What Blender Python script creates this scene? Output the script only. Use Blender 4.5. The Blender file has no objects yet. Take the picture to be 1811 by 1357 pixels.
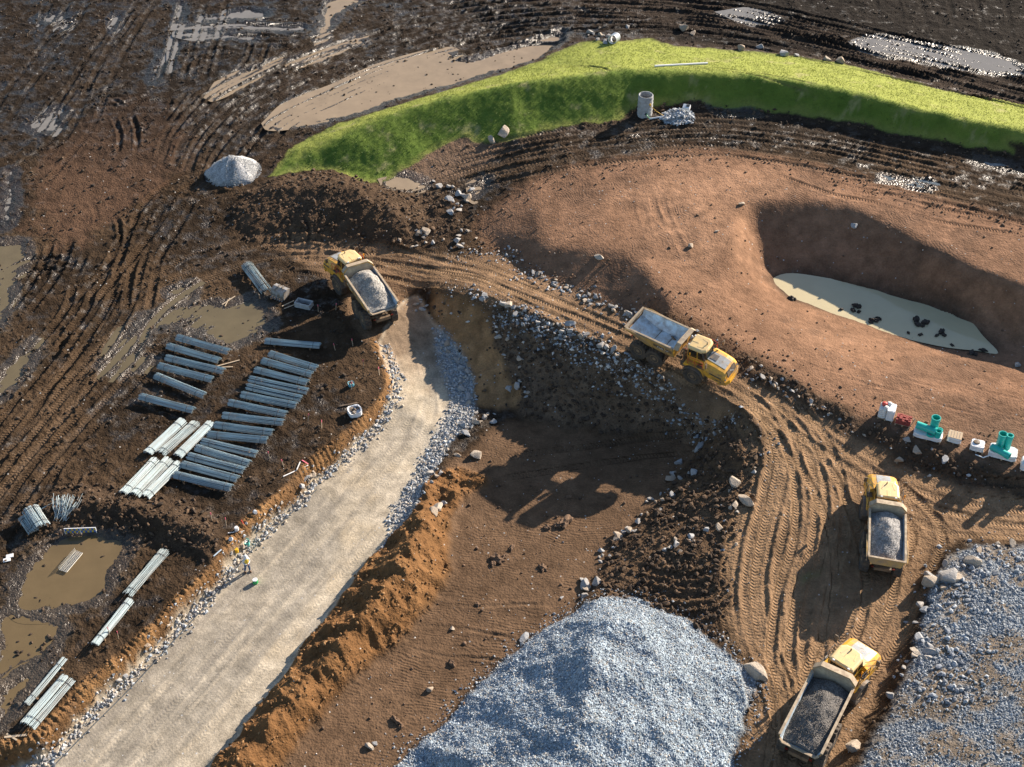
import bpy, bmesh, math, random
import numpy as np
from mathutils import Vector, Matrix, Euler
from mathutils.geometry import delaunay_2d_cdt
random.seed(7)
RNG = np.random.default_rng(11)
scene = bpy.context.scene
COL = scene.collection
R = math.radians

# ------------------------------------------------------------------ camera
CAM_H, PITCH, FPX, IW, IH = 74.0, R(41.0), 2400.0, 1811.0, 1357.0
cam = bpy.data.cameras.new('camera'); camo = bpy.data.objects.new('camera', cam); COL.objects.link(camo)
camo.location = (0, 0, CAM_H); camo.rotation_euler = (R(90) - PITCH, 0, 0)
cam.sensor_width = 36.0; cam.lens = 36.0 * FPX / IW
cam.clip_start = 0.5; cam.clip_end = 6000
scene.camera = camo

# ------------------------------------------------------------------ sky and sun
SUN_AZ, SUN_EL = R(41.0), R(23.0)            # azimuth measured from +X towards +Y
world = bpy.data.worlds.new('World'); scene.world = world; world.use_nodes = True
wn = world.node_tree; wn.nodes.clear()
sky = wn.nodes.new('ShaderNodeTexSky'); sky.sky_type = 'NISHITA'; sky.sun_disc = False
sky.sun_elevation = SUN_EL; sky.sun_rotation = R(90) - SUN_AZ
sky.air_density = 1.0; sky.dust_density = 0.6; sky.ozone_density = 1.5; sky.altitude = 100
bg = wn.nodes.new('ShaderNodeBackground'); bg.inputs[1].default_value = 0.072
wo = wn.nodes.new('ShaderNodeOutputWorld')
wn.links.new(sky.outputs[0], bg.inputs[0]); wn.links.new(bg.outputs[0], wo.inputs[0])
sd_ = bpy.data.lights.new('sun', 'SUN'); suno = bpy.data.objects.new('sun', sd_); COL.objects.link(suno)
sd_.energy = 5.0; sd_.angle = R(0.5); sd_.color = (1.0, 0.87, 0.72)
SUNDIR = Vector((math.cos(SUN_AZ) * math.cos(SUN_EL), math.sin(SUN_AZ) * math.cos(SUN_EL), math.sin(SUN_EL)))
suno.rotation_euler = (-SUNDIR).to_track_quat('-Z', 'Y').to_euler(); suno.location = (60, 60, 60)
vs = scene.view_settings
vs.view_transform = 'Standard'; vs.look = 'None'; vs.gamma = 1.0; vs.exposure = 1.28; vs.use_curve_mapping = False
scene.render.engine = 'CYCLES'
scene.cycles.max_bounces = 6; scene.cycles.diffuse_bounces = 3; scene.cycles.glossy_bounces = 3

# ------------------------------------------------------------------ tagging helpers
def tag(o, label=None, cat=None, group=None, kind=None):
    if label: o['label'] = label
    if cat: o['category'] = cat
    if group: o['group'] = group
    if kind: o['kind'] = kind
    return o
def empty(name, loc=(0, 0, 0), rot=(0, 0, 0)):
    o = bpy.data.objects.new(name, None); COL.objects.link(o)
    o.location = loc; o.rotation_euler = rot; o.empty_display_size = 0.3
    return o
def copy_tree(o, parent=None):
    c = o.copy(); COL.objects.link(c); c.parent = parent
    for ch in o.children: copy_tree(ch, c)
    return c

# ------------------------------------------------------------------ material helpers
MATS = {}
def nodes_of(name):
    m = bpy.data.materials.new(name); m.use_nodes = True; MATS[name] = m
    nt = m.node_tree; b = nt.nodes['Principled BSDF']
    return m, nt, b
def N(nt, typ, **kw):
    n = nt.nodes.new(typ)
    for k, v in kw.items(): setattr(n, k, v)
    return n
def val(nt, n, i, v):
    if hasattr(v, 'is_output') or isinstance(v, bpy.types.NodeSocket): nt.links.new(v, n.inputs[i])
    else: n.inputs[i].default_value = v
def MATH(nt, op, a, b=0.0, c=None, clamp=False):
    n = N(nt, 'ShaderNodeMath', operation=op, use_clamp=clamp)
    val(nt, n, 0, a); val(nt, n, 1, b)
    if c is not None: val(nt, n, 2, c)
    return n.outputs[0]
def MIX(nt, fac, a, b, mode='MIX'):
    n = N(nt, 'ShaderNodeMix', data_type='RGBA', blend_type=mode); n.clamp_result = False
    val(nt, n, 0, fac); val(nt, n, 6, a); val(nt, n, 7, b)
    return n.outputs[2]
def RAMP(nt, fac, stops, interp='LINEAR'):
    n = N(nt, 'ShaderNodeValToRGB'); cr = n.color_ramp; cr.interpolation = interp
    while len(cr.elements) > 1: cr.elements.remove(cr.elements[-1])
    for i, (p, c) in enumerate(stops):
        e = cr.elements[0] if i == 0 else cr.elements.new(p)
        e.position = p; e.color = c if len(c) == 4 else (*c, 1)
    nt.links.new(fac, n.inputs[0]); return n.outputs[0]
def NOISE(nt, vec, scale, detail=4.0, rough=0.55):
    n = N(nt, 'ShaderNodeTexNoise'); n.inputs['Scale'].default_value = scale
    n.inputs['Detail'].default_value = detail; n.inputs['Roughness'].default_value = rough
    if vec is not None: nt.links.new(vec, n.inputs['Vector'])
    return n.outputs['Fac']
def VORO(nt, vec, scale, feature='F1', out='Distance'):
    n = N(nt, 'ShaderNodeTexVoronoi', feature=feature); n.inputs['Scale'].default_value = scale
    if vec is not None: nt.links.new(vec, n.inputs['Vector'])
    return n.outputs[out]
def BUMP(nt, h, strength, dist, normal=None):
    n = N(nt, 'ShaderNodeBump'); n.inputs['Strength'].default_value = strength
    val(nt, n, 'Distance', dist); nt.links.new(h, n.inputs['Height'])
    if normal is not None: nt.links.new(normal, n.inputs['Normal'])
    return n.outputs[0]
def OBJ(nt): return N(nt, 'ShaderNodeTexCoord').outputs['Object']
def GEO(nt): return N(nt, 'ShaderNodeNewGeometry').outputs['Position']
def RNDO(nt): return N(nt, 'ShaderNodeObjectInfo').outputs['Random']
def simple(name, col, rough=0.6, metal=0.0, var=0.25, scale=6.0, dirt=None, dirt_amt=0.5, bump=0.0, dscale=2.5, spec=0.5):
    """plain paint / metal / plastic with tonal variation and optional dirt film"""
    m, nt, b = nodes_of(name); o = OBJ(nt)
    f = NOISE(nt, o, scale, 5, 0.6)
    c = MIX(nt, f, tuple(x * (1 - var) for x in col) + (1,), tuple(min(1, x * (1 + var)) for x in col) + (1,))
    rr = MATH(nt, 'MULTIPLY_ADD', f, 0.25, rough - 0.12)
    if dirt:
        d = NOISE(nt, o, dscale, 6, 0.65)
        d = MATH(nt, 'MULTIPLY', MATH(nt, 'SMOOTH_MIN', MATH(nt, 'MULTIPLY_ADD', d, 3.2, -1.6 + dirt_amt * 1.2), 1.0, 0.2), 1.0, clamp=True)
        c = MIX(nt, d, c, (*dirt, 1)); rr = MATH(nt, 'MAXIMUM', rr, MATH(nt, 'MULTIPLY', d, 0.9))
    nt.links.new(c, b.inputs['Base Color']); val(nt, b, 'Roughness', rr)
    b.inputs['Metallic'].default_value = metal; b.inputs['Specular IOR Level'].default_value = spec
    if bump: nt.links.new(BUMP(nt, NOISE(nt, o, scale * 4, 5), 0.6, bump), b.inputs['Normal'])
    return m

# ------------------------------------------------------------------ projection: a photo pixel to a point at a height
SP, CP = math.sin(PITCH), math.cos(PITCH)
def ray(px, py):
    px = np.asarray(px, float); py = np.asarray(py, float)
    a = (px - IW / 2) / FPX; b = -(py - IH / 2) / FPX
    return np.stack([a, CP + b * SP, -SP + b * CP], -1)
def at(px, py, z):
    d = ray(px, py); t = (np.asarray(z, float) - CAM_H) / d[..., 2]
    return np.stack([d[..., 0] * t, d[..., 1] * t], -1)
def pxpm(py): return FPX * (SP + (py - IH / 2) / FPX * CP) / CAM_H      # pixels per metre at a photo row

# ------------------------------------------------------------------ noise on arrays
_perm = RNG.permutation(512).astype(np.int32); _perm = np.concatenate([_perm, _perm, _perm[:2]])
_ga = RNG.uniform(0, 2 * np.pi, 512); _gx, _gy = np.cos(_ga), np.sin(_ga)
def perlin(x, y):
    xi = np.floor(x); yi = np.floor(y); fx = x - xi; fy = y - yi
    xi = xi.astype(np.int64) & 511; yi = yi.astype(np.int64) & 511
    u = fx * fx * fx * (fx * (fx * 6 - 15) + 10); v = fy * fy * fy * (fy * (fy * 6 - 15) + 10)
    def g(ix, iy, dx, dy):
        h = _perm[_perm[ix & 511] + (iy & 511)]
        return _gx[h] * dx + _gy[h] * dy
    n00 = g(xi, yi, fx, fy); n10 = g(xi + 1, yi, fx - 1, fy)
    n01 = g(xi, yi + 1, fx, fy - 1); n11 = g(xi + 1, yi + 1, fx - 1, fy - 1)
    a = n00 + u * (n10 - n00); b = n01 + u * (n11 - n01)
    return (a + v * (b - a)) * 1.5
def fbm(x, y, f, o=4, g=0.5, s=0):
    r = 0; a = 1.0; t = 0
    for i in range(o):
        r = r + a * perlin(x * f + 17.3 * i + s, y * f - 9.1 * i + s * 1.7); t += a; a *= g; f *= 2.03
    return r / t
def billow(x, y, f, o=3, g=0.5, s=0):
    r = 0; a = 1.0; t = 0
    for i in range(o):
        r = r + a * (1 - 2 * np.abs(perlin(x * f + 31.7 * i + s, y * f + 5.3 * i - s))); t += a; a *= g; f *= 2.1
    return r / t
def sstep(a, b, x):
    t = np.clip((x - a) / (b - a), 0, 1); return t * t * (3 - 2 * t)

# ------------------------------------------------------------------ the terrain grid (finer near, wider far)
NX, NY = 900, 820
yy = np.linspace(0, 1, NY)
ROW = 41 + 132 * (yy * 0.58 + yy * yy * 0.42)
def halfw(Y): return np.maximum(1.20 * (0.285 * Y + 18.3), 14.0)
uu = np.linspace(-1, 1, NX)
GX = uu[None, :] * halfw(ROW)[:, None]; GY = np.repeat(ROW[:, None], NX, 1)

# breaklines of the earthworks: (pixel x, pixel y, level in metres)
BL = [
 # cut lip along the left side of the gravel road, and its toe
 [(-60,1375,.15),(0,1332,.15),(73,1308,.15),(157,1222,.15),(227,1158,.15),(311,1072,.15),(377,1005,.15),(440,927,.15),(505,865,.12),(545,820,.1),(600,783,.1),(655,727,.1),(683,690,.1),(683,660,.05),(655,606,0)],
 [(-57,1410,-1.2),(3,1367,-1.2),(76,1343,-1.2),(160,1257,-1.2),(230,1191,-1.2),(314,1103,-1.2),(377,1035,-1.2),(443,957,-1.2),(516,893,-1.2),(556,850,-1.2),(608,810,-1.15),(664,750,-1.0),(695,707,-.6),(695,665,-.25),(671,615,-.05)],
 # right edge of the gravel road
 [(345,1400,-1.2),(370,1357,-1.2),(420,1303,-1.2),(478,1226,-1.2),(537,1146,-1.2),(600,1062,-1.2),(655,988,-1.2),(690,950,-1.2),(725,912,-1.2),(740,872,-1.2),(762,831,-1.2),(799,776,-1.2),(830,750,-1.2),(836,706,-1.3),(828,658,-1.15),(810,621,-.9),(777,584,-.55),(752,550,-.2),(733,524,.1)],
 # spoil ridge crest and its right toe
 [(405,1400,.5),(430,1350,.6),(500,1262,.6),(570,1180,.5),(650,1085,.7),(705,1015,.8),(745,945,.5),(765,905,-.2)],
 [(455,1400,-1.3),(490,1357,-1.3),(545,1290,-1.3),(600,1228,-1.3),(662,1170,-1.3),(735,1098,-1.3),(783,1036,-1.35),(794,959,-1.4),(800,915,-1.5)],
 # haul road edge = embankment crest, running round to the track at the bottom
 [(733,502,.6),(784,507,1.7),(840,519,2.5),(917,547,2.75),(987,573,2.75),(1061,608,2.8),(1116,634,2.85),(1200,664,2.9),(1250,688,2.9),(1303,719,2.9),(1333,745,2.7),(1345,770,2.5),(1342,798,2.2),(1333,830,1.9),(1320,870,1.4),(1303,920,1.1),(1290,960,.9),(1290,1030,.6),(1287,1080,.4),(1335,1180,.15),(1352,1240,.05),(1330,1300,0),(1300,1357,0),(1280,1400,0)],
 # toe of the embankment
 [(862,722,-1.25),(917,728,-1.4),(960,745,-1.6),(1030,762,-1.8),(1130,775,-1.8),(1200,768,-1.5),(1240,775,-.9)],
 # toe of the clod bank right of the graded slope
 [(1240,790,-.7),(1205,840,-1.0),(1150,900,-1.15),(1090,970,-1.2),(1030,1050,-1.2),(1008,1085,-1.2)],
 [(1270,790,1.0),(1250,850,.5),(1200,920,0),(1140,980,-.3),(1085,1040,-.6)],
 # gravel stockpile
 [(1008,1090,-1.2),(935,1133,-1.25),(880,1183,-1.3),(800,1263,-1.3),(735,1328,-1.3),(690,1375,-1.3)],
 [(1035,1066,-.7),(1100,1056,-.6),(1155,1068,-.4),(1205,1092,-.1),(1260,1138,0),(1318,1186,0),(1338,1215,0),(1316,1280,0),(1292,1340,0),(1275,1390,0)],
 [(1070,1076,1.2),(1090,1098,2.5),(1050,1140,2.8),(1062,1185,3.5),(1030,1235,3.1),(1045,1285,3.6),(1000,1340,3.3),(960,1400,3.4)],
 [(1150,1128,1.9),(1180,1185,2.1),(1195,1260,2.0),(1170,1340,2.1)],
 # slope from the upper plateau down to the haul road: foot, crest
 [(890,447,1.2),(910,464,1.5),(932,482,1.8),(950,487,2.0),(998,509,2.4),(1061,538,2.75),(1116,556,2.95),(1160,566,3.0)],
 [(905,425,1.9),(925,428,2.4),(969,438,3.3),(1042,439,4.0),(1105,447,4.5),(1138,473,4.7),(1160,508,4.6),(1184,548,4.2)],
 # bank between haul road and the plateau with the pallets: foot and top
 [(1274,620,3.05),(1310,652,3.0),(1384,692,2.65),(1458,735,2.15),(1532,770,1.7),(1570,792,1.5),(1624,824,1.2),(1716,852,1.0),(1801,872,.9),(1900,890,.9)],
 [(1238,578,3.75),(1288,606,3.6),(1335,632,3.5),(1406,674,3.15),(1458,710,2.75),(1520,742,2.35),(1546,756,2.25),(1605,778,2.1),(1680,802,2.0),(1740,820,1.95),(1811,844,1.9),(1900,872,1.8)],
 # pond: floor edge and rim
 [(1373,502,.55),(1406,490,.55),(1458,496,.55),(1561,522,.55),(1650,545,.55),(1694,563,.55),(1720,590,.55),(1747,618,.55),(1709,613,.55),(1642,602,.55),(1550,573,.55),(1458,543,.55),(1403,526,.55),(1373,502,.55)],
 [(1332,356,4.75),(1420,352,4.8),(1500,362,4.8),(1565,395,4.7),(1640,438,4.6),(1720,478,4.5),(1811,512,4.4),(1900,550,4.4),(2000,592,4.4)],
 [(1331,358,4.65),(1335,400,3.25),(1341,440,2.1),(1350,478,1.0),(1368,500,.6)],
 [(1305,380,4.65),(1300,440,4.4),(1312,500,3.4),(1345,535,2.3)],
 # gravel pad bottom right: top edge and foot
 [(1900,962,1.0),(1811,966,1.1),(1735,968,1.1),(1685,988,1.2),(1652,1035,1.2),(1640,1090,1.2),(1620,1150,1.2),(1600,1200,1.2),(1580,1250,1.1),(1545,1310,1.1),(1515,1357,1.1),(1490,1400,1.1)],
 [(1900,945,.6),(1811,948,.55),(1725,950,.5),(1660,972,.45),(1622,1025,.35),(1606,1095,.25),(1578,1175,.12),(1553,1240,0),(1512,1310,0),(1488,1357,0),(1465,1400,0)],
 # grass bank: front foot, crest, back edge
 [(478,314,.75),(560,302,.8),(600,307,.9),(666,326,1.0),(723,296,1.5),(776,263,2.0),(825,243,2.5),(915,246,2.9),(981,227,3.2),(1081,216,3.5),(1130,200,3.7),(1207,184,3.9),(1284,191,4.0),(1402,204,4.1),(1504,218,4.2),(1571,235,4.2),(1672,252,4.3),(1787,272,4.4),(1900,300,4.4)],
 [(510,288,1.3),(600,242,2.6),(700,200,3.6),(800,171,4.6),(900,150,5.4),(1000,136,6.0),(1100,126,6.3),(1200,128,6.6),(1301,133,6.6),(1402,143,6.7),(1504,163,6.7),(1605,190,6.7),(1706,214,6.7),(1800,232,6.7),(1900,256,6.7)],
 [(470,310,.7),(517,263,.85),(564,237,.9),(600,220,1.0),(700,187,1.2),(799,157,1.4),(899,127,1.7),(945,111,1.9),(981,94,2.1),(1015,79,2.3),(1041,72,2.6),(1098,74,2.8),(1144,69,2.8),(1200,81,2.9),(1294,90,3.0),(1402,100,3.0),(1504,117,3.0),(1605,144,3.0),(1706,168,3.0),(1811,186,3.0),(1900,200,3.0)],
 # dark spoil mound beside the loaded truck
 [(425,352,.7),(470,338,1.5),(530,325,2.0),(590,326,2.7),(645,345,2.6),(690,378,1.9),(720,410,1.2)],
 [(400,400,0),(440,428,0),(520,438,0),(600,440,.1),(660,438,.2),(715,440,.5)],
 # clod berm above the brown puddle
 [(20,905,0),(110,865,.1),(220,868,.1),(330,890,.1),(375,918,.1)],
 [(90,905,.5),(160,893,.9),(250,905,1.0),(320,925,1.0),(360,948,.7)],
 [(60,945,0),(160,935,0),(240,950,0),(310,972,.05),(352,996,.1)],
]
PTS = [
 (-420,1500,0),(-200,1100,0),(-250,700,0),(-300,300,.2),(-350,-60,.4),(0,0,.5),(300,0,.6),(600,-10,.8),(850,20,.9),(450,150,.8),(300,250,.4),(100,250,.2),(100,500,0),(250,450,0),(200,700,0),(350,800,0),(550,700,0),(80,1100,-.05),(180,1000,-.05),(350,380,.4),(560,540,0),(640,500,0),(690,470,.2),
 (700,70,.8),(900,70,1.0),(1100,30,2.0),(1300,40,2.6),(1500,70,2.8),(1811,130,2.8),(1811,0,2.6),(1200,-40,2.0),(600,-100,.8),(1500,-60,2.5),(2050,-60,2.6),(2050,150,2.9),
 (740,340,1.2),(820,310,1.6),(760,400,1.0),(840,400,1.4),(860,370,1.8),(930,290,2.8),(950,370,3.0),(1050,350,3.7),(1000,290,3.3),(1150,300,4.2),(1200,250,4.2),(1300,300,4.6),(1450,300,4.7),(1500,280,4.5),(1650,310,4.5),(1811,350,4.5),(1650,380,4.7),(1811,440,4.6),(2000,400,4.5),(1250,400,4.6),(1200,470,4.5),(1220,540,4.2),(1270,500,4.0),(1320,570,3.0),(1420,600,2.8),(1550,650,2.4),(1700,700,2.15),(1811,700,2.1),(1811,620,.85),(1850,600,.9),(1785,640,1.0),(1900,675,.95),(2000,690,1.0),(1830,665,1.5),(2000,760,1.9),(1765,575,1.0),
 (780,480,1.1),(850,492,2.1),(950,522,2.7),(1050,560,2.7),(1150,610,3.0),(1240,660,3.0),(1330,690,2.8),(1390,760,2.2),(1440,850,1.4),(1450,950,.9),(1400,1000,.7),(1560,880,.9),(1560,1000,.5),(1650,900,.7),(1740,920,.6),(1811,915,.65),(1500,1100,.2),(1420,1150,.15),(1420,1270,0),(1400,1400,0),(2000,930,.7),
 (1750,1050,1.6),(1811,1150,1.9),(1700,1200,1.6),(1650,1330,1.5),(1811,1357,1.7),(1950,1200,1.9),(2000,1500,1.8),(1600,1450,1.4),
 (900,880,-1.6),(1000,830,-1.75),(1100,830,-1.7),(1060,950,-1.4),(880,1030,-1.4),(800,1150,-1.35),(680,1290,-1.3),(600,1380,-1.3),(900,1100,-1.3),(560,1500,-1.3),
 (700,620,-.5),(760,640,-.8),(740,700,-1.1),(700,800,-1.2),(620,900,-1.2),(500,1050,-1.2),(300,1250,-1.2),(200,1400,-1.2),(100,1500,-1.2),(-60,1480,-1.2),
 (1150,850,-1.3),(1300,800,2.0),(1280,880,1.2),(1220,980,.4),(1150,1040,-.1),(1230,1060,.1),(860,650,-.2),
 (900,1500,-.5),(1150,1480,1.0),(1300,1500,0),
]
def tin():
    V, Z, E = [], [], []
    for L in BL:
        p0 = len(V); n = len(L)
        closed = L[0] == L[-1]
        LL = L[:-1] if closed else L
        for (x, y, z) in LL:
            p = at(x, y, z); V.append(Vector((float(p[0]), float(p[1])))); Z.append(z)
        m = len(LL)
        E += [(p0 + i, p0 + i + 1) for i in range(m - 1)]
        if closed: E.append((p0 + m - 1, p0))
    for (x, y, z) in PTS:
        p = at(x, y, z); V.append(Vector((float(p[0]), float(p[1])))); Z.append(z)
    for (x, y, z) in [(-200,-60,0),(200,-60,0),(-330,60,0),(330,60,0),(-330,200,.5),(330,200,3),(-300,330,1),(300,330,2.5),(0,330,1.5),(0,-60,-.5)]:
        V.append(Vector((x, y))); Z.append(z)
    vo, eo, fo, ov, oe, of = delaunay_2d_cdt(V, E, [], 0, 1e-5)
    P = np.array([(v.x, v.y) for v in vo]); Vin = np.array([(v.x, v.y) for v in V]); Zin = np.array(Z)
    Zo = np.zeros(len(P)); new = 0
    for i, s in enumerate(ov):
        if len(s): Zo[i] = Zin[s[0]]
        else:
            d = ((Vin - P[i]) ** 2).sum(1); k = d.argsort()[:2]
            Zo[i] = (Zin[k] / (d[k] + 1e-6)).sum() / (1 / (d[k] + 1e-6)).sum(); new += 1
    print('TIN verts', len(P), 'crossings', new)
    return P, Zo, [tuple(f) for f in fo]
TP, TZ, TF = tin()
def raster(X, Y):
    H = np.zeros_like(X); 
    # rows have constant Y: find row ranges per triangle
    rows = Y[:, 0]
    for f in TF:
        if len(f) != 3: continue
        a, b, c = TP[list(f)]; z = TZ[list(f)]
        y0, y1 = min(a[1], b[1], c[1]), max(a[1], b[1], c[1])
        r0, r1 = np.searchsorted(rows, y0), np.searchsorted(rows, y1, 'right')
        if r0 >= r1: continue
        xs = X[r0:r1]; x0, x1 = min(a[0], b[0], c[0]), max(a[0], b[0], c[0])
        cols = np.where(((xs >= x0) & (xs <= x1)).any(0))[0]
        if len(cols) == 0: continue
        c0, c1 = cols[0], cols[-1] + 1
        x = X[r0:r1, c0:c1]; y = Y[r0:r1, c0:c1]
        det = (b[1] - c[1]) * (a[0] - c[0]) + (c[0] - b[0]) * (a[1] - c[1])
        if abs(det) < 1e-12: continue
        l0 = ((b[1] - c[1]) * (x - c[0]) + (c[0] - b[0]) * (y - c[1])) / det
        l1 = ((c[1] - a[1]) * (x - c[0]) + (a[0] - c[0]) * (y - c[1])) / det
        l2 = 1 - l0 - l1
        m = (l0 >= -1e-6) & (l1 >= -1e-6) & (l2 >= -1e-6)
        H[r0:r1, c0:c1][m] = (l0 * z[0] + l1 * z[1] + l2 * z[2])[m]
    return H
def blur(a, n):
    for _ in range(n):
        a = np.concatenate([a[:1], a, a[-1:]], 0); a = 0.25 * a[:-2] + 0.5 * a[1:-1] + 0.25 * a[2:]
        a = np.concatenate([a[:, :1], a, a[:, -1:]], 1); a = 0.25 * a[:, :-2] + 0.5 * a[:, 1:-1] + 0.25 * a[:, 2:]
    return a
HR = raster(GX, GY)
_lp = np.array([at(p[0], p[1], p[2]) for p in BL[0]]); _d = np.full_like(GX, 9.0)
for _i in range(len(_lp) - 1):
    _a, _b = _lp[_i], _lp[_i + 1]; _e = _b - _a; _t = np.clip(((GX - _a[0]) * _e[0] + (GY - _a[1]) * _e[1]) / (_e @ _e), 0, 1)
    _d = np.minimum(_d, np.hypot(GX - _a[0] - _t * _e[0], GY - _a[1] - _t * _e[1]))
_w = sstep(2.2, .8, _d)
HB = blur(HR, 24) * (1 - _w) + blur(HR, 2) * _w
def samp(A, x, y):
    """bilinear sample of a grid array at world points"""
    x = np.asarray(x, float); y = np.asarray(y, float)
    r = np.interp(y, ROW, np.arange(NY)); u = x / halfw(y); c = (np.clip(u, -1, 1) + 1) * 0.5 * (NX - 1)
    r0 = np.clip(np.floor(r).astype(int), 0, NY - 2); c0 = np.clip(np.floor(c).astype(int), 0, NX - 2)
    fr = r - r0; fc = c - c0
    return (A[r0, c0] * (1 - fr) * (1 - fc) + A[r0 + 1, c0] * fr * (1 - fc) + A[r0, c0 + 1] * (1 - fr) * fc + A[r0 + 1, c0 + 1] * fr * fc)
def ground_at(pts, A=None):
    """first hit of pixel rays with the ground: (n,2) pixels -> (n,3) world"""
    A = HB if A is None else A
    pts = np.asarray(pts, float).reshape(-1, 2); d = ray(pts[:, 0], pts[:, 1])
    t0 = (9.0 - CAM_H) / d[:, 2]; t1 = (-3.5 - CAM_H) / d[:, 2]
    K = 140; s = np.linspace(0, 1, K)[None, :]
    t = t0[:, None] + (t1 - t0)[:, None] * s
    X = d[:, 0:1] * t; Y = d[:, 1:2] * t; Zr = CAM_H + d[:, 2:3] * t
    below = Zr <= samp(A, X, Y)
    k = np.maximum(below.argmax(1), 1); i = np.arange(len(pts))
    ga = Zr[i, k - 1] - samp(A, X[i, k - 1], Y[i, k - 1]); gb = Zr[i, k] - samp(A, X[i, k], Y[i, k])
    w = np.clip(ga / np.maximum(ga - gb, 1e-9), 0, 1); tt = t[i, k - 1] * (1 - w) + t[i, k] * w
    return np.stack([d[:, 0] * tt, d[:, 1] * tt, CAM_H + d[:, 2] * tt], -1)
def G(px, py): return ground_at([(px, py)])[0]
def smooth_line(L, n=8):
    """Catmull-Rom through the given points"""
    P = np.asarray(L, float); P = np.vstack([2 * P[0] - P[1], P, 2 * P[-1] - P[-2]]); out = []
    for i in range(1, len(P) - 2):
        a, b, c, d = P[i - 1:i + 3]
        for t in np.linspace(0, 1, n, endpoint=False):
            out.append(0.5 * ((2 * b) + (c - a) * t + (2 * a - 5 * b + 4 * c - d) * t * t + (3 * b - a - 3 * c + d) * t ** 3))
    out.append(P[-2]); return np.array(out)
def rows_cols(x0, x1, y0, y1):
    r0, r1 = np.searchsorted(ROW, y0), np.searchsorted(ROW, y1, 'right')
    if r0 >= r1: return None
    w0, w1 = halfw(ROW[r0]), halfw(ROW[min(r1, NY) - 1])
    ul = min(x0 / w0, x0 / w1); uh = max(x1 / w0, x1 / w1)
    c0 = int(max(0, math.floor((ul + 1) * 0.5 * (NX - 1)))); c1 = int(min(NX, math.ceil((uh + 1) * 0.5 * (NX - 1)) + 1))
    if c0 >= c1: return None
    return slice(r0, r1), slice(c0, c1)
# warp used to make every border ragged
WX = fbm(GX, GY, 0.35, 3, 0.55, 3.0); WY = fbm(GX, GY, 0.35, 3, 0.55, 47.0)
W2 = fbm(GX, GY, 1.3, 3, 0.6, 81.0)
def sdist(poly, warp=0.5, pad=6.0, world=False, smooth=True):
    """signed distance (negative inside) to a pixel polygon laid on the ground"""
    P = np.asarray(poly, float) if world else ground_at(poly)[:, :2]
    if smooth:
        P = smooth_line(np.vstack([P, P[:1]]), 5)[:-1]
    D = np.full_like(GX, pad)
    rc = rows_cols(P[:, 0].min() - pad, P[:, 0].max() + pad, P[:, 1].min() - pad, P[:, 1].max() + pad)
    if rc is None: return D
    x = GX[rc] + warp * WX[rc] + warp * 0.35 * W2[rc]; y = GY[rc] + warp * WY[rc] - warp * 0.35 * W2[rc]
    d2 = np.full_like(x, 1e9); ins = np.zeros_like(x, bool)
    for i in range(len(P)):
        a = P[i]; b = P[(i + 1) % len(P)]; e = b - a; L = (e * e).sum()
        if L < 1e-12: continue
        t = np.clip(((x - a[0]) * e[0] + (y - a[1]) * e[1]) / L, 0, 1)
        d2 = np.minimum(d2, (x - a[0] - t * e[0]) ** 2 + (y - a[1] - t * e[1]) ** 2)
        c = (a[1] > y) != (b[1] > y)
        if abs(e[1]) > 1e-12: ins ^= c & (x < a[0] + e[0] * (y - a[1]) / e[1])
    d = np.sqrt(d2); D[rc] = np.minimum(np.where(ins, -d, d), pad)
    return D
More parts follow.
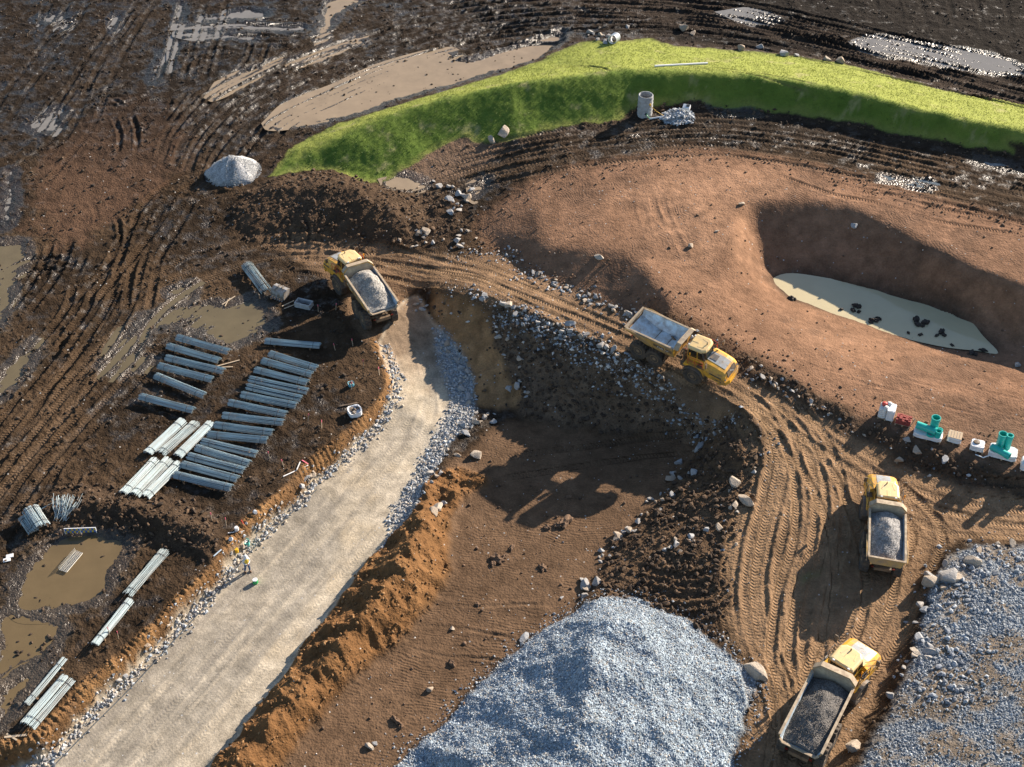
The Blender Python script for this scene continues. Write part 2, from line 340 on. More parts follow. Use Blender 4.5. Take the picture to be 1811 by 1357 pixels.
# ------------------------------------------------------------------ zones of the ground
def bl(i): return [(p[0], p[1]) for p in BL[i]]
POLY = dict(
 road=bl(1) + [(700,548)] + bl(2)[::-1],
 cut=[(-60,1355),(0,1312),(73,1282),(157,1197),(227,1142),(311,1058),(377,993),(436,918),(508,856),(548,811),(600,774),(652,724),(678,690),(678,660),(655,606),(668,610),(692,660),(692,702),(661,745),(605,805),(553,845),(513,888),(440,952),(374,1030),(311,1098),(227,1186),(157,1252),(73,1338),(0,1362),(-60,1405)],
 ridge=[(345,1400),(370,1357),(420,1303),(478,1226),(537,1146),(600,1062),(655,988),(690,950),(725,912),(755,850),(800,830),(850,840),(860,860),(815,885),(797,915),(794,959),(783,1036),(735,1098),(662,1170),(600,1228),(545,1290),(490,1357),(455,1400)],
 mid=[(794,959),(783,1036),(735,1098),(662,1170),(600,1228),(490,1357),(455,1420),(690,1420),(735,1328),(800,1263),(880,1183),(935,1133),(1008,1088),(1030,1050),(1090,970),(1150,900),(1205,840),(1240,785),(1200,768),(1130,775),(1030,762),(960,745),(900,745),(840,790),(790,840),(800,915)],
 slope=[(758,518),(806,527),(858,548),(873,573),(885,640),(918,690),(905,722),(858,718),(838,706),(828,658),(810,621),(777,584)],
 rubble=[(868,556),(917,550),(987,573),(1061,608),(1116,634),(1200,664),(1250,688),(1303,719),(1310,745),(1260,775),(1200,770),(1100,768),(1000,752),(915,730),(918,690),(885,640),(873,590)],
 clods=[(1303,719),(1335,745),(1345,770),(1342,798),(1333,830),(1320,870),(1303,920),(1290,960),(1290,1030),(1287,1085),(1250,1120),(1160,1075),(1100,1056),(1040,1062),(1090,970),(1150,900),(1205,840),(1240,785),(1275,760)],
 haul=[(480,425),(560,425),(640,435),(720,445),(800,455),(880,450),(932,484),(998,511),(1061,540),(1116,558),(1180,580),(1274,624),(1310,656),(1384,692),(1458,737),(1532,768),(1624,822),(1716,850),(1811,870),(1900,890),(1900,950),(1725,952),(1660,972),(1622,1025),(1606,1095),(1578,1175),(1553,1240),(1490,1357),(1465,1420),(1280,1420),(1300,1357),(1352,1240),(1335,1180),(1287,1080),(1290,1030),(1290,960),(1303,920),(1333,830),(1345,770),(1303,719),(1200,664),(1116,634),(1061,608),(987,573),(917,550),(840,524),(784,512),(733,505),(700,548),(655,606),(630,570),(580,490)],
 plateau=[(870,440),(850,405),(870,372),(960,312),(1100,285),(1230,262),(1400,285),(1600,335),(1811,395),(1950,430),(1950,880),(1811,842),(1740,818),(1605,776),(1520,737),(1406,674),(1335,632),(1238,578),(1184,548),(1116,556),(1061,538),(998,509),(932,482),(905,455)],
 warm=[(1080,330),(1200,290),(1330,305),(1480,335),(1560,380),(1500,362),(1420,352),(1330,352),(1290,440),(1240,500),(1190,480),(1150,420)],
 pile=[(1035,1068),(1100,1058),(1155,1070),(1205,1094),(1260,1140),(1316,1188),(1336,1215),(1314,1280),(1290,1340),(1270,1420),(690,1420),(690,1375),(735,1330),(800,1265),(880,1185),(935,1135),(1005,1092)],
 pad=[(1950,962),(1811,966),(1735,968),(1685,988),(1652,1035),(1640,1090),(1620,1150),(1600,1200),(1580,1250),(1545,1310),(1515,1357),(1480,1420),(1950,1420)],
 grass=[(474,314),(560,302),(600,306),(666,325),(723,296),(776,263),(825,243),(852,252),(915,246),(981,226),(1081,215),(1115,199),(1207,183),(1284,190),(1402,203),(1504,217),(1571,234),(1672,251),(1787,271),(1790,250),(1900,270),(1900,200),(1811,186),(1706,168),(1605,144),(1504,117),(1402,100),(1294,90),(1200,82),(1144,70),(1098,75),(1041,73),(1015,80),(981,95),(945,112),(899,128),(799,158),(700,188),(600,221),(564,238),(517,264)],
 mound=[(410,400),(430,345),(480,320),(560,300),(610,310),(680,330),(740,340),(790,350),(830,400),(760,430),(690,440),(600,442),(520,440),(450,432)],
 berm=[(20,905),(110,862),(220,862),(330,882),(395,925),(385,985),(310,975),(240,955),(160,940),(60,950)],
 mess=[(1270,612),(1335,645),(1406,684),(1458,716),(1530,752),(1605,786),(1680,810),(1740,828),(1811,850),(1900,870),(1900,895),(1801,876),(1716,856),(1624,828),(1570,796),(1532,772),(1458,740),(1384,694),(1310,656)],
 red=[(60,300),(130,220),(230,160),(330,190),(330,290),(270,350),(180,420),(100,440),(50,390)],
)
SD = {k: sdist(v, warp={'road': .35, 'cut': .3, 'grass': .55, 'pile': .5, 'pad': .6, 'red': 3.0, 'warm': 3.0, 'ridge': .45}.get(k, .8)) for k, v in POLY.items()}
def msk(k, soft=0.5): return 1 - sstep(-soft, soft, SD[k])
n_lo = fbm(GX, GY, 0.12, 4, 0.55, 5); n_md = fbm(GX, GY, 0.5, 4, 0.55, 15); n_hi = fbm(GX, GY, 2.2, 3, 0.6, 25)
b_lo = billow(GX, GY, 0.45, 3, 0.55, 9); b_md = billow(GX, GY, 1.1, 3, 0.6, 19); b_hi = billow(GX, GY, 2.3, 2, 0.6, 29)
ones = np.ones_like(GX)
C = np.empty((NY, NX, 3)); WET = 0.36 * ones; PEB = 0.10 * ones; GRV = 0.0 * ones; RGH = 1.0 * ones
CLOD = 0.125 * ones; LUMP = 0.08 * ones
def paint(m, col=None, wet=None, peb=None, grv=None, rgh=None, clod=None, lump=None):
    global WET, PEB, GRV, RGH, CLOD, LUMP
    if col is not None: C[:] = C * (1 - m[..., None]) + np.array(col) * m[..., None]
    if wet is not None: WET = WET * (1 - m) + wet * m
    if peb is not None: PEB = PEB * (1 - m) + peb * m
    if grv is not None: GRV = GRV * (1 - m) + grv * m
    if rgh is not None: RGH = RGH * (1 - m) + rgh * m
    if clod is not None: CLOD = CLOD * (1 - m) + clod * m
    if lump is not None: LUMP = LUMP * (1 - m) + lump * m
C[:] = (0.031, 0.021, 0.0135)
paint(sstep(-.25, .35, n_lo + .3 * n_md), (0.062, 0.040, 0.024), wet=.18)
paint(sstep(1.0, -2.5, SD['red'] + 2 * n_md), (0.088, 0.052, 0.033), wet=.15, clod=.05)
# farther mud behind the bank is darker and wetter
far = sstep(112, 130, GY + 6 * n_lo)
paint(far * .7, (0.022, 0.017, 0.0135), wet=.40, clod=.12)
paint(sstep(112, 126, GY) * sstep(8, 20, GX), (0.020, 0.016, 0.013), wet=.22, clod=.12)
mudtrack = sstep(2.5, 0.0, SD['grass']) * (GX > -12) * 1.0
paint(blur(mudtrack, 6) * .8, (0.070, 0.050, 0.037), wet=.35, clod=.05)
foot = np.exp(-((SD['grass'] - .45) / .5) ** 2) * (GX > 7) * (GY < 128)
paint(foot, (0.045, 0.032, 0.022), wet=.1, clod=.26, lump=.12)
SD['scr'] = sdist([(700,300),(735,270),(800,243),(850,250),(885,262),(845,300),(790,318),(735,325)], .5)
paint(sstep(.4, -.3, SD['scr']), (0.165, 0.108, 0.072), wet=0, clod=.05, lump=.06)
paint(msk('plateau', 1.6), (0.215, 0.123, 0.075), wet=.05, peb=.10, rgh=.6, clod=.022, lump=.03)
paint(sstep(2.0, -3.0, SD['warm']) * .8, (0.33, 0.19, 0.115), wet=0, clod=.012)
paint(msk('plateau', 1.0) * sstep(-.1, .5, n_lo + .5 * n_md) * .6, (0.125, 0.077, 0.051))
lower = msk('plateau', 1.0) * sstep(81, 73, GY) * .75
paint(lower, (0.135, 0.088, 0.060), clod=.03)
paint(msk('mound', .8), (0.075, 0.049, 0.031), wet=.12, peb=.2, clod=.20, lump=.22)
paint(msk('berm', .6), (0.060, 0.040, 0.026), wet=.15, clod=.24, lump=.18)
paint(msk('haul', .8), (0.215, 0.137, 0.080), wet=.02, peb=.22, rgh=.8, clod=.035, lump=.05)
hl = msk('haul', 1.0)
paint(hl * sstep(72, 86, GY) * .7, (0.170, 0.108, 0.065), peb=.35)
paint(hl * sstep(.05, .5, n_md + .4 * n_lo) * .55, (0.125, 0.083, 0.052))
paint(sstep(.9, -.1, SD['mess']), (0.085, 0.056, 0.036), wet=.12, peb=.2, clod=.20, lump=.16)
paint(msk('mid', .6), (0.125, 0.078, 0.047), wet=.03, peb=.16, rgh=.55, clod=.02, lump=.03)
paint(msk('slope', .5), (0.27, 0.158, 0.076), wet=0, peb=.15, rgh=1.0, clod=.11, lump=.16)
paint(msk('slope', .5) * sstep(-.1, .5, fbm(GX * 1.6, GY * .5, .8, 4, .6, 91)) * .6, (0.16, 0.095, 0.048)); paint(msk('slope', .4) * sstep(.1, .5, n_md) * .5, (0.34, 0.21, 0.11))
paint(msk('rubble', .6), (0.135, 0.092, 0.060), wet=.0, peb=.5, clod=.24, lump=.20)
paint(msk('clods', .6), (0.105, 0.067, 0.040), wet=.08, peb=.25, clod=.15, lump=.16)
paint(msk('clods', .6) * sstep(0, .4, n_md), (0.065, 0.043, 0.028), clod=.2)
paint(msk('ridge', .35), (0.155, 0.080, 0.034), wet=0, peb=.06, rgh=.8, clod=.07, lump=.45)
paint(msk('ridge', .35) * sstep(-.1, .5, n_lo + n_md * .5) * .6, (0.215, 0.118, 0.051))
paint(msk('cut', .3), (0.17, 0.094, 0.043), wet=0, peb=.08, rgh=1.0, clod=.14, lump=.16)
paint(msk('cut', .3) * sstep(-.1, .4, n_md), (0.24, 0.135, 0.06)); paint(msk('cut', .3) * sstep(.05, .5, -n_md) * .7, (0.09, 0.056, 0.033))
paint(sstep(.25, -.1, SD['road']), (0.40, 0.345, 0.265), wet=0, peb=.25, grv=.22, rgh=.10, clod=.006, lump=.02)
rl = sstep(.25, -.3, SD['road'])
paint(rl * sstep(-.05, .45, n_md + .5 * n_lo) * .55, (0.30, 0.255, 0.19))
paint(rl * sstep(0, .5, fbm(GX, GY, .3, 3, .5, 77)) * .5, (0.46, 0.37, 0.25))
# geogrid strip along the left half of the road (darker, laid fabric)
gl = ground_at(smooth_line([(60,1357),(150,1275),(225,1205),(311,1115),(374,1045),(440,968),(515,900),(560,862)], 6))[:, :2]
gr_ = ground_at(smooth_line([(300,1357),(330,1320),(420,1220),(500,1120),(560,1040),(600,975),(600,930),(590,890)], 6))[:, :2]
SD['grid'] = sdist(np.vstack([gl, gr_[::-1]]), .12, world=True, smooth=False)
paint(sstep(.3, -.3, SD['grid']) * rl * .7, (0.26, 0.232, 0.19), grv=.15, rgh=.12)
_gc = ground_at(smooth_line([(690,560),(735,650),(725,760),(640,880),(530,1010),(420,1130),(310,1250),(200,1375),(150,1430)], 6))[:, :2]
_S = np.zeros_like(GX); _D = np.full_like(GX, 30.0); _s = 0.0
for _i in range(len(_gc) - 1):
    _a, _b = _gc[_i], _gc[_i + 1]; _e = _b - _a; _l = math.hypot(*_e)
    if _l < 1e-6: continue
    _rc = rows_cols(min(_a[0], _b[0]) - 8, max(_a[0], _b[0]) + 8, min(_a[1], _b[1]) - 8, max(_a[1], _b[1]) + 8)
    if _rc is not None:
        _x = GX[_rc] - _a[0]; _y = GY[_rc] - _a[1]; _t = np.clip((_x * _e[0] + _y * _e[1]) / (_l * _l), 0, 1); _q = np.hypot(_x - _t * _e[0], _y - _t * _e[1]); _m = _q < np.abs(_D[_rc])
        _D[_rc] = np.where(_m, _q * np.sign(_x * -_e[1] + _y * _e[0]), _D[_rc]); _S[_rc] = np.where(_m, _s + _t * _l, _S[_rc])
    _s += _l
streak = fbm(_D * 1.1, _S * .07, 1.0, 4, .6, 33)
paint(rl * sstep(.0, .45, streak) * .5, (0.47, 0.40, 0.30)); paint(rl * sstep(.02, .4, -streak) * .7, (0.25, 0.22, 0.18))
paint(rl * sstep(7.5, 1.5, np.hypot(GX - float(G(712, 572)[0]), (GY - float(G(712, 572)[1])) * .8) - .5 + 2.5 * n_md) * .85, (0.20, 0.135, 0.085), peb=.3)
# rubble shoulder on the right of the road (curve)
sh = sstep(.9, -.3, sdist([(777,584),(810,621),(828,658),(836,706),(890,735),(830,770),(800,800),(765,850),(745,880),(715,920),(700,925),(735,850),(770,780),(800,730),(800,680),(780,630)], .5)) * sstep(.6, -.2, SD['road'])
paint(sh * .9, (0.27, 0.28, 0.28), grv=1.0, peb=.5)
paint(msk('pile', .3), (0.27, 0.325, 0.37), wet=0, peb=.0, grv=1.0, rgh=.6, clod=.06, lump=.16)
paint(msk('pad', .5), (0.22, 0.25, 0.275), wet=0, peb=.3, grv=1.0, rgh=.7, clod=.05, lump=.08)
paint(msk('pad', .5) * sstep(-.2, .3, n_md + .8 * n_lo + .05), (0.175, 0.14, 0.105), grv=.6)
gm = sstep(.2, -.25, SD['grass'])
paint(gm, (0.092, 0.145, 0.024), wet=0, peb=0, grv=0, rgh=1.0, clod=.03, lump=.10)
# grass tone: sunlight painted into the yellower top, shade into the deeper front, thin bare patches
front = sstep(-.35, .35, fbm(GX, GY, .25, 3, .5, 61))
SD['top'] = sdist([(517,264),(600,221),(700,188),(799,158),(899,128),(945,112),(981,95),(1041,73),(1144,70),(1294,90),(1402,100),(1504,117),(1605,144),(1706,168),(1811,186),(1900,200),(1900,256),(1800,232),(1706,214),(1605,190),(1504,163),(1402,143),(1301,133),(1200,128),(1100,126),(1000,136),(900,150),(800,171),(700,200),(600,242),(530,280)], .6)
paint(gm * sstep(1.0, -1.2, SD['top'] + .8 * n_md) * .85, (0.29, 0.315, 0.068))  # drier yellow turf, lightened further to carry the sun on the top
paint(gm * front * .15, (0.26, 0.30, 0.06))
bare = gm * sstep(.18, .55, fbm(GX, GY, .35, 4, .6, 63) + .25 * n_hi)
paint(bare * .65, (0.30, 0.27, 0.13), rgh=.6)
paint(gm * sstep(-1.1, -.1, SD['grass'] + .4 * n_md) * .7, (0.22, 0.23, 0.06))
# ------------------------------------------------------------------ height detail
CLOD = CLOD * (.45 + 1.1 * sstep(-.35, .45, n_md + .5 * n_lo))
H = HB + LUMP * (b_lo * .8 + n_md * .6) + CLOD * (b_md * .55 + b_hi * .35 + n_hi * .25)
# big dumped lobes on the ridge
H += msk('ridge', .5) * .50 * billow(GX, GY, .27, 2, .45, 101)
H += msk('pile', .6) * (.30 * billow(GX, GY, .22, 2, .5, 131) + .12 * n_md)
# toothed face of the cut bank
def arc_of(line):
    P = line; S = np.full_like(GX, 0.0); D = np.full_like(GX, 9.0); s = 0.0
    for i in range(len(P) - 1):
        a, b = P[i], P[i + 1]; e = b - a; L = math.hypot(*e)
        if L < 1e-6: continue
        rc = rows_cols(min(a[0], b[0]) - 2, max(a[0], b[0]) + 2, min(a[1], b[1]) - 2, max(a[1], b[1]) + 2)
        if rc is not None:
            x = GX[rc] - a[0]; y = GY[rc] - a[1]; t = np.clip((x * e[0] + y * e[1]) / (L * L), 0, 1)
            d = np.hypot(x - t * e[0], y - t * e[1]); m = d < D[rc]
            D[rc] = np.where(m, d, D[rc]); S[rc] = np.where(m, s + t * L, S[rc])
        s += L
    return S, D
lip = np.array([at(x, y, -.5) for x, y, z in [(p[0], p[1] + 12, p[2]) for p in BL[0][:-2]]])
S_, D_ = arc_of(smooth_line(lip, 6))
face = sstep(1.0, .25, D_) * msk('cut', .3)
ph = S_ * 2 * np.pi / .44 + 4.0 * perlin(S_ * .45, S_ * 0 + 3.3)
face = face * (.25 + .9 * sstep(-.3, .4, perlin(S_ * .22, S_ * 0 + 8.1)))
H += face * .18 * (np.abs(np.sin(ph * .5)) - .6) + .12 * face * n_hi
# ------------------------------------------------------------------ puddles: (polygon, level offset, depth, kind)
def ell(cx, cy, rx, ry, a=0, n=14):
    a = R(a); out = []
    for i in range(n):
        t = 2 * math.pi * i / n; k = 1 + .22 * math.sin(3 * t + cx) + .12 * math.sin(5 * t + cy)
        x, y = rx * k * math.cos(t), ry * k * math.sin(t)
        out.append((cx + x * math.cos(a) - y * math.sin(a), cy + x * math.sin(a) + y * math.cos(a)))
    return out
def strip(a, b, w):
    a = np.array(a, float); b = np.array(b, float); d = b - a; n = np.array([-d[1], d[0]]); n /= max(1e-6, math.hypot(*n))
    out = [a + d * t + n * w * (1 + .4 * math.sin(9 * t + a[0])) for t in np.linspace(0, 1, 7)] + [a + d * t - n * w * (1 + .4 * math.sin(7 * t + a[1])) for t in np.linspace(1, 0, 7)]
    return [tuple(p) for p in out]
PUD = [
 ('broad tan puddle on the mud behind the left end of the grass bank', [(478,218),(520,180),(600,150),(680,118),(760,95),(800,92),(815,108),(860,98),(930,75),(985,52),(1002,62),(960,95),(900,118),(830,140),(720,170),(640,200),(540,225),(490,230)], 0, .13, 'tan', .10),
 ('tan puddle strip left of the broad puddle', [(372,168),(410,132),(470,112),(492,108),(440,140),(392,172)], 0, .12, 'tan', .10),
 ('thin tan puddle beside the curving ruts', strip((520,115), (640,70), 7), 0, .10, 'tan', .10),
 ('pale puddle in the dark mud at the upper right', [(1515,75),(1560,66),(1640,82),(1740,95),(1811,120),(1790,132),(1700,122),(1620,106),(1540,92)], 0, .14, 'grey', .10),
 ('small pale puddle among ruts above the grass bank', [(1278,24),(1330,20),(1380,36),(1330,40)], 0, .10, 'grey', .10),
 ('long grey puddle in a straight rut at the upper left', strip((322,5), (300,120), 6), 0, .10, 'grey', .06),
 ('grey puddle in a rut left of the straight one', strip((292,95), (268,145), 7), 0, .10, 'grey', .06),
 ('grey wet streak running across at the upper left', strip((315,48), (540,50), 5), 0, .09, 'grey', .08),
 ('second grey wet streak just below the first', strip((320,62), (450,66), 5), 0, .09, 'grey', .08),
 ('grey puddle at the corner of the crossing ruts', ell(420, 28, 60, 8, -5), 0, .10, 'grey', .10),
 ('pale puddle at the top edge between rut fields', [(560,75),(572,20),(585,0),(640,0),(600,25),(578,70)], 0, .10, 'tan', .08),
 ('small grey puddle near the upper left corner', ell(85, 33, 20, 8, -15), 0, .09, 'grey', .08),
 ('narrow grey puddle slanting right of the corner puddle', ell(115, 40, 10, 16, 20), 0, .09, 'grey', .08),
 ('tiny grey puddle among the ruts at the top left', ell(205, 38, 9, 14, 15), 0, .09, 'grey', .08),
 ('dull brown puddle in churned mud at the far left', ell(85, 215, 34, 18, -30), 0, .08, 'grey', .10),
 ('bluish puddle trail along the left edge', strip((20,300), (12,400), 9), 0, .09, 'grey', .10),
 ('olive puddle at the left edge below the red mud', [(-10,430),(30,425),(48,445),(30,500),(10,560),(-10,570)], 0, .12, 'olive', .10),
 ('long olive puddle at the left edge beside the tyre tracks', [(-10,690),(15,650),(45,620),(66,605),(50,650),(20,690),(-10,710)], 0, .12, 'olive', .08),
 ('tan puddle square at the foot of the grass bank end', [(684,322),(722,312),(748,326),(735,335),(700,336)], 0, .14, 'tan', .03),
 ('tan puddle strip among ruts beside the rock heap', [(838,330),(858,312),(866,318),(852,345),(838,350)], 0, .12, 'tan', .08),
 ('olive puddle in the mud by the upper bundle rows', [(300,515),(325,506),(348,510),(332,533),(308,530)], 0, .14, 'olive', .04),
 ('wide shallow olive puddle between bundles and tracks', [(255,560),(330,535),(400,540),(445,525),(470,545),(478,575),(440,600),(400,612),(345,590),(290,580),(250,590)], 0, .09, 'olive', .10),
 ('olive puddle left of the upper bundle row', [(185,645),(205,595),(250,588),(262,600),(235,625),(270,640),(225,660),(190,660)], 0, .09, 'olive', .09),
 ('large shallow brown puddle with a wire panel lying in it', [(75,965),(120,948),(180,950),(222,958),(200,1010),(180,1050),(130,1075),(80,1085),(40,1080),(30,1040),(60,1000)], .03, .12, 'brown', .05),
 ('brown puddle arm below the large brown puddle', [(10,1085),(70,1090),(110,1110),(90,1150),(40,1190),(0,1200),(-10,1120)], .02, .09, 'brown', .07),
 ('dark brown puddle by the lowest bundles at the left edge', [(-10,1235),(20,1205),(45,1190),(60,1200),(25,1250),(-10,1290)], -.01, .08, 'brown', .06),
 ('blue puddle in a rut below the grass bank on the right', strip((1560,316), (1642,329), 4), 0, .14, 'blue', .03),
 ('small blue puddle near the right end of the grass bank', strip((1732,286), (1792,296), 4), 0, .14, 'blue', .04),
 ('blue puddle at the foot of the grass bank by the stones', strip((1262,195), (1335,202), 3), 0, .14, 'blue', .03),
]
PUDDLES = []
bn = billow(GX, GY, .8, 3, .6, 51); bq = billow(GX * .45 - GY * .30, GX * 1.1 + GY * 1.6 * -1, .55, 3, .6, 57)
for (lab, poly, off, dep, kind, amp) in PUD:
    W = ground_at(poly)[:, :2]; zl = float(np.median(samp(HB, W[:, 0], W[:, 1]))) + off - .04
    d = sdist(poly, .8 if kind in ('tan', 'brown', 'olive') else .45)
    inside = sstep(.35, -.5, d)
    basin = zl - dep * sstep(0.1, -1.0, d) + amp * ((bq if kind in ('tan', 'olive') else bn) * .75 + n_hi * .4 + .12)
    H = H * (1 - inside) + basin * inside
    ring = sstep(1.6, .2, d) * (1 - sstep(.2, -.1, d))
    H = np.where(d > 0, np.maximum(H, zl + .03 * sstep(.0, .4, d)) * ring + H * (1 - ring), H)
    wetm = sstep(1.6, 0, d); WET = np.maximum(WET, .75 * wetm); 
    if kind in ('brown', 'olive', 'tan'): paint(wetm * .5, (0.10, 0.075, 0.05), clod=.04)
    P = W - W.mean(0); PUDDLES.append((lab, W.mean(0) + P * (1 + 1.0 / np.maximum(np.hypot(P[:, 0], P[:, 1])[:, None], .8)), zl + .004 * (len(PUDDLES) % 3), kind))
# pond floor
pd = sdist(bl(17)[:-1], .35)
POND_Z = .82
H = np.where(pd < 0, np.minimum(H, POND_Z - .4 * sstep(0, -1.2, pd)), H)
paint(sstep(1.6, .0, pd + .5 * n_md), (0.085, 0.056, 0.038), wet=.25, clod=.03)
# ------------------------------------------------------------------ tyre tracks
PHASE = np.zeros_like(GX); TSTR = np.zeros_like(GX)
# corduroy left by dozer tracks: direction chosen per area, phase in radians
def cord(mask, ang, period, strength, bend=0.0):
    global PHASE, TSTR
    c, s = math.cos(R(ang)), math.sin(R(ang))
    q = (GX * c + GY * s) + bend * n_lo
    m = mask > TSTR
    PHASE = np.where(m, q * 2 * np.pi / period, PHASE); TSTR = np.where(m, mask * strength, TSTR)
cord(msk('mid', .3) * (.15 + .85 * sstep(-.2, .4, n_md + n_lo)), 80, .27, .34, 1.6)
cord(msk('plateau', .8) * sstep(-.1, .5, n_md + n_lo) * sstep(86, 78, GY + .35 * GX - 8), 66, .30, .30, 2.0)
cord(msk('plateau', .8) * sstep(-.1, .5, n_md + n_lo) * sstep(78, 92, GY + .35 * GX - 8), 28, .32, .30, 3.0)
cord(sstep(.2, -.3, SD['grid']) * rl, 42, .22, .05, .0)
HT = blur(HB, 2) + LUMP * n_md * .4
DK = .5
def track(line, offs=(-1.05, 1.05), width=.62, depth=.09, berm=.05, period=.27, chev=.6, strg=1.0, col=None, colm=.25, vary=.5, world=False, flat=.85):
    global H, PHASE, TSTR
    L = np.asarray(line, float) if world else ground_at(smooth_line(line, 7))[:, :2]
    if not world:   # even spacing
        pass
    T = np.gradient(L, axis=0); T /= np.maximum(np.hypot(T[:, 0], T[:, 1])[:, None], 1e-9); Nn = np.stack([-T[:, 1], T[:, 0]], -1)
    for off in offs:
        wob = .12 * fbm(np.arange(len(L)) * .17, np.zeros(len(L)) + off, 1.0, 2, .5, off * 7)
        P = L + Nn * (off + wob)[:, None]; pad = width * .5 + .45
        rcs = rows_cols(P[:, 0].min() - pad, P[:, 0].max() + pad, P[:, 1].min() - pad, P[:, 1].max() + pad)
        if rcs is None: continue
        D = np.full_like(GX, 9.0); S = np.zeros_like(GX); SG = np.zeros_like(GX); s = 0.0
        for i in range(len(P) - 1):
            a, b = P[i], P[i + 1]; e = b - a; l = math.hypot(*e)
            if l < 1e-6: continue
            rc = rows_cols(min(a[0], b[0]) - pad, max(a[0], b[0]) + pad, min(a[1], b[1]) - pad, max(a[1], b[1]) + pad)
            if rc is not None:
                x = GX[rc] - a[0]; y = GY[rc] - a[1]; t = np.clip((x * e[0] + y * e[1]) / (l * l), 0, 1)
                d = np.hypot(x - t * e[0], y - t * e[1]); m = d < D[rc]
                D[rc] = np.where(m, d, D[rc]); S[rc] = np.where(m, s + t * l, S[rc]); SG[rc] = np.where(m, np.sign(x * -e[1] + y * e[0]), SG[rc])
            s += l
        sl = rcs; d = D[sl]; S2 = S[sl]
        vr = 1 + vary * fbm(S2 * .13 + off * 3, S2 * 0 + off, 1.0, 2, .5, off * 13)
        rut = sstep(width * .5 + .07, width * .5 - .10, d)
        bm = np.exp(-((d - width * .5 - .14) / .13) ** 2)
        fade = .25 + .75 * sstep(-.45, .15, fbm(S2 * .09 + off * 5, d * 0 + off * 2, 1.0, 2, .5, off * 23 + len(L)))
        fade = fade * sstep(0, 2.2, S2) * sstep(0, 2.2, s - S2)
        tgt = HT[sl] - depth * DK * vr * fade
        rut = rut * (.35 + .65 * fade) * sstep(0, 1.0, S2) * sstep(0, 1.0, s - S2)
        h = H[sl]; h = h * (1 - rut * flat) + (tgt + (h - HT[sl]) * .12) * rut * flat
        h = h + bm * berm * DK * 1.3 * vr * fade * (.5 + .9 * b_hi[sl] + .5 * n_hi[sl])
        H[sl] = h
        st = rut * strg * np.clip(vr * (.55 + .9 * sstep(-.35, .25, n_md[sl])), 0, 1.3)
        m = st > TSTR[sl] * .7
        PHASE[sl] = np.where(m, 2 * np.pi * (S2 + chev * d * 1.0 * np.where(off > 0, 1, 1)) / period, PHASE[sl]); TSTR[sl] = np.where(m, st, np.maximum(TSTR[sl] * (1 - bm), 0))
        if col is not None:
            k = (rut * colm)[..., None]; C[sl] = C[sl] * (1 - k) + np.array(col) * k
        PEB[sl] = PEB[sl] * (1 - .6 * rut); WET[sl] = WET[sl] * (1 - .0 * rut)
dry = (0.27, 0.175, 0.10); drk = (0.055, 0.04, 0.03)
def shift(line, dx, dy): return [(x + dx, y + dy) for x, y in line]
# left sweep towards the loaded truck
A = [(-40,905),(40,800),(120,705),(200,615),(280,535),(350,482),(430,452),(520,440),(590,445),(650,470)]
track(A, depth=.16, berm=.09, col=(0.12,0.08,0.05), colm=.5)
track(shift(A, -18, -14), depth=.14, berm=.08, col=(0.12,0.08,0.05), colm=.4)
track(shift(A, 26, 22), depth=.18, berm=.10, col=(0.115,0.078,0.05), colm=.5)
track([(-40,840),(60,700),(140,600),(200,500),(230,430),(290,370),(370,335),(440,330)], depth=.2, berm=.12)
track([(-30,1000),(80,830),(170,730),(250,640),(300,560),(390,500),(500,470),(600,480)], depth=.14, berm=.08)
track([(150,640),(210,545),(232,470),(262,380),(310,330),(380,300)], depth=.28, berm=.16, vary=.8)
track([(240,560),(262,460),(300,400),(330,340)], depth=.25, berm=.16, vary=.8)
for k, (a, b, c) in enumerate([((130,560),(200,480),(260,400)), ((60,640),(130,560),(150,500)), ((40,720),(110,640),(160,560)), ((30,560),(90,480),(110,420)), ((0,500),(60,470),(140,470))]):
    track([a, b, c], offs=(-.9, .9), depth=.22, berm=.15, vary=.9)
track([(0,300),(60,260),(120,190),(160,120),(230,20)], depth=.12, berm=.10); track([(60,330),(110,270),(150,220),(190,120),(260,0)], depth=.10, berm=.08)
track([(-10,230),(40,150),(110,60),(140,0)], depth=.1, berm=.08); track([(40,110),(80,50),(110,0)], depth=.1, berm=.08)
for x in (330, 372, 410): track([(x - 42, 150), (x - 22, 80), (x, 0)], offs=(-.4, .6), depth=.12, berm=.06)
for y in (38, 58, 78): track([(300, y + 12), (420, y + 2), (545, y + 4)], offs=(-.6, .7), depth=.10, berm=.06, width=.55)
track([(200,240),(300,155),(370,140),(480,150)], depth=.06, berm=.03, strg=1.1); track([(190,190),(290,185),(370,150),(420,135)], depth=.06, berm=.03, strg=1.1)
# deep ruts curving behind the grass bank
B0 = [(320,310),(345,250),(400,190),(480,145),(600,95),(740,55),(880,30),(1040,22),(1200,30),(1330,50),(1480,85),(1640,125),(1860,185)]
for k, dy in enumerate((0, 9, 18, 27, 36, -9, -18, 45)):
    track(shift(B0, 2.2 * dy * (1 if k % 2 else .7), dy * .9 - 8), offs=(-.95, .95), depth=.24 + .05 * (k % 3), berm=.15, vary=.7, col=drk, colm=.5, strg=.8)
B1 = [(1000,-5),(1150,2),(1300,15),(1450,45),(1600,80),(1860,140)]
for dy in (-6, 4, 14, 26): track(shift(B1, 0, dy), depth=.28, berm=.17, vary=.8, col=drk, colm=.5, strg=.8)
track([(1250,70),(1330,78),(1450,105),(1560,130),(1700,160),(1860,200)], depth=.25, berm=.15, col=drk, colm=.4)
track([(1350,20),(1380,28),(1420,40),(1500,60)], offs=(0,), depth=.05, strg=.8)
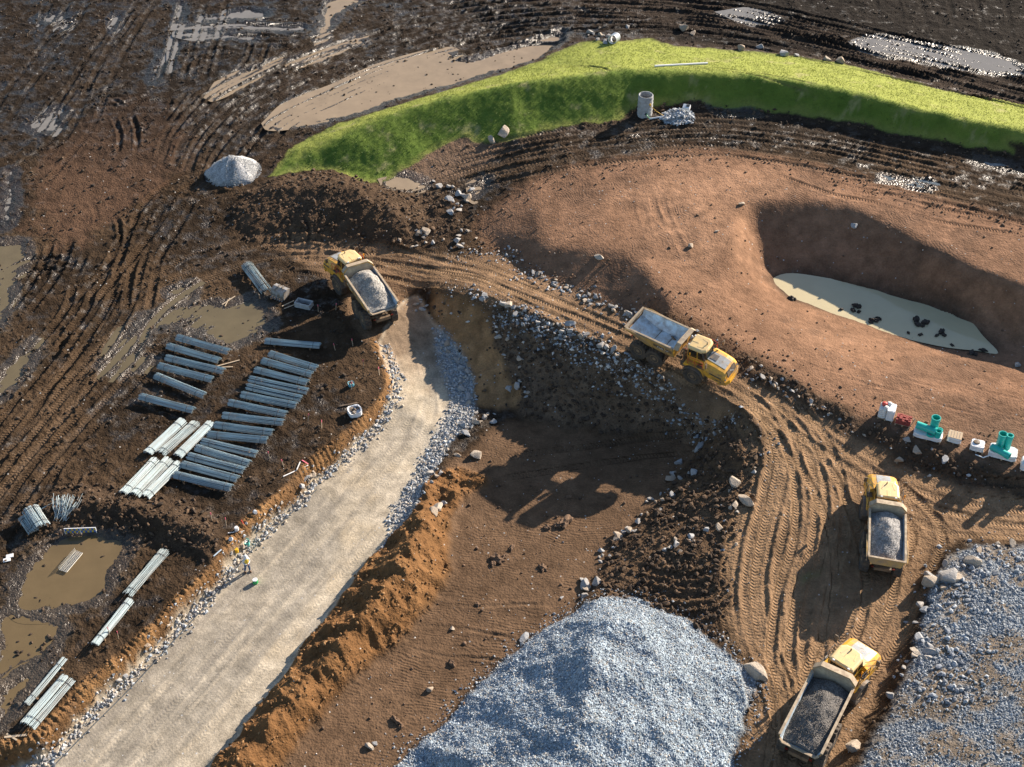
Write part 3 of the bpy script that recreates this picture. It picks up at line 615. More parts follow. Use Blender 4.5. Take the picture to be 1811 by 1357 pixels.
for k, x in enumerate((1560, 1600, 1640, 1690, 1740, 1790)): track([(x, 55 + k * 4), (x - 8, 20), (x - 14, -10)], offs=(0,), depth=.06, berm=.04, vary=.9)
for k in range(80):
    x0, y0 = random.choice([(random.uniform(0, 330), random.uniform(380, 900)), (random.uniform(0, 560), random.uniform(0, 300)), (random.uniform(330, 620), random.uniform(400, 480)), (random.uniform(0, 330), random.uniform(700, 890))])
    a0 = random.gauss(.85, .45); L0 = random.uniform(40, 110); cv = random.uniform(-.5, .5)
    track([(x0 + L0 * t * math.cos(a0 + cv * t), y0 - .75 * L0 * t * math.sin(a0 + cv * t)) for t in (0, .35, .7, 1)], offs=random.choice([(0,), (-.9, .9), (-.3, .5)]), width=random.uniform(.3, .6), depth=random.uniform(.06, .2), berm=random.uniform(.08, .2), vary=.9, strg=random.uniform(.3, 1.1))
# ruts at the foot of the bank, front side
F0 = [(700,330),(790,290),(860,268),(950,248),(1060,232),(1150,222),(1250,216),(1350,225),(1480,247),(1620,277),(1760,310),(1880,340)]
for k, dy in enumerate((0, 12, 24, 36, 50)):
    track(shift(F0, 0, dy * (.8 if k < 3 else 1)), offs=(-1.0, 1.0), depth=.13, berm=.07, strg=1.1, period=.36, col=(0.12,0.085,0.058), colm=.35)
track([(1380,300),(1480,335),(1560,352),(1680,385),(1811,405)], depth=.10, berm=.06); track([(1500,330),(1620,340),(1760,372),(1860,400)], depth=.13, berm=.08)
for k, (x, y) in enumerate(((1530,340), (1545,348), (1555,330), (1570,362))): track([(x, y), (x + 60, y + 15), (x + 110, y + 32)], offs=(0,), depth=.12, berm=.09, strg=.3)
track([(960,128),(1010,118),(1060,120),(1085,130)], offs=(0,), width=.3, depth=.2, berm=.12, strg=0, col=(.10, .08, .04), colm=.8); track([(1200,118),(1290,125),(1380,140),(1450,158)], offs=(-.5, .5), width=.3, depth=.16, berm=.06, strg=.5, col=(.14, .13, .05), colm=.6)
# scrape of dozer tracks on the patch below the grass, ruts on plateau
for k in range(8): track([(735 + k * 13, 322 - k * 7), (728 + k * 13, 305 - k * 8), (745 + k * 13, 290 - k * 7)], offs=(0,), width=.25, depth=.12, berm=.16, strg=.0)
track([(1170,420),(1140,380),(1135,340)], depth=.03, berm=.05, strg=.3); track([(1200,470),(1165,400),(1150,350)], depth=.03, berm=.05, strg=.3)
for y in (495, 520, 540): track([(1230, y - 18), (1290, y + 5), (1350, y + 32)], offs=(0,), depth=.08, berm=.08, strg=.2, width=.3)
for k, (x, y) in enumerate(((1330,620), (1420,650), (1480,640), (1560,690), (1620,660), (1700,720), (1400,600), (1660,700), (1540,640), (1600,735))):
    track([(x, y), (x + 60, y + 14), (x + 130, y + 34), (x + 200, y + 50)], offs=(0,), width=.22, depth=.06, berm=.045, strg=.1)
# haul road
track([(590,475),(680,460),(760,462),(850,478),(930,515),(1020,560),(1110,602),(1200,640),(1290,680),(1365,735),(1415,820),(1435,920),(1430,1040),(1412,1170),(1395,1290),(1385,1400)], depth=.11, berm=.07, strg=.8, col=dry, colm=.4)
track([(560,455),(660,448),(760,472),(860,492),(960,535),(1060,580),(1160,628),(1260,668)], depth=.10, berm=.06, strg=.8, col=dry, colm=.3)
track([(640,470),(740,488),(830,502),(930,540),(1030,582),(1130,625)], depth=.10, berm=.06, strg=1.2, col=dry, colm=.3)
for dx in (0, 24, -14): track(shift([(1270,685),(1335,730),(1362,800),(1352,880),(1332,960),(1322,1040),(1330,1120),(1360,1200),(1378,1280),(1370,1390)], dx, 0), depth=.14, berm=.10, strg=.85, col=dry, colm=.4)
for dx in (0, 34): track(shift([(1340,705),(1400,770),(1430,850),(1432,950),(1405,1050),(1392,1150),(1400,1250),(1385,1390)], dx, 0), depth=.15, berm=.10, strg=.8, col=dry, colm=.35)
track([(1300,680),(1400,745),(1500,825),(1580,880),(1680,925),(1800,935),(1880,940)], depth=.08, berm=.05, strg=.8, col=dry, colm=.3)
track([(1880,915),(1760,905),(1660,880),(1560,840),(1470,785),(1380,725)], depth=.08, berm=.05, strg=.8, col=dry, colm=.3)
track([(1880,890),(1760,878),(1660,860),(1580,830)], depth=.07, berm=.05, strg=1.2)
track([(1620,900),(1640,960),(1600,1050),(1560,1130),(1500,1200),(1450,1300),(1420,1390)], depth=.12, berm=.08, strg=.9, col=dry, colm=.35)
track([(1560,860),(1566,960),(1548,1060),(1510,1150),(1470,1230),(1430,1330)], depth=.12, berm=.08, strg=.9, col=dry, colm=.35)
track([(1420,790),(1470,880),(1500,980),(1500,1080),(1460,1180),(1420,1290)], depth=.11, berm=.08, strg=.8, col=dry, colm=.3)
track([(1520,845),(1590,880),(1640,930),(1660,960)], depth=.10, berm=.06, strg=1.2)
# along the cord bank right of the graded slope
for dy in (0, 16, 32): track([(1090,1010 + dy * .8), (1150,1030 + dy), (1230,1040 + dy), (1290,1020 + dy)], offs=(-.9, .9), depth=.10, berm=.08, strg=.8)
# gravel road
GRD = [(668,545),(712,610),(732,690),(705,775),(628,870),(530,985),(430,1095),(330,1210),(230,1325),(170,1400)]
track(GRD, depth=.03, berm=.02, strg=.14, period=.3, flat=.6); track(shift(GRD, 55, 25), depth=.025, berm=.015, strg=.12, flat=.6); track(shift(GRD, -18, -8), depth=.02, berm=.015, strg=.12, flat=.5)
for (x, y) in ((380,1090),(400,1100),(355,1130),(330,1180),(345,1195),(300,1190),(225,1320),(200,1310),(420,1062),(455,1080),(500,985),(310,1215)):
    a0 = random.uniform(-.5, .6); r0 = random.uniform(18, 34)
    track([(x + r0 * math.cos(a0 + t), y - .6 * r0 * math.sin(a0 + t)) for t in (0.2, .6, 1.0, 1.5)], offs=(0,), width=.16, depth=.05, berm=.09, strg=0)
# cracks / terrace lines on the graded slope
for ln in ([(733,1106),(800,1110),(870,1122),(925,1133)], [(712,1143),(780,1160),(850,1165),(905,1172)], [(760,1070),(850,1072),(980,1068)], [(890,805),(1000,795),(1120,780),(1250,765)]):
    track(ln, offs=(0,), width=.22, depth=.16, berm=.10, strg=.1, vary=.9, col=(0.10,0.065,0.04), colm=.6)
track([(880,830),(1000,812),(1130,795),(1240,785)], depth=.05, berm=.04, strg=1.2)
# mud streak ridges in the brown puddle
for ln in ([(10,1065),(60,1110),(100,1130)], [(40,1060),(90,1060),(120,1075)], [(70,1095),(100,1090),(130,1110)], [(20,1050),(60,1045),(110,1060)]):
    track(ln, offs=(0,), width=.2, depth=-.06, berm=.08, strg=0)
# gentle swell of the road surface is kept; final height
for a in ('road',): pass
gm2 = sstep(.3, -.8, sdist(ell(1428, 1015, 26, 10, -30), .8))
paint(gm2 * .7, (0.11, 0.125, 0.05))
HF = H.copy()
def gz(x, y): return float(samp(HF, x, y))
def gpt(px, py):
    p = ground_at([(px, py)], HF)[0]; return Vector((float(p[0]), float(p[1]), float(p[2])))
# ------------------------------------------------------------------ ground materials
def earth():
    m, nt, b = nodes_of('earth'); pos = GEO(nt)
    ac = N(nt, 'ShaderNodeAttribute', attribute_name='col'); ap = N(nt, 'ShaderNodeAttribute', attribute_name='prm'); at_ = N(nt, 'ShaderNodeAttribute', attribute_name='trd')
    sp = N(nt, 'ShaderNodeSeparateColor'); nt.links.new(ap.outputs['Color'], sp.inputs[0]); wet, peb, grv = sp.outputs[0], sp.outputs[1], sp.outputs[2]; rgh = ap.outputs['Alpha']
    st = N(nt, 'ShaderNodeSeparateXYZ'); nt.links.new(at_.outputs['Vector'], st.inputs[0]); phase, strg = st.outputs[0], st.outputs[1]
    n1 = NOISE(nt, pos, .9, 6, .62); n2 = NOISE(nt, pos, 7.0, 3, .65); n3 = NOISE(nt, pos, .18, 2, .6)
    k = MATH(nt, 'MULTIPLY', MATH(nt, 'MULTIPLY_ADD', n1, 1.5, .25), MATH(nt, 'MULTIPLY_ADD', n2, .9, .55))
    k = MATH(nt, 'MULTIPLY', k, MATH(nt, 'MULTIPLY_ADD', n3, .7, .65))
    kc = N(nt, 'ShaderNodeCombineXYZ'); [nt.links.new(k, kc.inputs[i]) for i in range(3)]
    col = MIX(nt, 1.0, ac.outputs['Color'], kc.outputs[0], 'MULTIPLY')
    # pebbles and stone chips
    vd = VORO(nt, pos, 3.4); vc = VORO(nt, pos, 3.4, out='Color'); vs_ = N(nt, 'ShaderNodeSeparateColor'); nt.links.new(vc, vs_.inputs[0])
    pm = MATH(nt, 'MULTIPLY', MATH(nt, 'LESS_THAN', vs_.outputs[0], MATH(nt, 'MULTIPLY', peb, .35)), MATH(nt, 'LESS_THAN', vd, MATH(nt, 'MULTIPLY_ADD', vs_.outputs[1], .16, .12)))
    col = MIX(nt, pm, col, MIX(nt, vs_.outputs[2], (.26, .25, .24, 1), (.46, .44, .41, 1)))
    # gravel: stone by stone tone
    g1 = VORO(nt, pos, 8.0, out='Color'); gs = N(nt, 'ShaderNodeSeparateColor'); nt.links.new(g1, gs.inputs[0])
    g2 = VORO(nt, pos, 17.0, out='Color'); g2s = N(nt, 'ShaderNodeSeparateColor'); nt.links.new(g2, g2s.inputs[0])
    gv = MATH(nt, 'MULTIPLY_ADD', gs.outputs[0], .75, MATH(nt, 'MULTIPLY_ADD', g2s.outputs[0], .5, .4))
    gc = N(nt, 'ShaderNodeCombineXYZ'); [nt.links.new(gv, gc.inputs[i]) for i in range(3)]
    col = MIX(nt, grv, col, MIX(nt, 1.0, col, gc.outputs[0], 'MULTIPLY'))
    # wet film where the mud is soaked
    wm = MATH(nt, 'MULTIPLY', MATH(nt, 'SUBTRACT', MATH(nt, 'MULTIPLY_ADD', n1, 1.6, MATH(nt, 'MULTIPLY', wet, 1.35)), 1.22), 3.6, clamp=True)
    col = MIX(nt, wm, col, MIX(nt, 1.0, col, (.72, .74, .78, 1), 'MULTIPLY'))
    nt.links.new(col, b.inputs['Base Color'])
    nt.links.new(MATH(nt, 'MULTIPLY_ADD', wm, -.66, .95), b.inputs['Roughness'])
    nt.links.new(MATH(nt, 'MULTIPLY_ADD', wm, .34, .05), b.inputs['Specular IOR Level'])
    # relief
    hb = MATH(nt, 'ADD', MATH(nt, 'MULTIPLY', NOISE(nt, pos, 2.6, 5, .62), .15), MATH(nt, 'MULTIPLY', VORO(nt, pos, 6.5), .05))
    hb = MATH(nt, 'MULTIPLY', hb, rgh)
    hb = MATH(nt, 'ADD', hb, MATH(nt, 'MULTIPLY', VORO(nt, pos, 9.0), MATH(nt, 'MULTIPLY', grv, .05)))
    hb = MATH(nt, 'ADD', hb, MATH(nt, 'MULTIPLY', pm, .05))
    sn = MATH(nt, 'SINE', phase)
    sn = MATH(nt, 'MULTIPLY', sn, MATH(nt, 'MULTIPLY_ADD', n2, .9, .35))
    hb = MATH(nt, 'ADD', hb, MATH(nt, 'MULTIPLY', MATH(nt, 'MULTIPLY', sn, strg), .032))
    nt.links.new(BUMP(nt, hb, 1.0, 1.0), b.inputs['Normal'])
    return m
def grassmat(name='turf'):
    m, nt, b = nodes_of(name); pos = GEO(nt)
    ac = N(nt, 'ShaderNodeAttribute', attribute_name='col')
    n1 = NOISE(nt, pos, 1.6, 8, .7); n2 = NOISE(nt, pos, 14, 4, .7)
    k = MATH(nt, 'MULTIPLY', MATH(nt, 'MULTIPLY_ADD', n1, .7, .65), MATH(nt, 'MULTIPLY_ADD', n2, .6, .7))
    kc = N(nt, 'ShaderNodeCombineXYZ'); [nt.links.new(k, kc.inputs[i]) for i in range(3)]
    nt.links.new(MIX(nt, 1.0, ac.outputs['Color'], kc.outputs[0], 'MULTIPLY'), b.inputs['Base Color'])
    b.inputs['Roughness'].default_value = .9; b.inputs['Specular IOR Level'].default_value = .1
    hb = MATH(nt, 'ADD', MATH(nt, 'MULTIPLY', NOISE(nt, pos, 9, 5, .7), .05), MATH(nt, 'MULTIPLY', NOISE(nt, pos, 1.6, 4, .6), .08))
    nt.links.new(BUMP(nt, hb, 1.0, 1.0), b.inputs['Normal'])
    return m
EARTH = earth(); TURF = grassmat()
# ------------------------------------------------------------------ the ground sheet, cut along the zone borders
yb = np.array([-45, -20, 0, 15, 27, 35, 39.0]); ya = np.array([176, 181, 190, 206, 235, 290, 390, 600, 1000, 1900.0])
ub = np.array([1.03, 1.08, 1.18, 1.4, 1.8, 2.6, 4.2, 7.5, 14.0])
ROWX = np.concatenate([yb, ROW, ya]); UX = np.concatenate([-ub[::-1], uu, ub])
ri = np.clip(np.arange(len(ROWX)) - len(yb), 0, NY - 1); ci = np.clip(np.arange(len(UX)) - len(ub), 0, NX - 1)
ix = np.ix_(ri, ci)
VX = UX[None, :] * halfw(ROWX)[:, None]; VY = np.repeat(ROWX[:, None], len(UX), 1)
VZ = HF[ix]
outm = ((np.arange(len(ROWX)) < len(yb)) | (np.arange(len(ROWX)) >= len(yb) + NY))[:, None] | ((np.arange(len(UX)) < len(ub)) | (np.arange(len(UX)) >= len(ub) + NX))[None, :]
VZ = np.where(outm, blur(HF, 30)[ix], VZ)
nr, nc = VX.shape
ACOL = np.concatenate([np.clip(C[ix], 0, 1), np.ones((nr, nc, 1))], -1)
APRM = np.stack([WET[ix], PEB[ix], GRV[ix], RGH[ix]], -1); ATRD = np.stack([PHASE[ix], TSTR[ix], 0 * VX], -1)
ATRD[..., 1] *= ~outm
gy, gx = np.zeros_like(VZ), np.zeros_like(VZ)
P3 = np.stack([VX, VY, VZ], -1)
du = np.empty_like(P3); dv = np.empty_like(P3)
du[:, 1:-1] = P3[:, 2:] - P3[:, :-2]; du[:, 0] = P3[:, 1] - P3[:, 0]; du[:, -1] = P3[:, -1] - P3[:, -2]
dv[1:-1] = P3[2:] - P3[:-2]; dv[0] = P3[1] - P3[0]; dv[-1] = P3[-1] - P3[-2]
NRM = np.cross(du, dv); NRM /= np.linalg.norm(NRM, axis=-1, keepdims=True)
zone = np.zeros((nr, nc), int)     # 0 ground
ZN = ['ground', 'haul_road', 'gravel_road', 'grass_bank', 'gravel_pile', 'gravel_pad', 'spoil_ridge', 'plateau', 'embankment', 'graded_slope']
def setz(k, i, lim=0.0): zone[SD[k][ix] < lim] = i
setz('plateau', 7); setz('haul', 1); setz('mid', 9); setz('slope', 8); setz('rubble', 8); setz('ridge', 6); setz('road', 2, .1); setz('pile', 4, .1); setz('pad', 5); setz('grass', 3)
zone[outm & (zone != 0)] = 0
fz = zone[:-1, :-1]
def ground_piece(name, i, mat):
    rr, cc = np.where(fz == i)
    if len(rr) == 0: return None
    idx = np.arange(nr * nc).reshape(nr, nc)
    F = np.stack([idx[rr, cc], idx[rr, cc + 1], idx[rr + 1, cc + 1], idx[rr + 1, cc]], -1)
    used, inv = np.unique(F, return_inverse=True); F = inv.reshape(F.shape)
    me = bpy.data.meshes.new(name); nv, nf = len(used), len(F)
    me.vertices.add(nv); me.vertices.foreach_set('co', P3.reshape(-1, 3)[used].astype(np.float32).ravel())
    me.loops.add(nf * 4); me.loops.foreach_set('vertex_index', F.astype(np.int32).ravel())
    me.polygons.add(nf); me.polygons.foreach_set('loop_start', np.arange(0, nf * 4, 4, dtype=np.int32))
    me.update(calc_edges=True); me.polygons.foreach_set('use_smooth', np.ones(nf, bool))
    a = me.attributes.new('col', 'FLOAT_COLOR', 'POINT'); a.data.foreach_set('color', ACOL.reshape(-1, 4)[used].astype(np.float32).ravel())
    a = me.attributes.new('prm', 'FLOAT_COLOR', 'POINT'); a.data.foreach_set('color', APRM.reshape(-1, 4)[used].astype(np.float32).ravel())
    a = me.attributes.new('trd', 'FLOAT_VECTOR', 'POINT'); a.data.foreach_set('vector', ATRD.reshape(-1, 3)[used].astype(np.float32).ravel())
    me.normals_split_custom_set_from_vertices(NRM.reshape(-1, 3)[used])
    me.materials.append(mat)
    o = bpy.data.objects.new(name, me); COL.objects.link(o); return o
PIECE = {}
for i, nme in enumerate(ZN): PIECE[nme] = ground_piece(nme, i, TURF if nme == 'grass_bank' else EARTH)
for nme, lab in dict(ground='dark churned mud of the building site, cut by ruts and puddles', haul_road='tan rutted haul road curving past the dump trucks', gravel_road='pale compacted gravel road running down to the lower left', grass_bank='bright green grass covered bank curving behind the site', gravel_pad='blue grey crushed stone platform at the lower right', spoil_ridge='orange brown soil ridge between gravel road and graded slope', plateau='reddish brown graded ground around the pond', embankment='shaded embankment slope with dark rubble below the haul road', graded_slope='smooth brown slope combed with dozer track lines').items():
    tag(PIECE[nme], lab, kind='structure')
tag(PIECE['gravel_pile'], 'big blue grey crushed stone heap at the bottom centre', 'gravel pile')
# ------------------------------------------------------------------ water
def water(name, col, rough=.06, var=.12):
    m, nt, b = nodes_of(name); pos = GEO(nt)
    f = NOISE(nt, pos, .5, 4, .6)
    nt.links.new(MIX(nt, f, tuple(x * (1 - var) for x in col) + (1,), tuple(x * (1 + var) for x in col) + (1,)), b.inputs['Base Color'])
    b.inputs['Roughness'].default_value = rough; b.inputs['IOR'].default_value = 1.33
    nt.links.new(BUMP(nt, NOISE(nt, pos, 3.0, 2, .5), .25, .01), b.inputs['Normal'])
    return m
WM = dict(tan=water('tan_water', (.27, .205, .135), .05, .3), grey=water('grey_water', (.19, .175, .155), .05, .3), olive=water('olive_water', (.125, .10, .058), .05, .3), brown=water('brown_water', (.135, .097, .05), .05, .25), blue=water('clear_water', (.10, .12, .13)), pond=water('pond_water', (.50, .43, .27), .07, .10))
def sheet(name, pts, z, mat):
    P = smooth_line(np.vstack([pts, pts[:1]]), 4)[:-1]
    me = bpy.data.meshes.new(name); me.from_pydata([(x, y, z) for x, y in P], [], [tuple(range(len(P)))]); me.materials.append(mat)
    if me.polygons[0].normal.z < 0: me.flip_normals()
    o = bpy.data.objects.new(name, me); COL.objects.link(o); return o
for (lab, P, z, kind) in PUDDLES: tag(sheet('puddle', P, z, WM[kind]), lab, kind='structure')
pw = np.array([at(x, y, POND_Z) for x, y in bl(17)[:-1]]); pc = pw.mean(0); q = pw - pc
tag(sheet('pond', pc + q * (1 + .9 / np.hypot(q[:, 0], q[:, 1])[:, None]), POND_Z, WM['pond']), 'milky yellow pond in the pit on the plateau', kind='structure')

# ------------------------------------------------------------------ loose stones and clods
def stonemat(name, rough=.92):
    m, nt, b = nodes_of(name); ac = N(nt, 'ShaderNodeAttribute', attribute_name='col'); f = NOISE(nt, GEO(nt), 11, 3, .6)
    k = MATH(nt, 'MULTIPLY_ADD', f, .9, .55); kc = N(nt, 'ShaderNodeCombineXYZ'); [nt.links.new(k, kc.inputs[i]) for i in range(3)]
    nt.links.new(MIX(nt, 1.0, ac.outputs['Color'], kc.outputs[0], 'MULTIPLY'), b.inputs['Base Color'])
    b.inputs['Roughness'].default_value = rough; b.inputs['Specular IOR Level'].default_value = .25
    return m
STONE = stonemat('loose_stone')
OCT_V = np.array([(1,0,0),(-1,0,0),(0,1,0),(0,-1,0),(0,0,1),(0,0,-1)], float)
OCT_F = np.array([(0,2,4),(2,1,4),(1,3,4),(3,0,4),(2,0,5),(1,2,5),(3,1,5),(0,3,5)])
def ico(sub):
    bm = bmesh.new(); bmesh.ops.create_icosphere(bm, subdivisions=sub, radius=1); v = np.array([x.co[:] for x in bm.verts]); f = np.array([[y.index for y in x.verts] for x in bm.faces]); bm.free(); return v, f
ICO_V, ICO_F = ico(1)
def stones(name, pts, size, cols, base='oct', flat=.75, parent=None, smooth=False, sink=.25, mat=None):
    """many stones joined as one mesh"""
    TV, TFc = (OCT_V, OCT_F) if base == 'oct' else (ICO_V, ICO_F)
    n = len(pts); nv, nf = len(TV), len(TFc)
    V = np.repeat(TV[None], n, 0) * RNG.uniform(.6, 1.3, (n, nv, 1)) * np.stack([RNG.uniform(.7, 1.25, n), RNG.uniform(.6, 1.0, n), RNG.uniform(.5, .9, n) * flat / .75], -1)[:, None, :]
    a = RNG.uniform(0, 2 * np.pi, n); b = RNG.uniform(-.5, .5, n); ca, sa, cb, sb = np.cos(a), np.sin(a), np.cos(b), np.sin(b)
    x, y, z = V[..., 0], V[..., 1], V[..., 2]
    y, z = y * cb[:, None] - z * sb[:, None], y * sb[:, None] + z * cb[:, None]
    x, y = x * ca[:, None] - y * sa[:, None], x * sa[:, None] + y * ca[:, None]
    V = np.stack([x, y, z], -1) * (size * .5)[:, None, None] + pts[:, None, :]
    V[..., 2] += (size * .5 * (.5 - sink))[:, None]
    F = (TFc[None] + (np.arange(n) * nv)[:, None, None]).reshape(-1, 3)
    me = bpy.data.meshes.new(name); me.vertices.add(n * nv); me.vertices.foreach_set('co', V.astype(np.float32).ravel())
    me.loops.add(len(F) * 3); me.loops.foreach_set('vertex_index', F.astype(np.int32).ravel())
    me.polygons.add(len(F)); me.polygons.foreach_set('loop_start', np.arange(0, len(F) * 3, 3, dtype=np.int32))
    me.update(calc_edges=True)
    me.polygons.foreach_set('use_smooth', np.full(len(F), smooth))
    at2 = me.attributes.new('col', 'FLOAT_COLOR', 'POINT')
    cc = np.concatenate([np.clip(cols, 0, 1), np.ones((n, 1))], -1); at2.data.foreach_set('color', np.repeat(cc, nv, 0).astype(np.float32).ravel())
    me.materials.append(mat or STONE); o = bpy.data.objects.new(name, me); COL.objects.link(o)
    if parent: o.parent = parent
    o['kind'] = 'stuff'
    return o
CELLA = (np.gradient(ROW)[:, None] * (2 * halfw(ROW) / (NX - 1))[:, None]) * np.ones_like(GX)
TRK = []
for (rx, ry, yw, zz) in ((656, 509, 117, 0), (1168, 574, -43, 3.0), (1567, 941, 79, .7), (1444, 1258, 58, 0)):
    c_ = at(rx, ry, zz + 2.85); f_ = np.array([math.cos(R(yw)), math.sin(R(yw))]); TRK.append((c_ - f_ * 2.6, c_ + f_ * 7.4))
TD = np.full_like(GX, 99.0)
for a_, b_ in TRK:
    e_ = b_ - a_; t_ = np.clip(((GX - a_[0]) * e_[0] + (GY - a_[1]) * e_[1]) / (e_ @ e_), 0, 1); TD = np.minimum(TD, np.hypot(GX - a_[0] - t_ * e_[0], GY - a_[1] - t_ * e_[1]))
VIS = (TD > 1.75) & (np.abs(GX) < 1.06 * (0.285 * GY + 19.5)) & (GY > 45) & (GY < 165)
def pick(weight, n):
    w = (weight * CELLA * VIS).ravel(); c = np.cumsum(w); k = np.searchsorted(c, RNG.uniform(0, c[-1], n))
    r, cc = np.unravel_index(np.clip(k, 0, w.size - 1), GX.shape)
    y = ROW[r] + RNG.uniform(-.5, .5, n) * np.gradient(ROW)[r]; x = GX[r, cc] + RNG.uniform(-.5, .5, n) * 2 * halfw(ROW[r]) / (NX - 1)
    return np.stack([x, y, samp(HF, x, y)], -1)
def tones(n, cols, var=.25):
    c = np.array(cols)[RNG.integers(0, len(cols), n)]; return c * RNG.uniform(1 - var, 1 + var, (n, 1))
GREY = [(.27, .30, .33), (.33, .36, .39), (.21, .235, .265), (.42, .44, .45), (.30, .32, .34)]
PALE = [(.42, .40, .37), (.34, .33, .32), (.50, .47, .43), (.30, .29, .28), (.40, .34, .27)]
SOIL = [(.085, .056, .035), (.065, .043, .028), (.11, .071, .044), (.052, .036, .025)]
def sizes(n, lo, hi, p=2.0): return lo + (hi - lo) * RNG.uniform(0, 1, n) ** p
m_pile = sstep(.15, -.1, SD['pile']); n = 46000
stones('stone', pick(m_pile, n), sizes(n, .06, .20, 2.4), tones(n, [(g[0] * 1.0, g[1] * 1.06, g[2] * 1.12) for g in GREY] + [(.40, .37, .33)], .35), parent=PIECE['gravel_pile'])
n = 900; stones('loose_stone', pick(sstep(1.3, 0, SD['pile']) * (SD['pile'] > -.2), n), sizes(n, .1, .3), tones(n, GREY)).update({}) if False else None
def stuff(o, lab): o['label'] = lab; return o
n = 1500; stuff(stones('stone_scatter', pick(sstep(1.6, 0, SD['pile']) * (SD['pile'] > -.2), n), sizes(n, .08, .26), tones(n, GREY)), 'loose grey stones strewn round the edge of the gravel heap')
n = 26000; stuff(stones('crushed_stone', pick(sstep(.3, -.4, SD['pad']) * (.18 + sstep(.2, -.3, n_md + .8 * n_lo + .05)), n), sizes(n, .06, .25, 3.2), tones(n, GREY, .3)), 'crushed grey stones covering the platform')
edge = np.exp(-((SD['pad'] + 2.2) / 1.8) ** 2) * (GY > 52)
n = 800; stuff(stones('broken_rock', pick(edge, n), sizes(n, .16, .5, 2.6), tones(n, [(.27,.30,.33),(.33,.35,.37),(.22,.24,.27)], .3), base='ico'), 'broken grey rock along the edge of the stone platform')
n = 2900; stuff(stones('road_rubble', pick(sh * 1.0, n), sizes(n, .10, .40, 2.5), tones(n, GREY + PALE, .25)), 'grey rubble along the right edge of the gravel road')
toe = np.exp(-((SD['cut'] - .35) / .45) ** 2) * (SD['road'] < .4) * (SD['cut'] > -.3)
n = 1900; stuff(stones('toe_rubble', pick(toe, n), sizes(n, .12, .42, 2.0), tones(n, PALE + GREY[:2], .25)), 'pale rubble at the foot of the cut bank')
edge2 = np.exp(-((SD['road'] - .05) / .25) ** 2) * (SD['ridge'] < 2) * (SD['ridge'] > -.3) * (SD['grid'] > 3)
n = 350; stuff(stones('edge_stone', pick(edge2, n), sizes(n, .12, .35, 2.0), tones(n, PALE + GREY, .25)), 'small stones between the gravel road and the soil ridge')
mr = msk('rubble', .5)
n = 3000; stuff(stones('soil_clod', pick(mr + .9 * msk('clods', .5), n), sizes(n, .12, .55, 3.2), tones(n, SOIL, .3), base='ico'), 'dark soil clods on the embankment slope')
band = np.exp(-((sdist(bl(5)[1:9], .3, smooth=False) ) / .1) ** 2) * 0 + mr * sstep(-3.6, -.2, SD['haul'] * 0 - 0) * 0
crestd = np.minimum(np.abs(SD['haul']), 6)
n = 2300; stuff(stones('embankment_rubble', pick(np.exp(-(crestd / .9) ** 2) * (GX > -6) * (GY > 62) * sstep(40, 30, np.abs(GX)) * (SD['plateau'] > -1.2) * np.where(GX > 14, .06, .28) + mr * sstep(3.2, .5, crestd), n), sizes(n, .08, .46, 3.0), tones(n, PALE + GREY + [(.16,.12,.09)], .35)), 'grey stones tipped over the embankment crest')
n = 2700; stuff(stones('mound_clod', pick(msk('mound', .5) + 1.3 * msk('berm', .4) + 1.4 * sstep(.6, -.2, SD['mess']) + 1.5 * foot, n), sizes(n, .10, .5, 3.2), tones(n, SOIL, .3), base='ico'), 'soil clods on the dark spoil mounds')
n = 1300; stuff(stones('orange_clod', pick(msk('ridge', .3) + .8 * msk('cut', .3), n), sizes(n, .08, .32, 2.5), tones(n, [(.20, .108, .046), (.16, .087, .038), (.24, .135, .06)], .2), base='ico', smooth=True), 'orange soil clods on the ridge and cut bank')
mudw = (SD['grass'] > .3) * (SD['plateau'] > 0) * (SD['haul'] > 0) * (SD['mid'] > 0) * (SD['road'] > 0) * (SD['ridge'] > 0) * (SD['pile'] > 0) * (SD['pad'] > 0) * sstep(-.2, .5, n_md)
n = 11000; stuff(stones('mud_clod', pick(mudw * 1.0, n), sizes(n, .08, .42, 3.4), tones(n, [(.052, .037, .026), (.036, .026, .02), (.078, .054, .036)], .3), base='ico'), 'dark mud clods scattered over the churned ground')
n = 1500; stuff(stones('plateau_clod', pick(msk('plateau', .5) * sstep(2.5, 0, np.abs(SD['plateau'] + 1.0)) + .06 * msk('plateau', .5) + .1 * msk('mid', .3), n), sizes(n, .08, .34, 2.8), tones(n, [(.12, .078, .05), (.15, .095, .062), (.09, .06, .04)], .2), base='ico', smooth=True), 'brown clods along the plateau edge')
n = 900; stuff(stones('white_chip', pick(.4 * msk('plateau', .5) + .7 * msk('mid', .3) + .6 * msk('haul', .4) + .3 * msk('clods', .4), n), sizes(n, .05, .17, 2.5), tones(n, PALE, .2)), 'pale stone chips sprinkled over the earth')

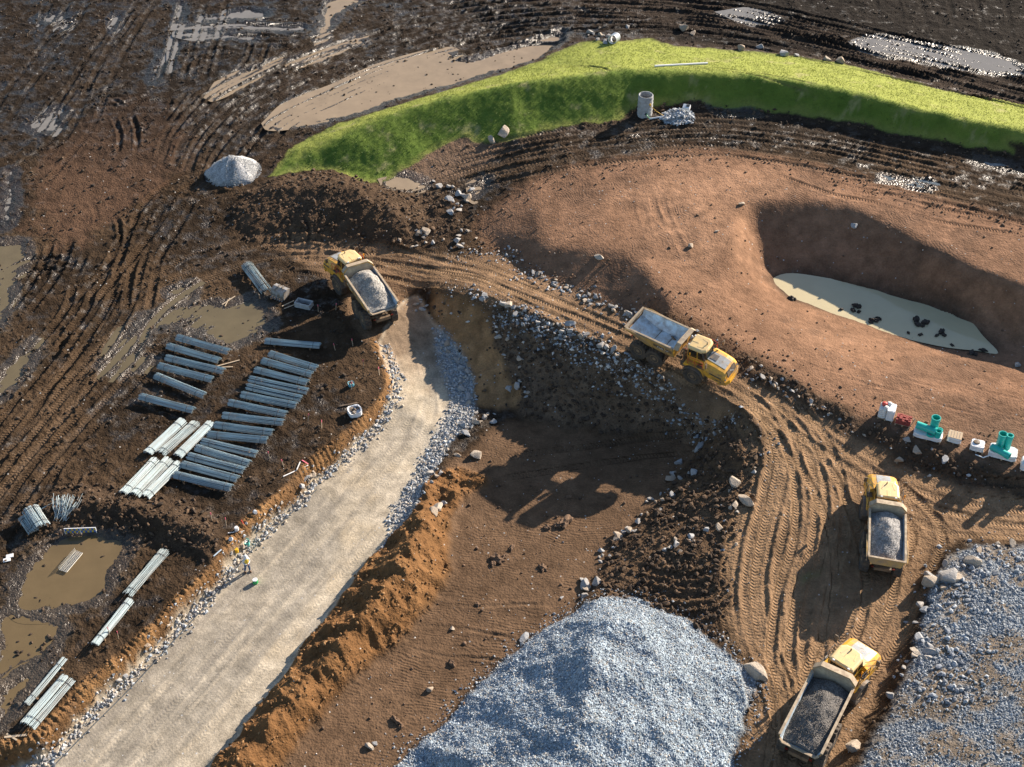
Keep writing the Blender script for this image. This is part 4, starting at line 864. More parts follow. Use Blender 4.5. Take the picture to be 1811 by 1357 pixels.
# ------------------------------------------------------------------ grass blades on the bank
def grass():
    n = 40000; gmk = sstep(.1, -.35, SD['grass']) * (1 - .8 * bare)
    P = pick(gmk * (.4 + sstep(-.4, .4, n_md)), n); h = RNG.uniform(.04, .15, n); w = RNG.uniform(.02, .045, n)
    a = RNG.uniform(0, np.pi, n); lx, ly = RNG.normal(0, .07, n), RNG.normal(0, .07, n)
    dx, dy = np.cos(a) * w, np.sin(a) * w
    V = np.stack([np.stack([P[:, 0] - dx, P[:, 1] - dy, P[:, 2] - .02], -1), np.stack([P[:, 0] + dx, P[:, 1] + dy, P[:, 2] - .02], -1), np.stack([P[:, 0] + lx, P[:, 1] + ly, P[:, 2] + h], -1)], 1).reshape(-1, 3)
    me = bpy.data.meshes.new('grass'); me.vertices.add(3 * n); me.vertices.foreach_set('co', V.astype(np.float32).ravel())
    me.loops.add(3 * n); me.loops.foreach_set('vertex_index', np.arange(3 * n, dtype=np.int32)); me.polygons.add(n); me.polygons.foreach_set('loop_start', np.arange(0, 3 * n, 3, dtype=np.int32)); me.update(calc_edges=True)
    r = np.clip(np.searchsorted(ROW, P[:, 1]), 0, NY - 1); c = np.clip(((P[:, 0] / halfw(P[:, 1])) + 1) * .5 * (NX - 1), 0, NX - 1).astype(int)
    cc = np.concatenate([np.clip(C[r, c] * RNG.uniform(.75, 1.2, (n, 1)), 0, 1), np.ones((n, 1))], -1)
    a2 = me.attributes.new('col', 'FLOAT_COLOR', 'POINT'); a2.data.foreach_set('color', np.repeat(cc, 3, 0).astype(np.float32).ravel())
    m, nt, b = nodes_of('grass_blade'); ac = N(nt, 'ShaderNodeAttribute', attribute_name='col'); nt.links.new(ac.outputs['Color'], b.inputs['Base Color']); b.inputs['Roughness'].default_value = .7
    tr = N(nt, 'ShaderNodeBsdfTranslucent'); nt.links.new(ac.outputs['Color'], tr.inputs[0]); mx = N(nt, 'ShaderNodeMixShader'); mx.inputs[0].default_value = .2
    out = nt.nodes['Material Output']; nt.links.new(b.outputs[0], mx.inputs[1]); nt.links.new(tr.outputs[0], mx.inputs[2]); nt.links.new(mx.outputs[0], out.inputs[0])
    me.materials.append(m); o = bpy.data.objects.new('grass', me); COL.objects.link(o)
    tag(o, 'short green grass blades growing on the bank', kind='stuff')
grass()

# ------------------------------------------------------------------ rocks one can pick out
def rockmat(name, col, warm):
    m, nt, b = nodes_of(name); o = OBJ(nt); rn = RNDO(nt)
    f = NOISE(nt, o, 2.2, 6, .65); f2 = NOISE(nt, o, 9, 4, .6)
    c = MIX(nt, f, (*[x * .62 for x in col], 1), (*[min(1, x * 1.3) for x in col], 1)); c = MIX(nt, MATH(nt, 'MULTIPLY', rn, .55), c, (*warm, 1))
    k = MATH(nt, 'MULTIPLY_ADD', f2, .7, .65); kc = N(nt, 'ShaderNodeCombineXYZ'); [nt.links.new(k, kc.inputs[i]) for i in range(3)]
    nt.links.new(MIX(nt, 1.0, c, kc.outputs[0], 'MULTIPLY'), b.inputs['Base Color']); b.inputs['Roughness'].default_value = .9; b.inputs['Specular IOR Level'].default_value = .25
    nt.links.new(BUMP(nt, f2, .6, .08), b.inputs['Normal']); return m
ROCK_GREY = rockmat('grey_rock', (.34, .345, .35), (.36, .30, .23)); ROCK_WARM = rockmat('tan_rock', (.42, .36, .29), (.30, .22, .15))
ROCKS = []
V2, F2 = ico(3)
for k in range(9):
    rr = random.Random(k * 5 + 1); v = V2.copy()
    for j in range(11):   # chop flat facets
        d = np.array([rr.gauss(0, 1) for _ in range(3)]); d /= np.linalg.norm(d); lim = rr.uniform(.36, .72); s = v @ d; ov = np.maximum(s - lim, 0); v -= ov[:, None] * d
    v *= np.array([rr.uniform(.9, 1.35), rr.uniform(.7, 1.0), rr.uniform(.5, .8)]); v *= .78
    v += .02 * np.array([[math.sin(9 * a + k), math.sin(8 * b + k), math.sin(7 * c)] for a, b, c in v])
    me = bpy.data.meshes.new('rock'); me.from_pydata(v.tolist(), [], F2.tolist()); me.materials.append(ROCK_GREY); ROCKS.append(me)
    me2 = me.copy(); me2.materials[0] = ROCK_WARM; ROCKS.append(me2)
def rock(px, py, size, label, group=None, warm=False, name='rock', sink=.2, cat='rock'):
    p = gpt(px, py)
    if float(samp(TD, p.x, p.y)) < 1.6 + size * .6: return None
    me = ROCKS[2 * random.randrange(9) + (1 if warm else 0)]
    o = bpy.data.objects.new(name, me); COL.objects.link(o); o.location = (p.x, p.y, p.z + size * (.36 - sink))
    o.rotation_euler = (random.uniform(-.35, .35), random.uniform(-.35, .35), random.uniform(0, 6.28)); o.scale = (size, size, size * random.uniform(.8, 1.15))
    return tag(o, label, cat, group)
def rockline(line, n, spread, lo, hi, label, group, warmp=.3, p=2.0):
    L = smooth_line(line, 6)
    for k in range(n):
        t = random.uniform(0, len(L) - 1.001); i = int(t); q = L[i] * (1 - t + i) + L[i + 1] * (t - i)
        s = .78 * (lo + (hi - lo) * random.random() ** p); wm = random.random() < warmp; sz = 'large' if s > .78 * (lo + .62 * (hi - lo)) else ('small' if s < .78 * (lo + .22 * (hi - lo)) else 'middling')
        rock(q[0] + random.gauss(0, spread), q[1] + random.gauss(0, spread * .7), s, '%s %s %s' % (sz, 'tan' if wm else 'grey', label), group + ', ' + sz + (' tan' if wm else ' grey') + ' ones', wm)
rockline([(855,522),(900,545),(960,568),(1030,598),(1090,625),(1150,645),(1210,665)], 46, 7, .3, .85, 'rock in the line along the embankment crest left of the empty truck', 'rocks on the embankment crest')
rockline([(875,580),(890,610),(915,640),(925,665),(900,690),(935,690)], 16, 9, .35, 1.0, 'rock tumbled down beside the orange embankment slope', 'rocks beside the orange slope')
rockline([(948,487),(1000,510),(1050,532),(1100,548),(1125,552)], 34, 8, .3, .8, 'rock in the row above the haul road behind the empty truck', 'rocks above the haul road', .4)
rockline([(1245,785),(1210,830),(1180,865),(1150,900),(1110,945),(1075,985),(1040,1040),(1015,1075)], 44, 9, .3, .9, 'rock in the line between graded slope and clod bank', 'rocks lining the clod bank')
rockline([(1300,850),(1308,880),(1290,910),(1260,930),(1220,960),(1180,975)], 18, 12, .3, .85, 'rock lying on the clod bank beside the track', 'rocks on the clod bank', .5)
rockline([(1690,1000),(1660,1030),(1675,1045),(1645,1075),(1625,1130),(1610,1180),(1640,1150),(1600,1230)], 24, 14, .3, .85, 'angular rock on the edge of the stone platform', 'rocks edging the platform', .2)
rockline([(1810,962),(1770,965),(1720,972)], 8, 5, .35, .8, 'rock at the top corner of the stone platform', 'rocks at the platform corner', .5)
rockline([(780,590),(815,640),(828,690),(845,735),(875,738),(820,760),(790,800),(765,840),(742,875),(720,905)], 42, 8, .25, .75, 'rock on the shoulder of the gravel road curve', 'rocks along the road curve')
rockline([(770,340),(800,335),(820,350),(790,360),(810,380),(830,430),(740,420),(770,415),(720,430)], 34, 14, .35, .95, 'rock in the heap between the grass bank and the haul road', 'rocks heaped below the grass bank', .3)
rockline([(740,522),(745,540),(738,550)], 9, 6, .3, .8, 'rock at the upper tip of the embankment by the loaded truck', 'rocks at the embankment tip', .5)
rockline([(1300,640),(1340,665),(1400,690),(1450,722),(1500,745)], 18, 6, .25, .6, 'rock in the ditch below the plateau edge', 'rocks in the plateau ditch', .4)
rockline([(560,830),(520,868),(450,940),(390,1010),(330,1080),(200,1215),(110,1310),(60,1340)], 26, 5, .28, .6, 'rock at the foot of the cut bank beside the gravel road', 'rocks at the cut bank foot', .5)
rockline([(1040,66),(1055,62),(1075,68),(1060,75),(1095,70)], 20, 5, .3, .75, 'riprap stone beside the pipe end on the bank top', 'riprap stones on the bank', .2)
# single boulders
for (x, y, s, lab, w) in [
 (888,238,1.5,'big pale boulder at the foot of the grass bank',True),(868,248,1.0,'tan boulder half buried beside the big pale one',True),
 (1385,98,1.7,'large grey boulder on the top edge of the grass bank',False),(1410,100,.8,'small rock right beside the large grey boulder',False),
 (1310,88,1.2,'flat dark rock at the back edge of the grass bank',True),(1345,83,.9,'pale rock in the mud behind the grass bank',False),
 (1462,106,1.2,'left one of two brown rocks on the bank edge',True),(1487,110,1.4,'right one of two brown rocks on the bank edge',True),
 (1208,52,1.7,'long pale boulder in the dark mud behind the bank',True),(1226,60,.9,'smaller pale boulder next to the long one',True),
 (1110,50,.8,'blue grey rock in the mud beside the riprap',False),
 (842,808,1.2,'lone rounded boulder on the shaded slope beside the gravel road',True),
 (775,902,1.1,'pale flat rock on top of the soil ridge end',True),(785,892,.8,'grey rock leaning on the soil ridge end',False),(768,908,.9,'second pale rock on the soil ridge end',True),
 (1675,1022,1.7,'largest pale boulder on the platform edge',False),(1645,1030,1.6,'brown boulder left of the largest platform boulder',True),(1690,1025,1.0,'small pale boulder right of the largest platform boulder',True),
 (1335,1190,1.5,'pale pointed rock at the right edge of the gravel heap',True),
 (1320,885,1.3,'white boulder on the edge of the rutted track',True),(1302,855,1.1,'pale boulder above the white one by the track',True),
 (1715,995,1.2,'brown slab at the corner of the stone platform',True),(1510,1320,1.2,'tan rock wedged beside the rear wheels of the lowest truck',True),
 (1222,437,.7,'white stone lying alone on the brown plateau left of the pond',True),(1310,362,.6,'white stone near the top left of the pond pit',True),(1512,400,.8,'pale stone on the shaded pit slope',False),(1268,410,.4,'small white stone on the plateau',True),
 (1622,800,1.0,'pale flat rock in the dirt below the pipe pallets',True),(1605,780,.8,'grey rock in the dirt below the brick pallet',False),(1590,815,.9,'brown rock at the foot of the bank above the cab',True),(1670,815,.8,'flat grey rock below the small pallets',False),
 (740,415,1.0,'whitish slab on the ground behind the loaded truck',True),(757,412,.8,'white rock right of the whitish slab',True),
 (1798,647,.9,'dark rock lying at the right edge of the plateau',False),(1060,455,1.0,'pale rock on the shaded slope above the haul road',True),
 (760,1220,.6,'dark stone with a long shadow on the graded slope',True),(800,1112,.5,'small white stone on the terrace line',True),(655,1322,.6,'pale stone low on the graded slope',True),(664,1315,.4,'small stone beside the pale one low on the slope',False),
 (930,1130,.9,'rock at the tip of the terrace line by the gravel heap',False),(1540,875,.6,'pale stone on the haul road beside the upper cab',True)]:
    s *= .72
    rock(x, y, s, lab, None, w, 'boulder' if s > .9 else 'rock', cat='boulder' if s > .9 else 'rock')
def lump(x, y, s, z0, col, name, lab, cat, grp, flat=.6):
    p = gpt(x, y); rs = random.Random(int(x * 7 + y)); v = V2.copy(); ph = [rs.uniform(0, 6) for _ in range(9)]
    k = 1 + .30 * np.sin(4 * v[:, 0] + ph[0]) * np.sin(5 * v[:, 1] + ph[1]) + .22 * np.sin(9 * v[:, 0] + ph[2]) * np.sin(8 * v[:, 2] + ph[3]) + .14 * np.sin(15 * v[:, 1] + ph[4]) * np.sin(14 * v[:, 0] + ph[5])
    v = v * k[:, None] * np.array([s * rs.uniform(.8, 1.3), s * rs.uniform(.5, .8), s * flat]) * .6
    me = bpy.data.meshes.new(name); me.from_pydata(v.tolist(), [], F2.tolist()); me.materials.append(col); o = bpy.data.objects.new(name, me); COL.objects.link(o)
    o.location = (p.x, p.y, max(p.z, z0) + s * .12); o.rotation_euler.z = rs.uniform(0, 6); tag(o, lab, cat, grp)
DMUD = simple('dark_wet_mud', (.035, .027, .021), .8, var=.3, bump=.03); BSOIL = simple('crumbly_soil', (.14, .085, .05), .95, var=.3, bump=.03)
for k, (x, y, s) in enumerate(((1508,553,.5),(1514,549,.7),(1518,556,.4),(1545,571,.7),(1553,568,.5),(1540,573,.35),(1619,573,.8),(1622,582,.6),(1634,578,.7),(1631,584,.4),(1663,594,.6),(1656,598,.4),(1668,598,.5),(1400,530,.8),(1718,625,.6),(1725,628,.5),(1738,622,.5),(1487,551,.35),(1606,592,.3),(1627,596,.4),(1683,613,.3))):
    lump(x, y, s * .85, POND_Z, DMUD, 'mud_lump', '%s dark mud lump %s of the pond' % ('bigger' if s >= .6 else ('middling' if s >= .45 else 'small'), 'at the left tip' if x < 1450 else ('on the near shore, left part,' if x < 1530 else ('on the near shore, middle,' if x < 1600 else ('in the water near the right end' if x < 1700 else 'on the shore at the right end')))), 'mud lump', 'mud lumps in the pond')
for k, (x, y, s) in enumerate(((1000,925,.9),(985,930,.6),(968,934,.5),(905,970,.5),(880,990,.7),(892,985,.45),(872,998,.45),(960,1005,.5),(845,1070,.35),(800,1175,.5),(700,1275,.55),(710,1285,.4),(1005,880,.4))):
    lump(x, y, s, -9, BSOIL, 'soil_lump', 'crumbled brown soil lump casting a long shadow on the graded slope', 'soil lump', 'soil lumps on the graded slope', .5)
# ------------------------------------------------------------------ mesh builder
class MB:
    def __init__(s): s.v = []; s.f = []
    def add(s, vs, fs):
        o = len(s.v); s.v += [tuple(map(float, p)) for p in vs]; s.f += [tuple(i + o for i in f) for f in fs]; return s
    def box(s, c, d, rot=None, taper=1.0):
        x, y, z = d[0] / 2, d[1] / 2, d[2] / 2
        P = [Vector((sx * x * (taper if sz > 0 else 1), sy * y * (taper if sz > 0 else 1), sz * z)) for sz in (-1, 1) for sy in (-1, 1) for sx in (-1, 1)]
        if rot is not None:
            M = Euler(rot).to_matrix(); P = [M @ p for p in P]
        P = [p + Vector(c) for p in P]
        return s.add(P, [(0, 2, 3, 1), (4, 5, 7, 6), (0, 1, 5, 4), (2, 6, 7, 3), (0, 4, 6, 2), (1, 3, 7, 5)])
    def rings(s, R_, closed=True, caps=True):
        n = len(R_[0]); o = []
        F = []
        for i in range(len(R_) - 1):
            for j in range(n if closed else n - 1):
                k = (j + 1) % n; F.append((i * n + j, i * n + k, (i + 1) * n + k, (i + 1) * n + j))
        if caps: F += [tuple(range(n))[::-1], tuple(range((len(R_) - 1) * n, len(R_) * n))]
        return s.add([p for r in R_ for p in r], F)
    def tube(s, pts, r, seg=6, caps=True):
        pts = [Vector(p) for p in pts]; R_ = []
        for i, p in enumerate(pts):
            t = (pts[min(i + 1, len(pts) - 1)] - pts[max(i - 1, 0)]).normalized()
            u = t.cross(Vector((0, 0, 1)) if abs(t.z) < .9 else Vector((1, 0, 0))).normalized(); w = t.cross(u)
            rr = r[i] if isinstance(r, (list, tuple)) else r
            R_.append([p + (u * math.cos(a) + w * math.sin(a)) * rr for a in [2 * math.pi * k / seg for k in range(seg)]])
        return s.rings(R_, True, caps)
    def lathe(s, prof, seg=32, axis='y', c=(0, 0, 0), mod=None):
        """prof: (radius, along-axis)"""
        R_ = []
        for q, (r, a) in enumerate(prof):
            ring = []
            for k in range(seg):
                t = 2 * math.pi * k / seg; rr = r * (mod(q, k) if mod else 1)
                u, w = rr * math.cos(t), rr * math.sin(t)
                ring.append({'y': (c[0] + u, c[1] + a, c[2] + w), 'z': (c[0] + u, c[1] + w, c[2] + a), 'x': (c[0] + a, c[1] + u, c[2] + w)}[axis])
            R_.append(ring)
        return s.rings(R_, True, True)
    def prism(s, poly, a0, a1, axis='y'):
        f = {'y': lambda p, a: (p[0], a, p[1]), 'x': lambda p, a: (a, p[0], p[1]), 'z': lambda p, a: (p[0], p[1], a)}[axis]
        return s.rings([[f(p, a0) for p in poly], [f(p, a1) for p in poly]])
    def build(s, name, mat, parent=None, bevel=0.0, smooth=False, seg=1):
        me = bpy.data.meshes.new(name); me.from_pydata(s.v, [], s.f); me.materials.append(mat)
        bm = bmesh.new(); bm.from_mesh(me); bmesh.ops.recalc_face_normals(bm, faces=bm.faces)
        if bevel:
            es = [e for e in bm.edges if len(e.link_faces) == 2 and e.calc_face_angle(0) > .5]
            bmesh.ops.bevel(bm, geom=es, offset=bevel, segments=seg, affect='EDGES', clamp_overlap=True)
        bm.to_mesh(me); bm.free()
        if smooth: me.polygons.foreach_set('use_smooth', [True] * len(me.polygons))
        o = bpy.data.objects.new(name, me); COL.objects.link(o)
        if parent is not None: o.parent = parent
        return o
DUST = (.20, .135, .08)
YEL = simple('yellow_paint', (.80, .41, .035), .36, var=.08, dirt=DUST, dirt_amt=.28, dscale=1.2)
YELP = simple('yellow_roof_paint', (.80, .56, .24), .42, var=.06, dirt=(.55, .42, .25), dirt_amt=.30, dscale=1.4)
YELD = simple('dusty_yellow_paint', (.58, .35, .08), .55, var=.15, dirt=(.30, .21, .13), dirt_amt=.5, dscale=1.1)
CREAM = simple('worn_rim_paint', (.56, .45, .29), .55, var=.2, dirt=(.34, .26, .18), dirt_amt=.7, dscale=3)
STEEL = simple('bare_steel_liner', (.50, .62, .72), .4, var=.15, scale=3, dirt=(.26, .25, .24), dirt_amt=.25, dscale=1.8, metal=.0)
DGREY = simple('dark_grey_panel', (.075, .08, .085), .45, var=.2, dirt=DUST, dirt_amt=.35)
HOOD = simple('hood_grey_panel', (.36, .39, .41), .25, var=.15, dirt=(.2, .16, .12), dirt_amt=.3)
BLACK = simple('black_frame', (.022, .022, .024), .55, var=.3, dirt=DUST, dirt_amt=.55)
TYRE = simple('tyre_rubber', (.035, .033, .031), .85, var=.3, dirt=(.12, .085, .055), dirt_amt=.35, dscale=2.2, bump=.01)
RIMM = simple('dirty_rim', (.36, .22, .07), .6, var=.2, dirt=(.22, .15, .09), dirt_amt=.85, dscale=3)
RED = simple('red_rail', (.50, .055, .03), .45, var=.15)
RAILB = simple('black_rail', (.03, .03, .033), .5, var=.2)
LAMP = simple('lamp_lens', (.75, .75, .72), .15, var=.05); AMBER = simple('amber_lens', (.85, .33, .02), .25, var=.1); REDL = simple('red_lens', (.16, .012, .01), .3, var=.1)
WHITE = simple('white_lettering', (.62, .62, .60), .5, var=.05)
def glassmat():
    m, nt, b = nodes_of('cab_glass'); b.inputs['Base Color'].default_value = (.02, .035, .035, 1); b.inputs['Roughness'].default_value = .04
    b.inputs['IOR'].default_value = 1.5; b.inputs['Alpha'].default_value = .62; return m
GLASS = glassmat()
SEATM = simple('seat_fabric', (.05, .05, .055), .8)
def text_mesh(body, size, mat, name='lettering', ext=.006):
    cu = bpy.data.curves.new(name, 'FONT'); cu.body = body; cu.size = size; cu.extrude = ext; cu.align_x = 'CENTER'; cu.align_y = 'CENTER'
    o = bpy.data.objects.new(name, cu); COL.objects.link(o)
    dg = bpy.context.evaluated_depsgraph_get(); me = bpy.data.meshes.new_from_object(o.evaluated_get(dg)); me.materials.clear(); me.materials.append(mat)
    bpy.data.objects.remove(o); return me
LETTER = text_mesh('VOLVO', .30, WHITE)
# ------------------------------------------------------------------ wheel
def tyre_mb():
    m = MB(); w = .31
    prof = [(.40, -w * .75), (.52, -w * .95), (.66, -w), (.76, -w * .93), (.80, -w * .80), (.80, -w * .28), (.775, 0), (.80, w * .28), (.80, w * .80), (.76, w * .93), (.66, w), (.52, w * .95), (.40, w * .75)]
    def mod(q, k):
        if q in (4, 5): return 1.0 if k % 4 < 2 else .945
        if q in (7, 8): return 1.0 if (k + 2) % 4 < 2 else .945
        if q in (3, 9): return 1.0 if (k + (2 if q == 9 else 0)) % 4 < 2 else .97
        return 1.0
    prof = [(r * 1.12, a) for r, a in prof]
    return m.lathe(prof, 64, 'y', mod=mod)
def rim_mb(sd):
    m = MB(); s = sd
    m.lathe([(.43, s * .10), (.43, s * .225), (.38, s * .25), (.34, s * .17), (.24, s * .12), (.20, s * .20), (.12, s * .26), (.02, s * .27)], 24, 'y')
    for k in range(8):
        t = math.pi * 2 * k / 8; m.box((.28 * math.cos(t), s * .145, .28 * math.sin(t)), (.04, .05, .04))
    return m
TYRE_ME = None; RIM_ME = {}
def wheel(parent, x, y, z=.66, rot=0.0):
    global TYRE_ME
    if TYRE_ME is None:
        o = tyre_mb().build('wheel', TYRE, None, smooth=False); TYRE_ME = o.data; bpy.data.objects.remove(o)
        for s in (-1, 1):
            o = rim_mb(s).build('rim', RIMM, None); RIM_ME[s] = o.data; bpy.data.objects.remove(o)
    w = bpy.data.objects.new('wheel', TYRE_ME); COL.objects.link(w); w.parent = parent; w.rotation_euler.y = random.uniform(0, 6)
    M = Matrix.Rotation(rot, 4, 'Z'); p = M @ Vector((x, y, z)); w.location = p; w.rotation_euler.z = rot
    r = bpy.data.objects.new('rim', RIM_ME[1 if y > 0 else -1]); COL.objects.link(r); r.parent = w
    return w
# ------------------------------------------------------------------ articulated dump truck
def dump_truck(rim_px, yaw, art, label, tailgate, rails, load=None, rim_h=3.05, k=1.0, sc=1.0):
    yaw = R(yaw); art = R(art); KX = lambda x: -.62 + (x + .62) * k; X1, X2 = KX(-4.6) + 1.65, KX(-4.6)
    f = np.array([math.cos(yaw), math.sin(yaw)]); z0 = 0.0
    for _ in range(6):
        c = at(rim_px[0], rim_px[1], z0 + rim_h * sc); hit = c + f * (.62 + 2.73 * k) * sc; z0 = gz(*c)
    # plane through the ground under the wheels
    pts = []
    for (x, y, a) in ((1.25, 1.12, art), (1.25, -1.12, art), (X1, 1.12, 0), (X1, -1.12, 0), (X2, 1.12, 0), (X2, -1.12, 0)):
        q = np.array([math.cos(yaw + a) * x - math.sin(yaw + a) * y, math.sin(yaw + a) * x + math.cos(yaw + a) * y]) * sc + hit
        pts.append((*q, np.mean([samp(blur_h, q[0] + dx, q[1]) for dx in (-.2, 0, .2)])))
    P = np.array(pts); A = np.c_[P[:, 0] - hit[0], P[:, 1] - hit[1], np.ones(6)]; (gx_, gy_, g0), *_ = np.linalg.lstsq(A, P[:, 2], rcond=None)
    n = Vector((-gx_, -gy_, 1)).normalized(); fw = Vector((f[0], f[1], 0)); fw = (fw - n * fw.dot(n)).normalized(); lf = n.cross(fw)
    root = empty('dump_truck', (hit[0], hit[1], g0 + .20 * sc)); root.rotation_euler = Matrix((fw, lf, n)).transposed().to_euler(); root.scale = (sc, sc, sc)
    tag(root, label, 'dump truck', 'dump trucks on the haul road')
    T = lambda o: (setattr(o, 'rotation_euler', (0, 0, art)), o)[1]      # a part of the tractor, turned about the hitch
    # --- trailer: body shell lofted along its length
    W, ti = 1.42, .07
    secs = [(-.62, 2.90, 1.58, 1.06), (-1.0, 2.90, 1.52, 1.08), (-3.9, 2.84, 1.52, 1.08), (-5.2, 2.80, 1.90, 1.12), (-6.05, 2.72, 2.22, 1.16)]
    secs = [(KX(s[0]), *s[1:]) for s in secs]
    rings = []
    for (x, zr, zf, wf) in secs:
        zm = zf + (zr - zf) * .30; wm = wf + (W - wf) * .62
        rings.append([(x, W, zr), (x, wm, zm), (x, wf, zf - ti), (x, -wf, zf - ti), (x, -wm, zm), (x, -W, zr), (x, -W + ti * 1.4, zr), (x, -wm + ti * 1.3, zm), (x, -wf + ti, zf), (x, wf - ti, zf), (x, wm - ti * 1.3, zm), (x, W - ti * 1.4, zr)])
    body = MB(); body.rings(rings); bo = body.build('dump_body', YELD, root, bevel=.012)
    # inner liner sheets a little proud of the shell: side and floor plates
    for sgn in (1, -1):
        l = MB(); R2 = []
        for (x, zr, zf, wf) in secs:
            zm = zf + (zr - zf) * .30; wm = wf + (W - wf) * .62; g_ = .012
            R2.append([(x, sgn * (W - ti * 1.4 - g_), zr - .05), (x, sgn * (wm - ti * 1.3 - g_), zm + g_), (x, sgn * (wf - ti - g_), zf + g_)])
        l.rings(R2, False, False); l.build('liner_plate', STEEL, bo)
    l = MB(); l.rings([[(x, wf - ti - .02, zf + .012), (x, 0, zf + .012), (x, -(wf - ti - .02), zf + .012)] for (x, zr, zf, wf) in secs], False, False); l.build('floor_plate', STEEL, bo)
    m = MB()
    for x in (KX(-2.2), KX(-3.6)): m.box((x, 0, 1.545), (.05, 1.98, .03))
    m.build('weld_seam', DGREY, bo)
    # rim rails
    for sgn in (1, -1):
        m = MB(); m.rings([[(x, sgn * (W + .03), zr + .035), (x, sgn * (W + .03), zr - .09), (x, sgn * (W - .14), zr - .02), (x, sgn * (W - .14), zr + .035)] for (x, zr, zf, wf) in secs]); m.build('top_rail', CREAM, bo, bevel=.012)
        m = MB()
        for x in (KX(-1.5), KX(-3.1), KX(-4.6)):
            zr, zf, wf = np.interp(x, [s[0] for s in secs][::-1], [s[1] for s in secs][::-1]), np.interp(x, [s[0] for s in secs][::-1], [s[2] for s in secs][::-1]), 1.1
            zm = zf + (zr - zf) * .30; wm = wf + (W - wf) * .62
            m.rings([[(x + d, sgn * (W + .025), zr - .1), (x + d, sgn * (wm + .06), zm), (x + d, sgn * (wf + .03), zf - .08), (x + d, sgn * (wf - .05), zf - .05), (x + d, sgn * (wm - .03), zm), (x + d, sgn * (W - .06), zr - .1)] for d in (-.07, .07)])
        m.build('side_rib', YELD, bo)
        # lower dark band with lettering
        m = MB(); zm = 1.95
        m.rings([[(x, sgn * 1.372, 2.44), (x, sgn * 1.315, 2.10), (x, sgn * 1.29, 2.10), (x, sgn * 1.347, 2.44)] for x in (-2.55, -.72)]); m.build('name_band', BLACK, bo)
        t = bpy.data.objects.new('lettering', LETTER); COL.objects.link(t); t.parent = bo
        t.location = (-1.62, sgn * 1.352, 2.275); t.rotation_euler = Euler((R(90) - R(9), 0, 0 if sgn < 0 else math.pi), 'XYZ'); t.scale = (1.15, 1, 1)
    # headboard with chamfered top leaning over the hitch
    m = MB(); hb = []
    for (x, top) in ((-.62, 0), (-.54, 0)):
        pass
    prof = [(-W - .02, 2.55), (-W - .02, 2.98), (-.98, 3.42), (.98, 3.42), (W + .02, 2.98), (W + .02, 2.55), (1.04, 1.50), (-1.04, 1.50)]
    lean = lambda z: .30 * (z - 1.5) / 1.9
    m.rings([[(-.72 + lean(z) + d, y, z) for (y, z) in prof] for d in (0, .09)]); hd = m.build('headboard', YEL if rails == 'red' else YELD, root, bevel=.012)
    m = MB(); m.rings([[(-.735 + lean(z), y * .955, z - .06 if z > 2.6 else z + .06) for (y, z) in prof], [(-.723 + lean(z), y * .955, z - .06 if z > 2.6 else z + .06) for (y, z) in prof]]); m.build('liner_plate', STEEL if tailgate == 'plain' else CREAM, hd)
    cap = MB(); tp = [(-W - .02, 2.98), (-.98, 3.42), (.98, 3.42), (W + .02, 2.98)]
    for (y0, zA), (y1, zB) in zip(tp[:-1], tp[1:]):
        cap.rings([[(-.74 + lean(zA), y0, zA + .005), (-.30 + lean(zA), y0, zA - .03), (-.30 + lean(zA), y0, zA + .03), (-.74 + lean(zA), y0, zA + .06)], [(-.74 + lean(zB), y1, zB + .005), (-.30 + lean(zB), y1, zB - .03), (-.30 + lean(zB), y1, zB + .03), (-.74 + lean(zB), y1, zB + .06)]])
    cap.build('spill_guard', CREAM, hd)
    m = MB()
    for y in (-.6, .6): m.box((-.42, y, 2.6), (.10, .12, 1.2), (0, R(9), 0))
    m.build('stiffener', YELD, hd)
    if tailgate != 'none':
        m = MB(); m.rings([[(x, W - .03, 2.70), (x - .12, 1.13, 2.12), (x - .12, -1.13, 2.12), (x, -W + .03, 2.70), (x, -W + .03, 2.80), (x, W - .03, 2.80)] for x in (KX(-6.10), KX(-6.10) - .08)]); tg = m.build('tailgate', CREAM if tailgate == 'plain' else YELD, root, bevel=.01)
        m = MB(); m.box((KX(-6.1) - .06, 0, 2.81), (.14, 2 * W, .06)); m.build('tailgate_rail', CREAM, tg)
        for sgn in (1, -1):
            m = MB(); m.tube([(KX(-3.6), sgn * (W + .10), 2.72), (KX(-5.2), sgn * (W + .11), 2.80), (KX(-6.15), sgn * (W + .09), 2.68), (KX(-6.25), sgn * (W + .06), 2.35)], .05, 6); m.build('tailgate_arm', YELD, tg)
    else:
        m = MB(); m.prism([(-1.12, 2.19), (1.12, 2.19), (1.3, 2.48), (1.22, 2.50), (1.06, 2.26), (-1.06, 2.26), (-1.22, 2.50), (-1.3, 2.48)], KX(-6.22), KX(-6.04), 'x'); m.build('tail_lip', CREAM, root)
    # rear frame, axles, hoist rams, mud flaps
    m = MB()
    for y in (-.45, .45): m.box((KX(-2.9), y, 1.25), (5.4 * k, .18, .32))
    for x in (-.6, KX(-2.3), KX(-3.8), KX(-5.4)): m.box((x, 0, 1.25), (.2, .9, .26))
    m.box((KX(-5.75), 0, 1.15), (.25, 1.3, .30)); m.build('rear_frame', BLACK, root)
    for x in (X1, X2):
        m = MB(); m.tube([(x, -1.0, .66), (x, 1.0, .66)], .16, 10); m.lathe([(.05, -.25), (.30, -.2), (.34, 0), (.30, .2), (.05, .25)], 12, 'y', (x, 0, .66)); m.build('axle', BLACK, root)
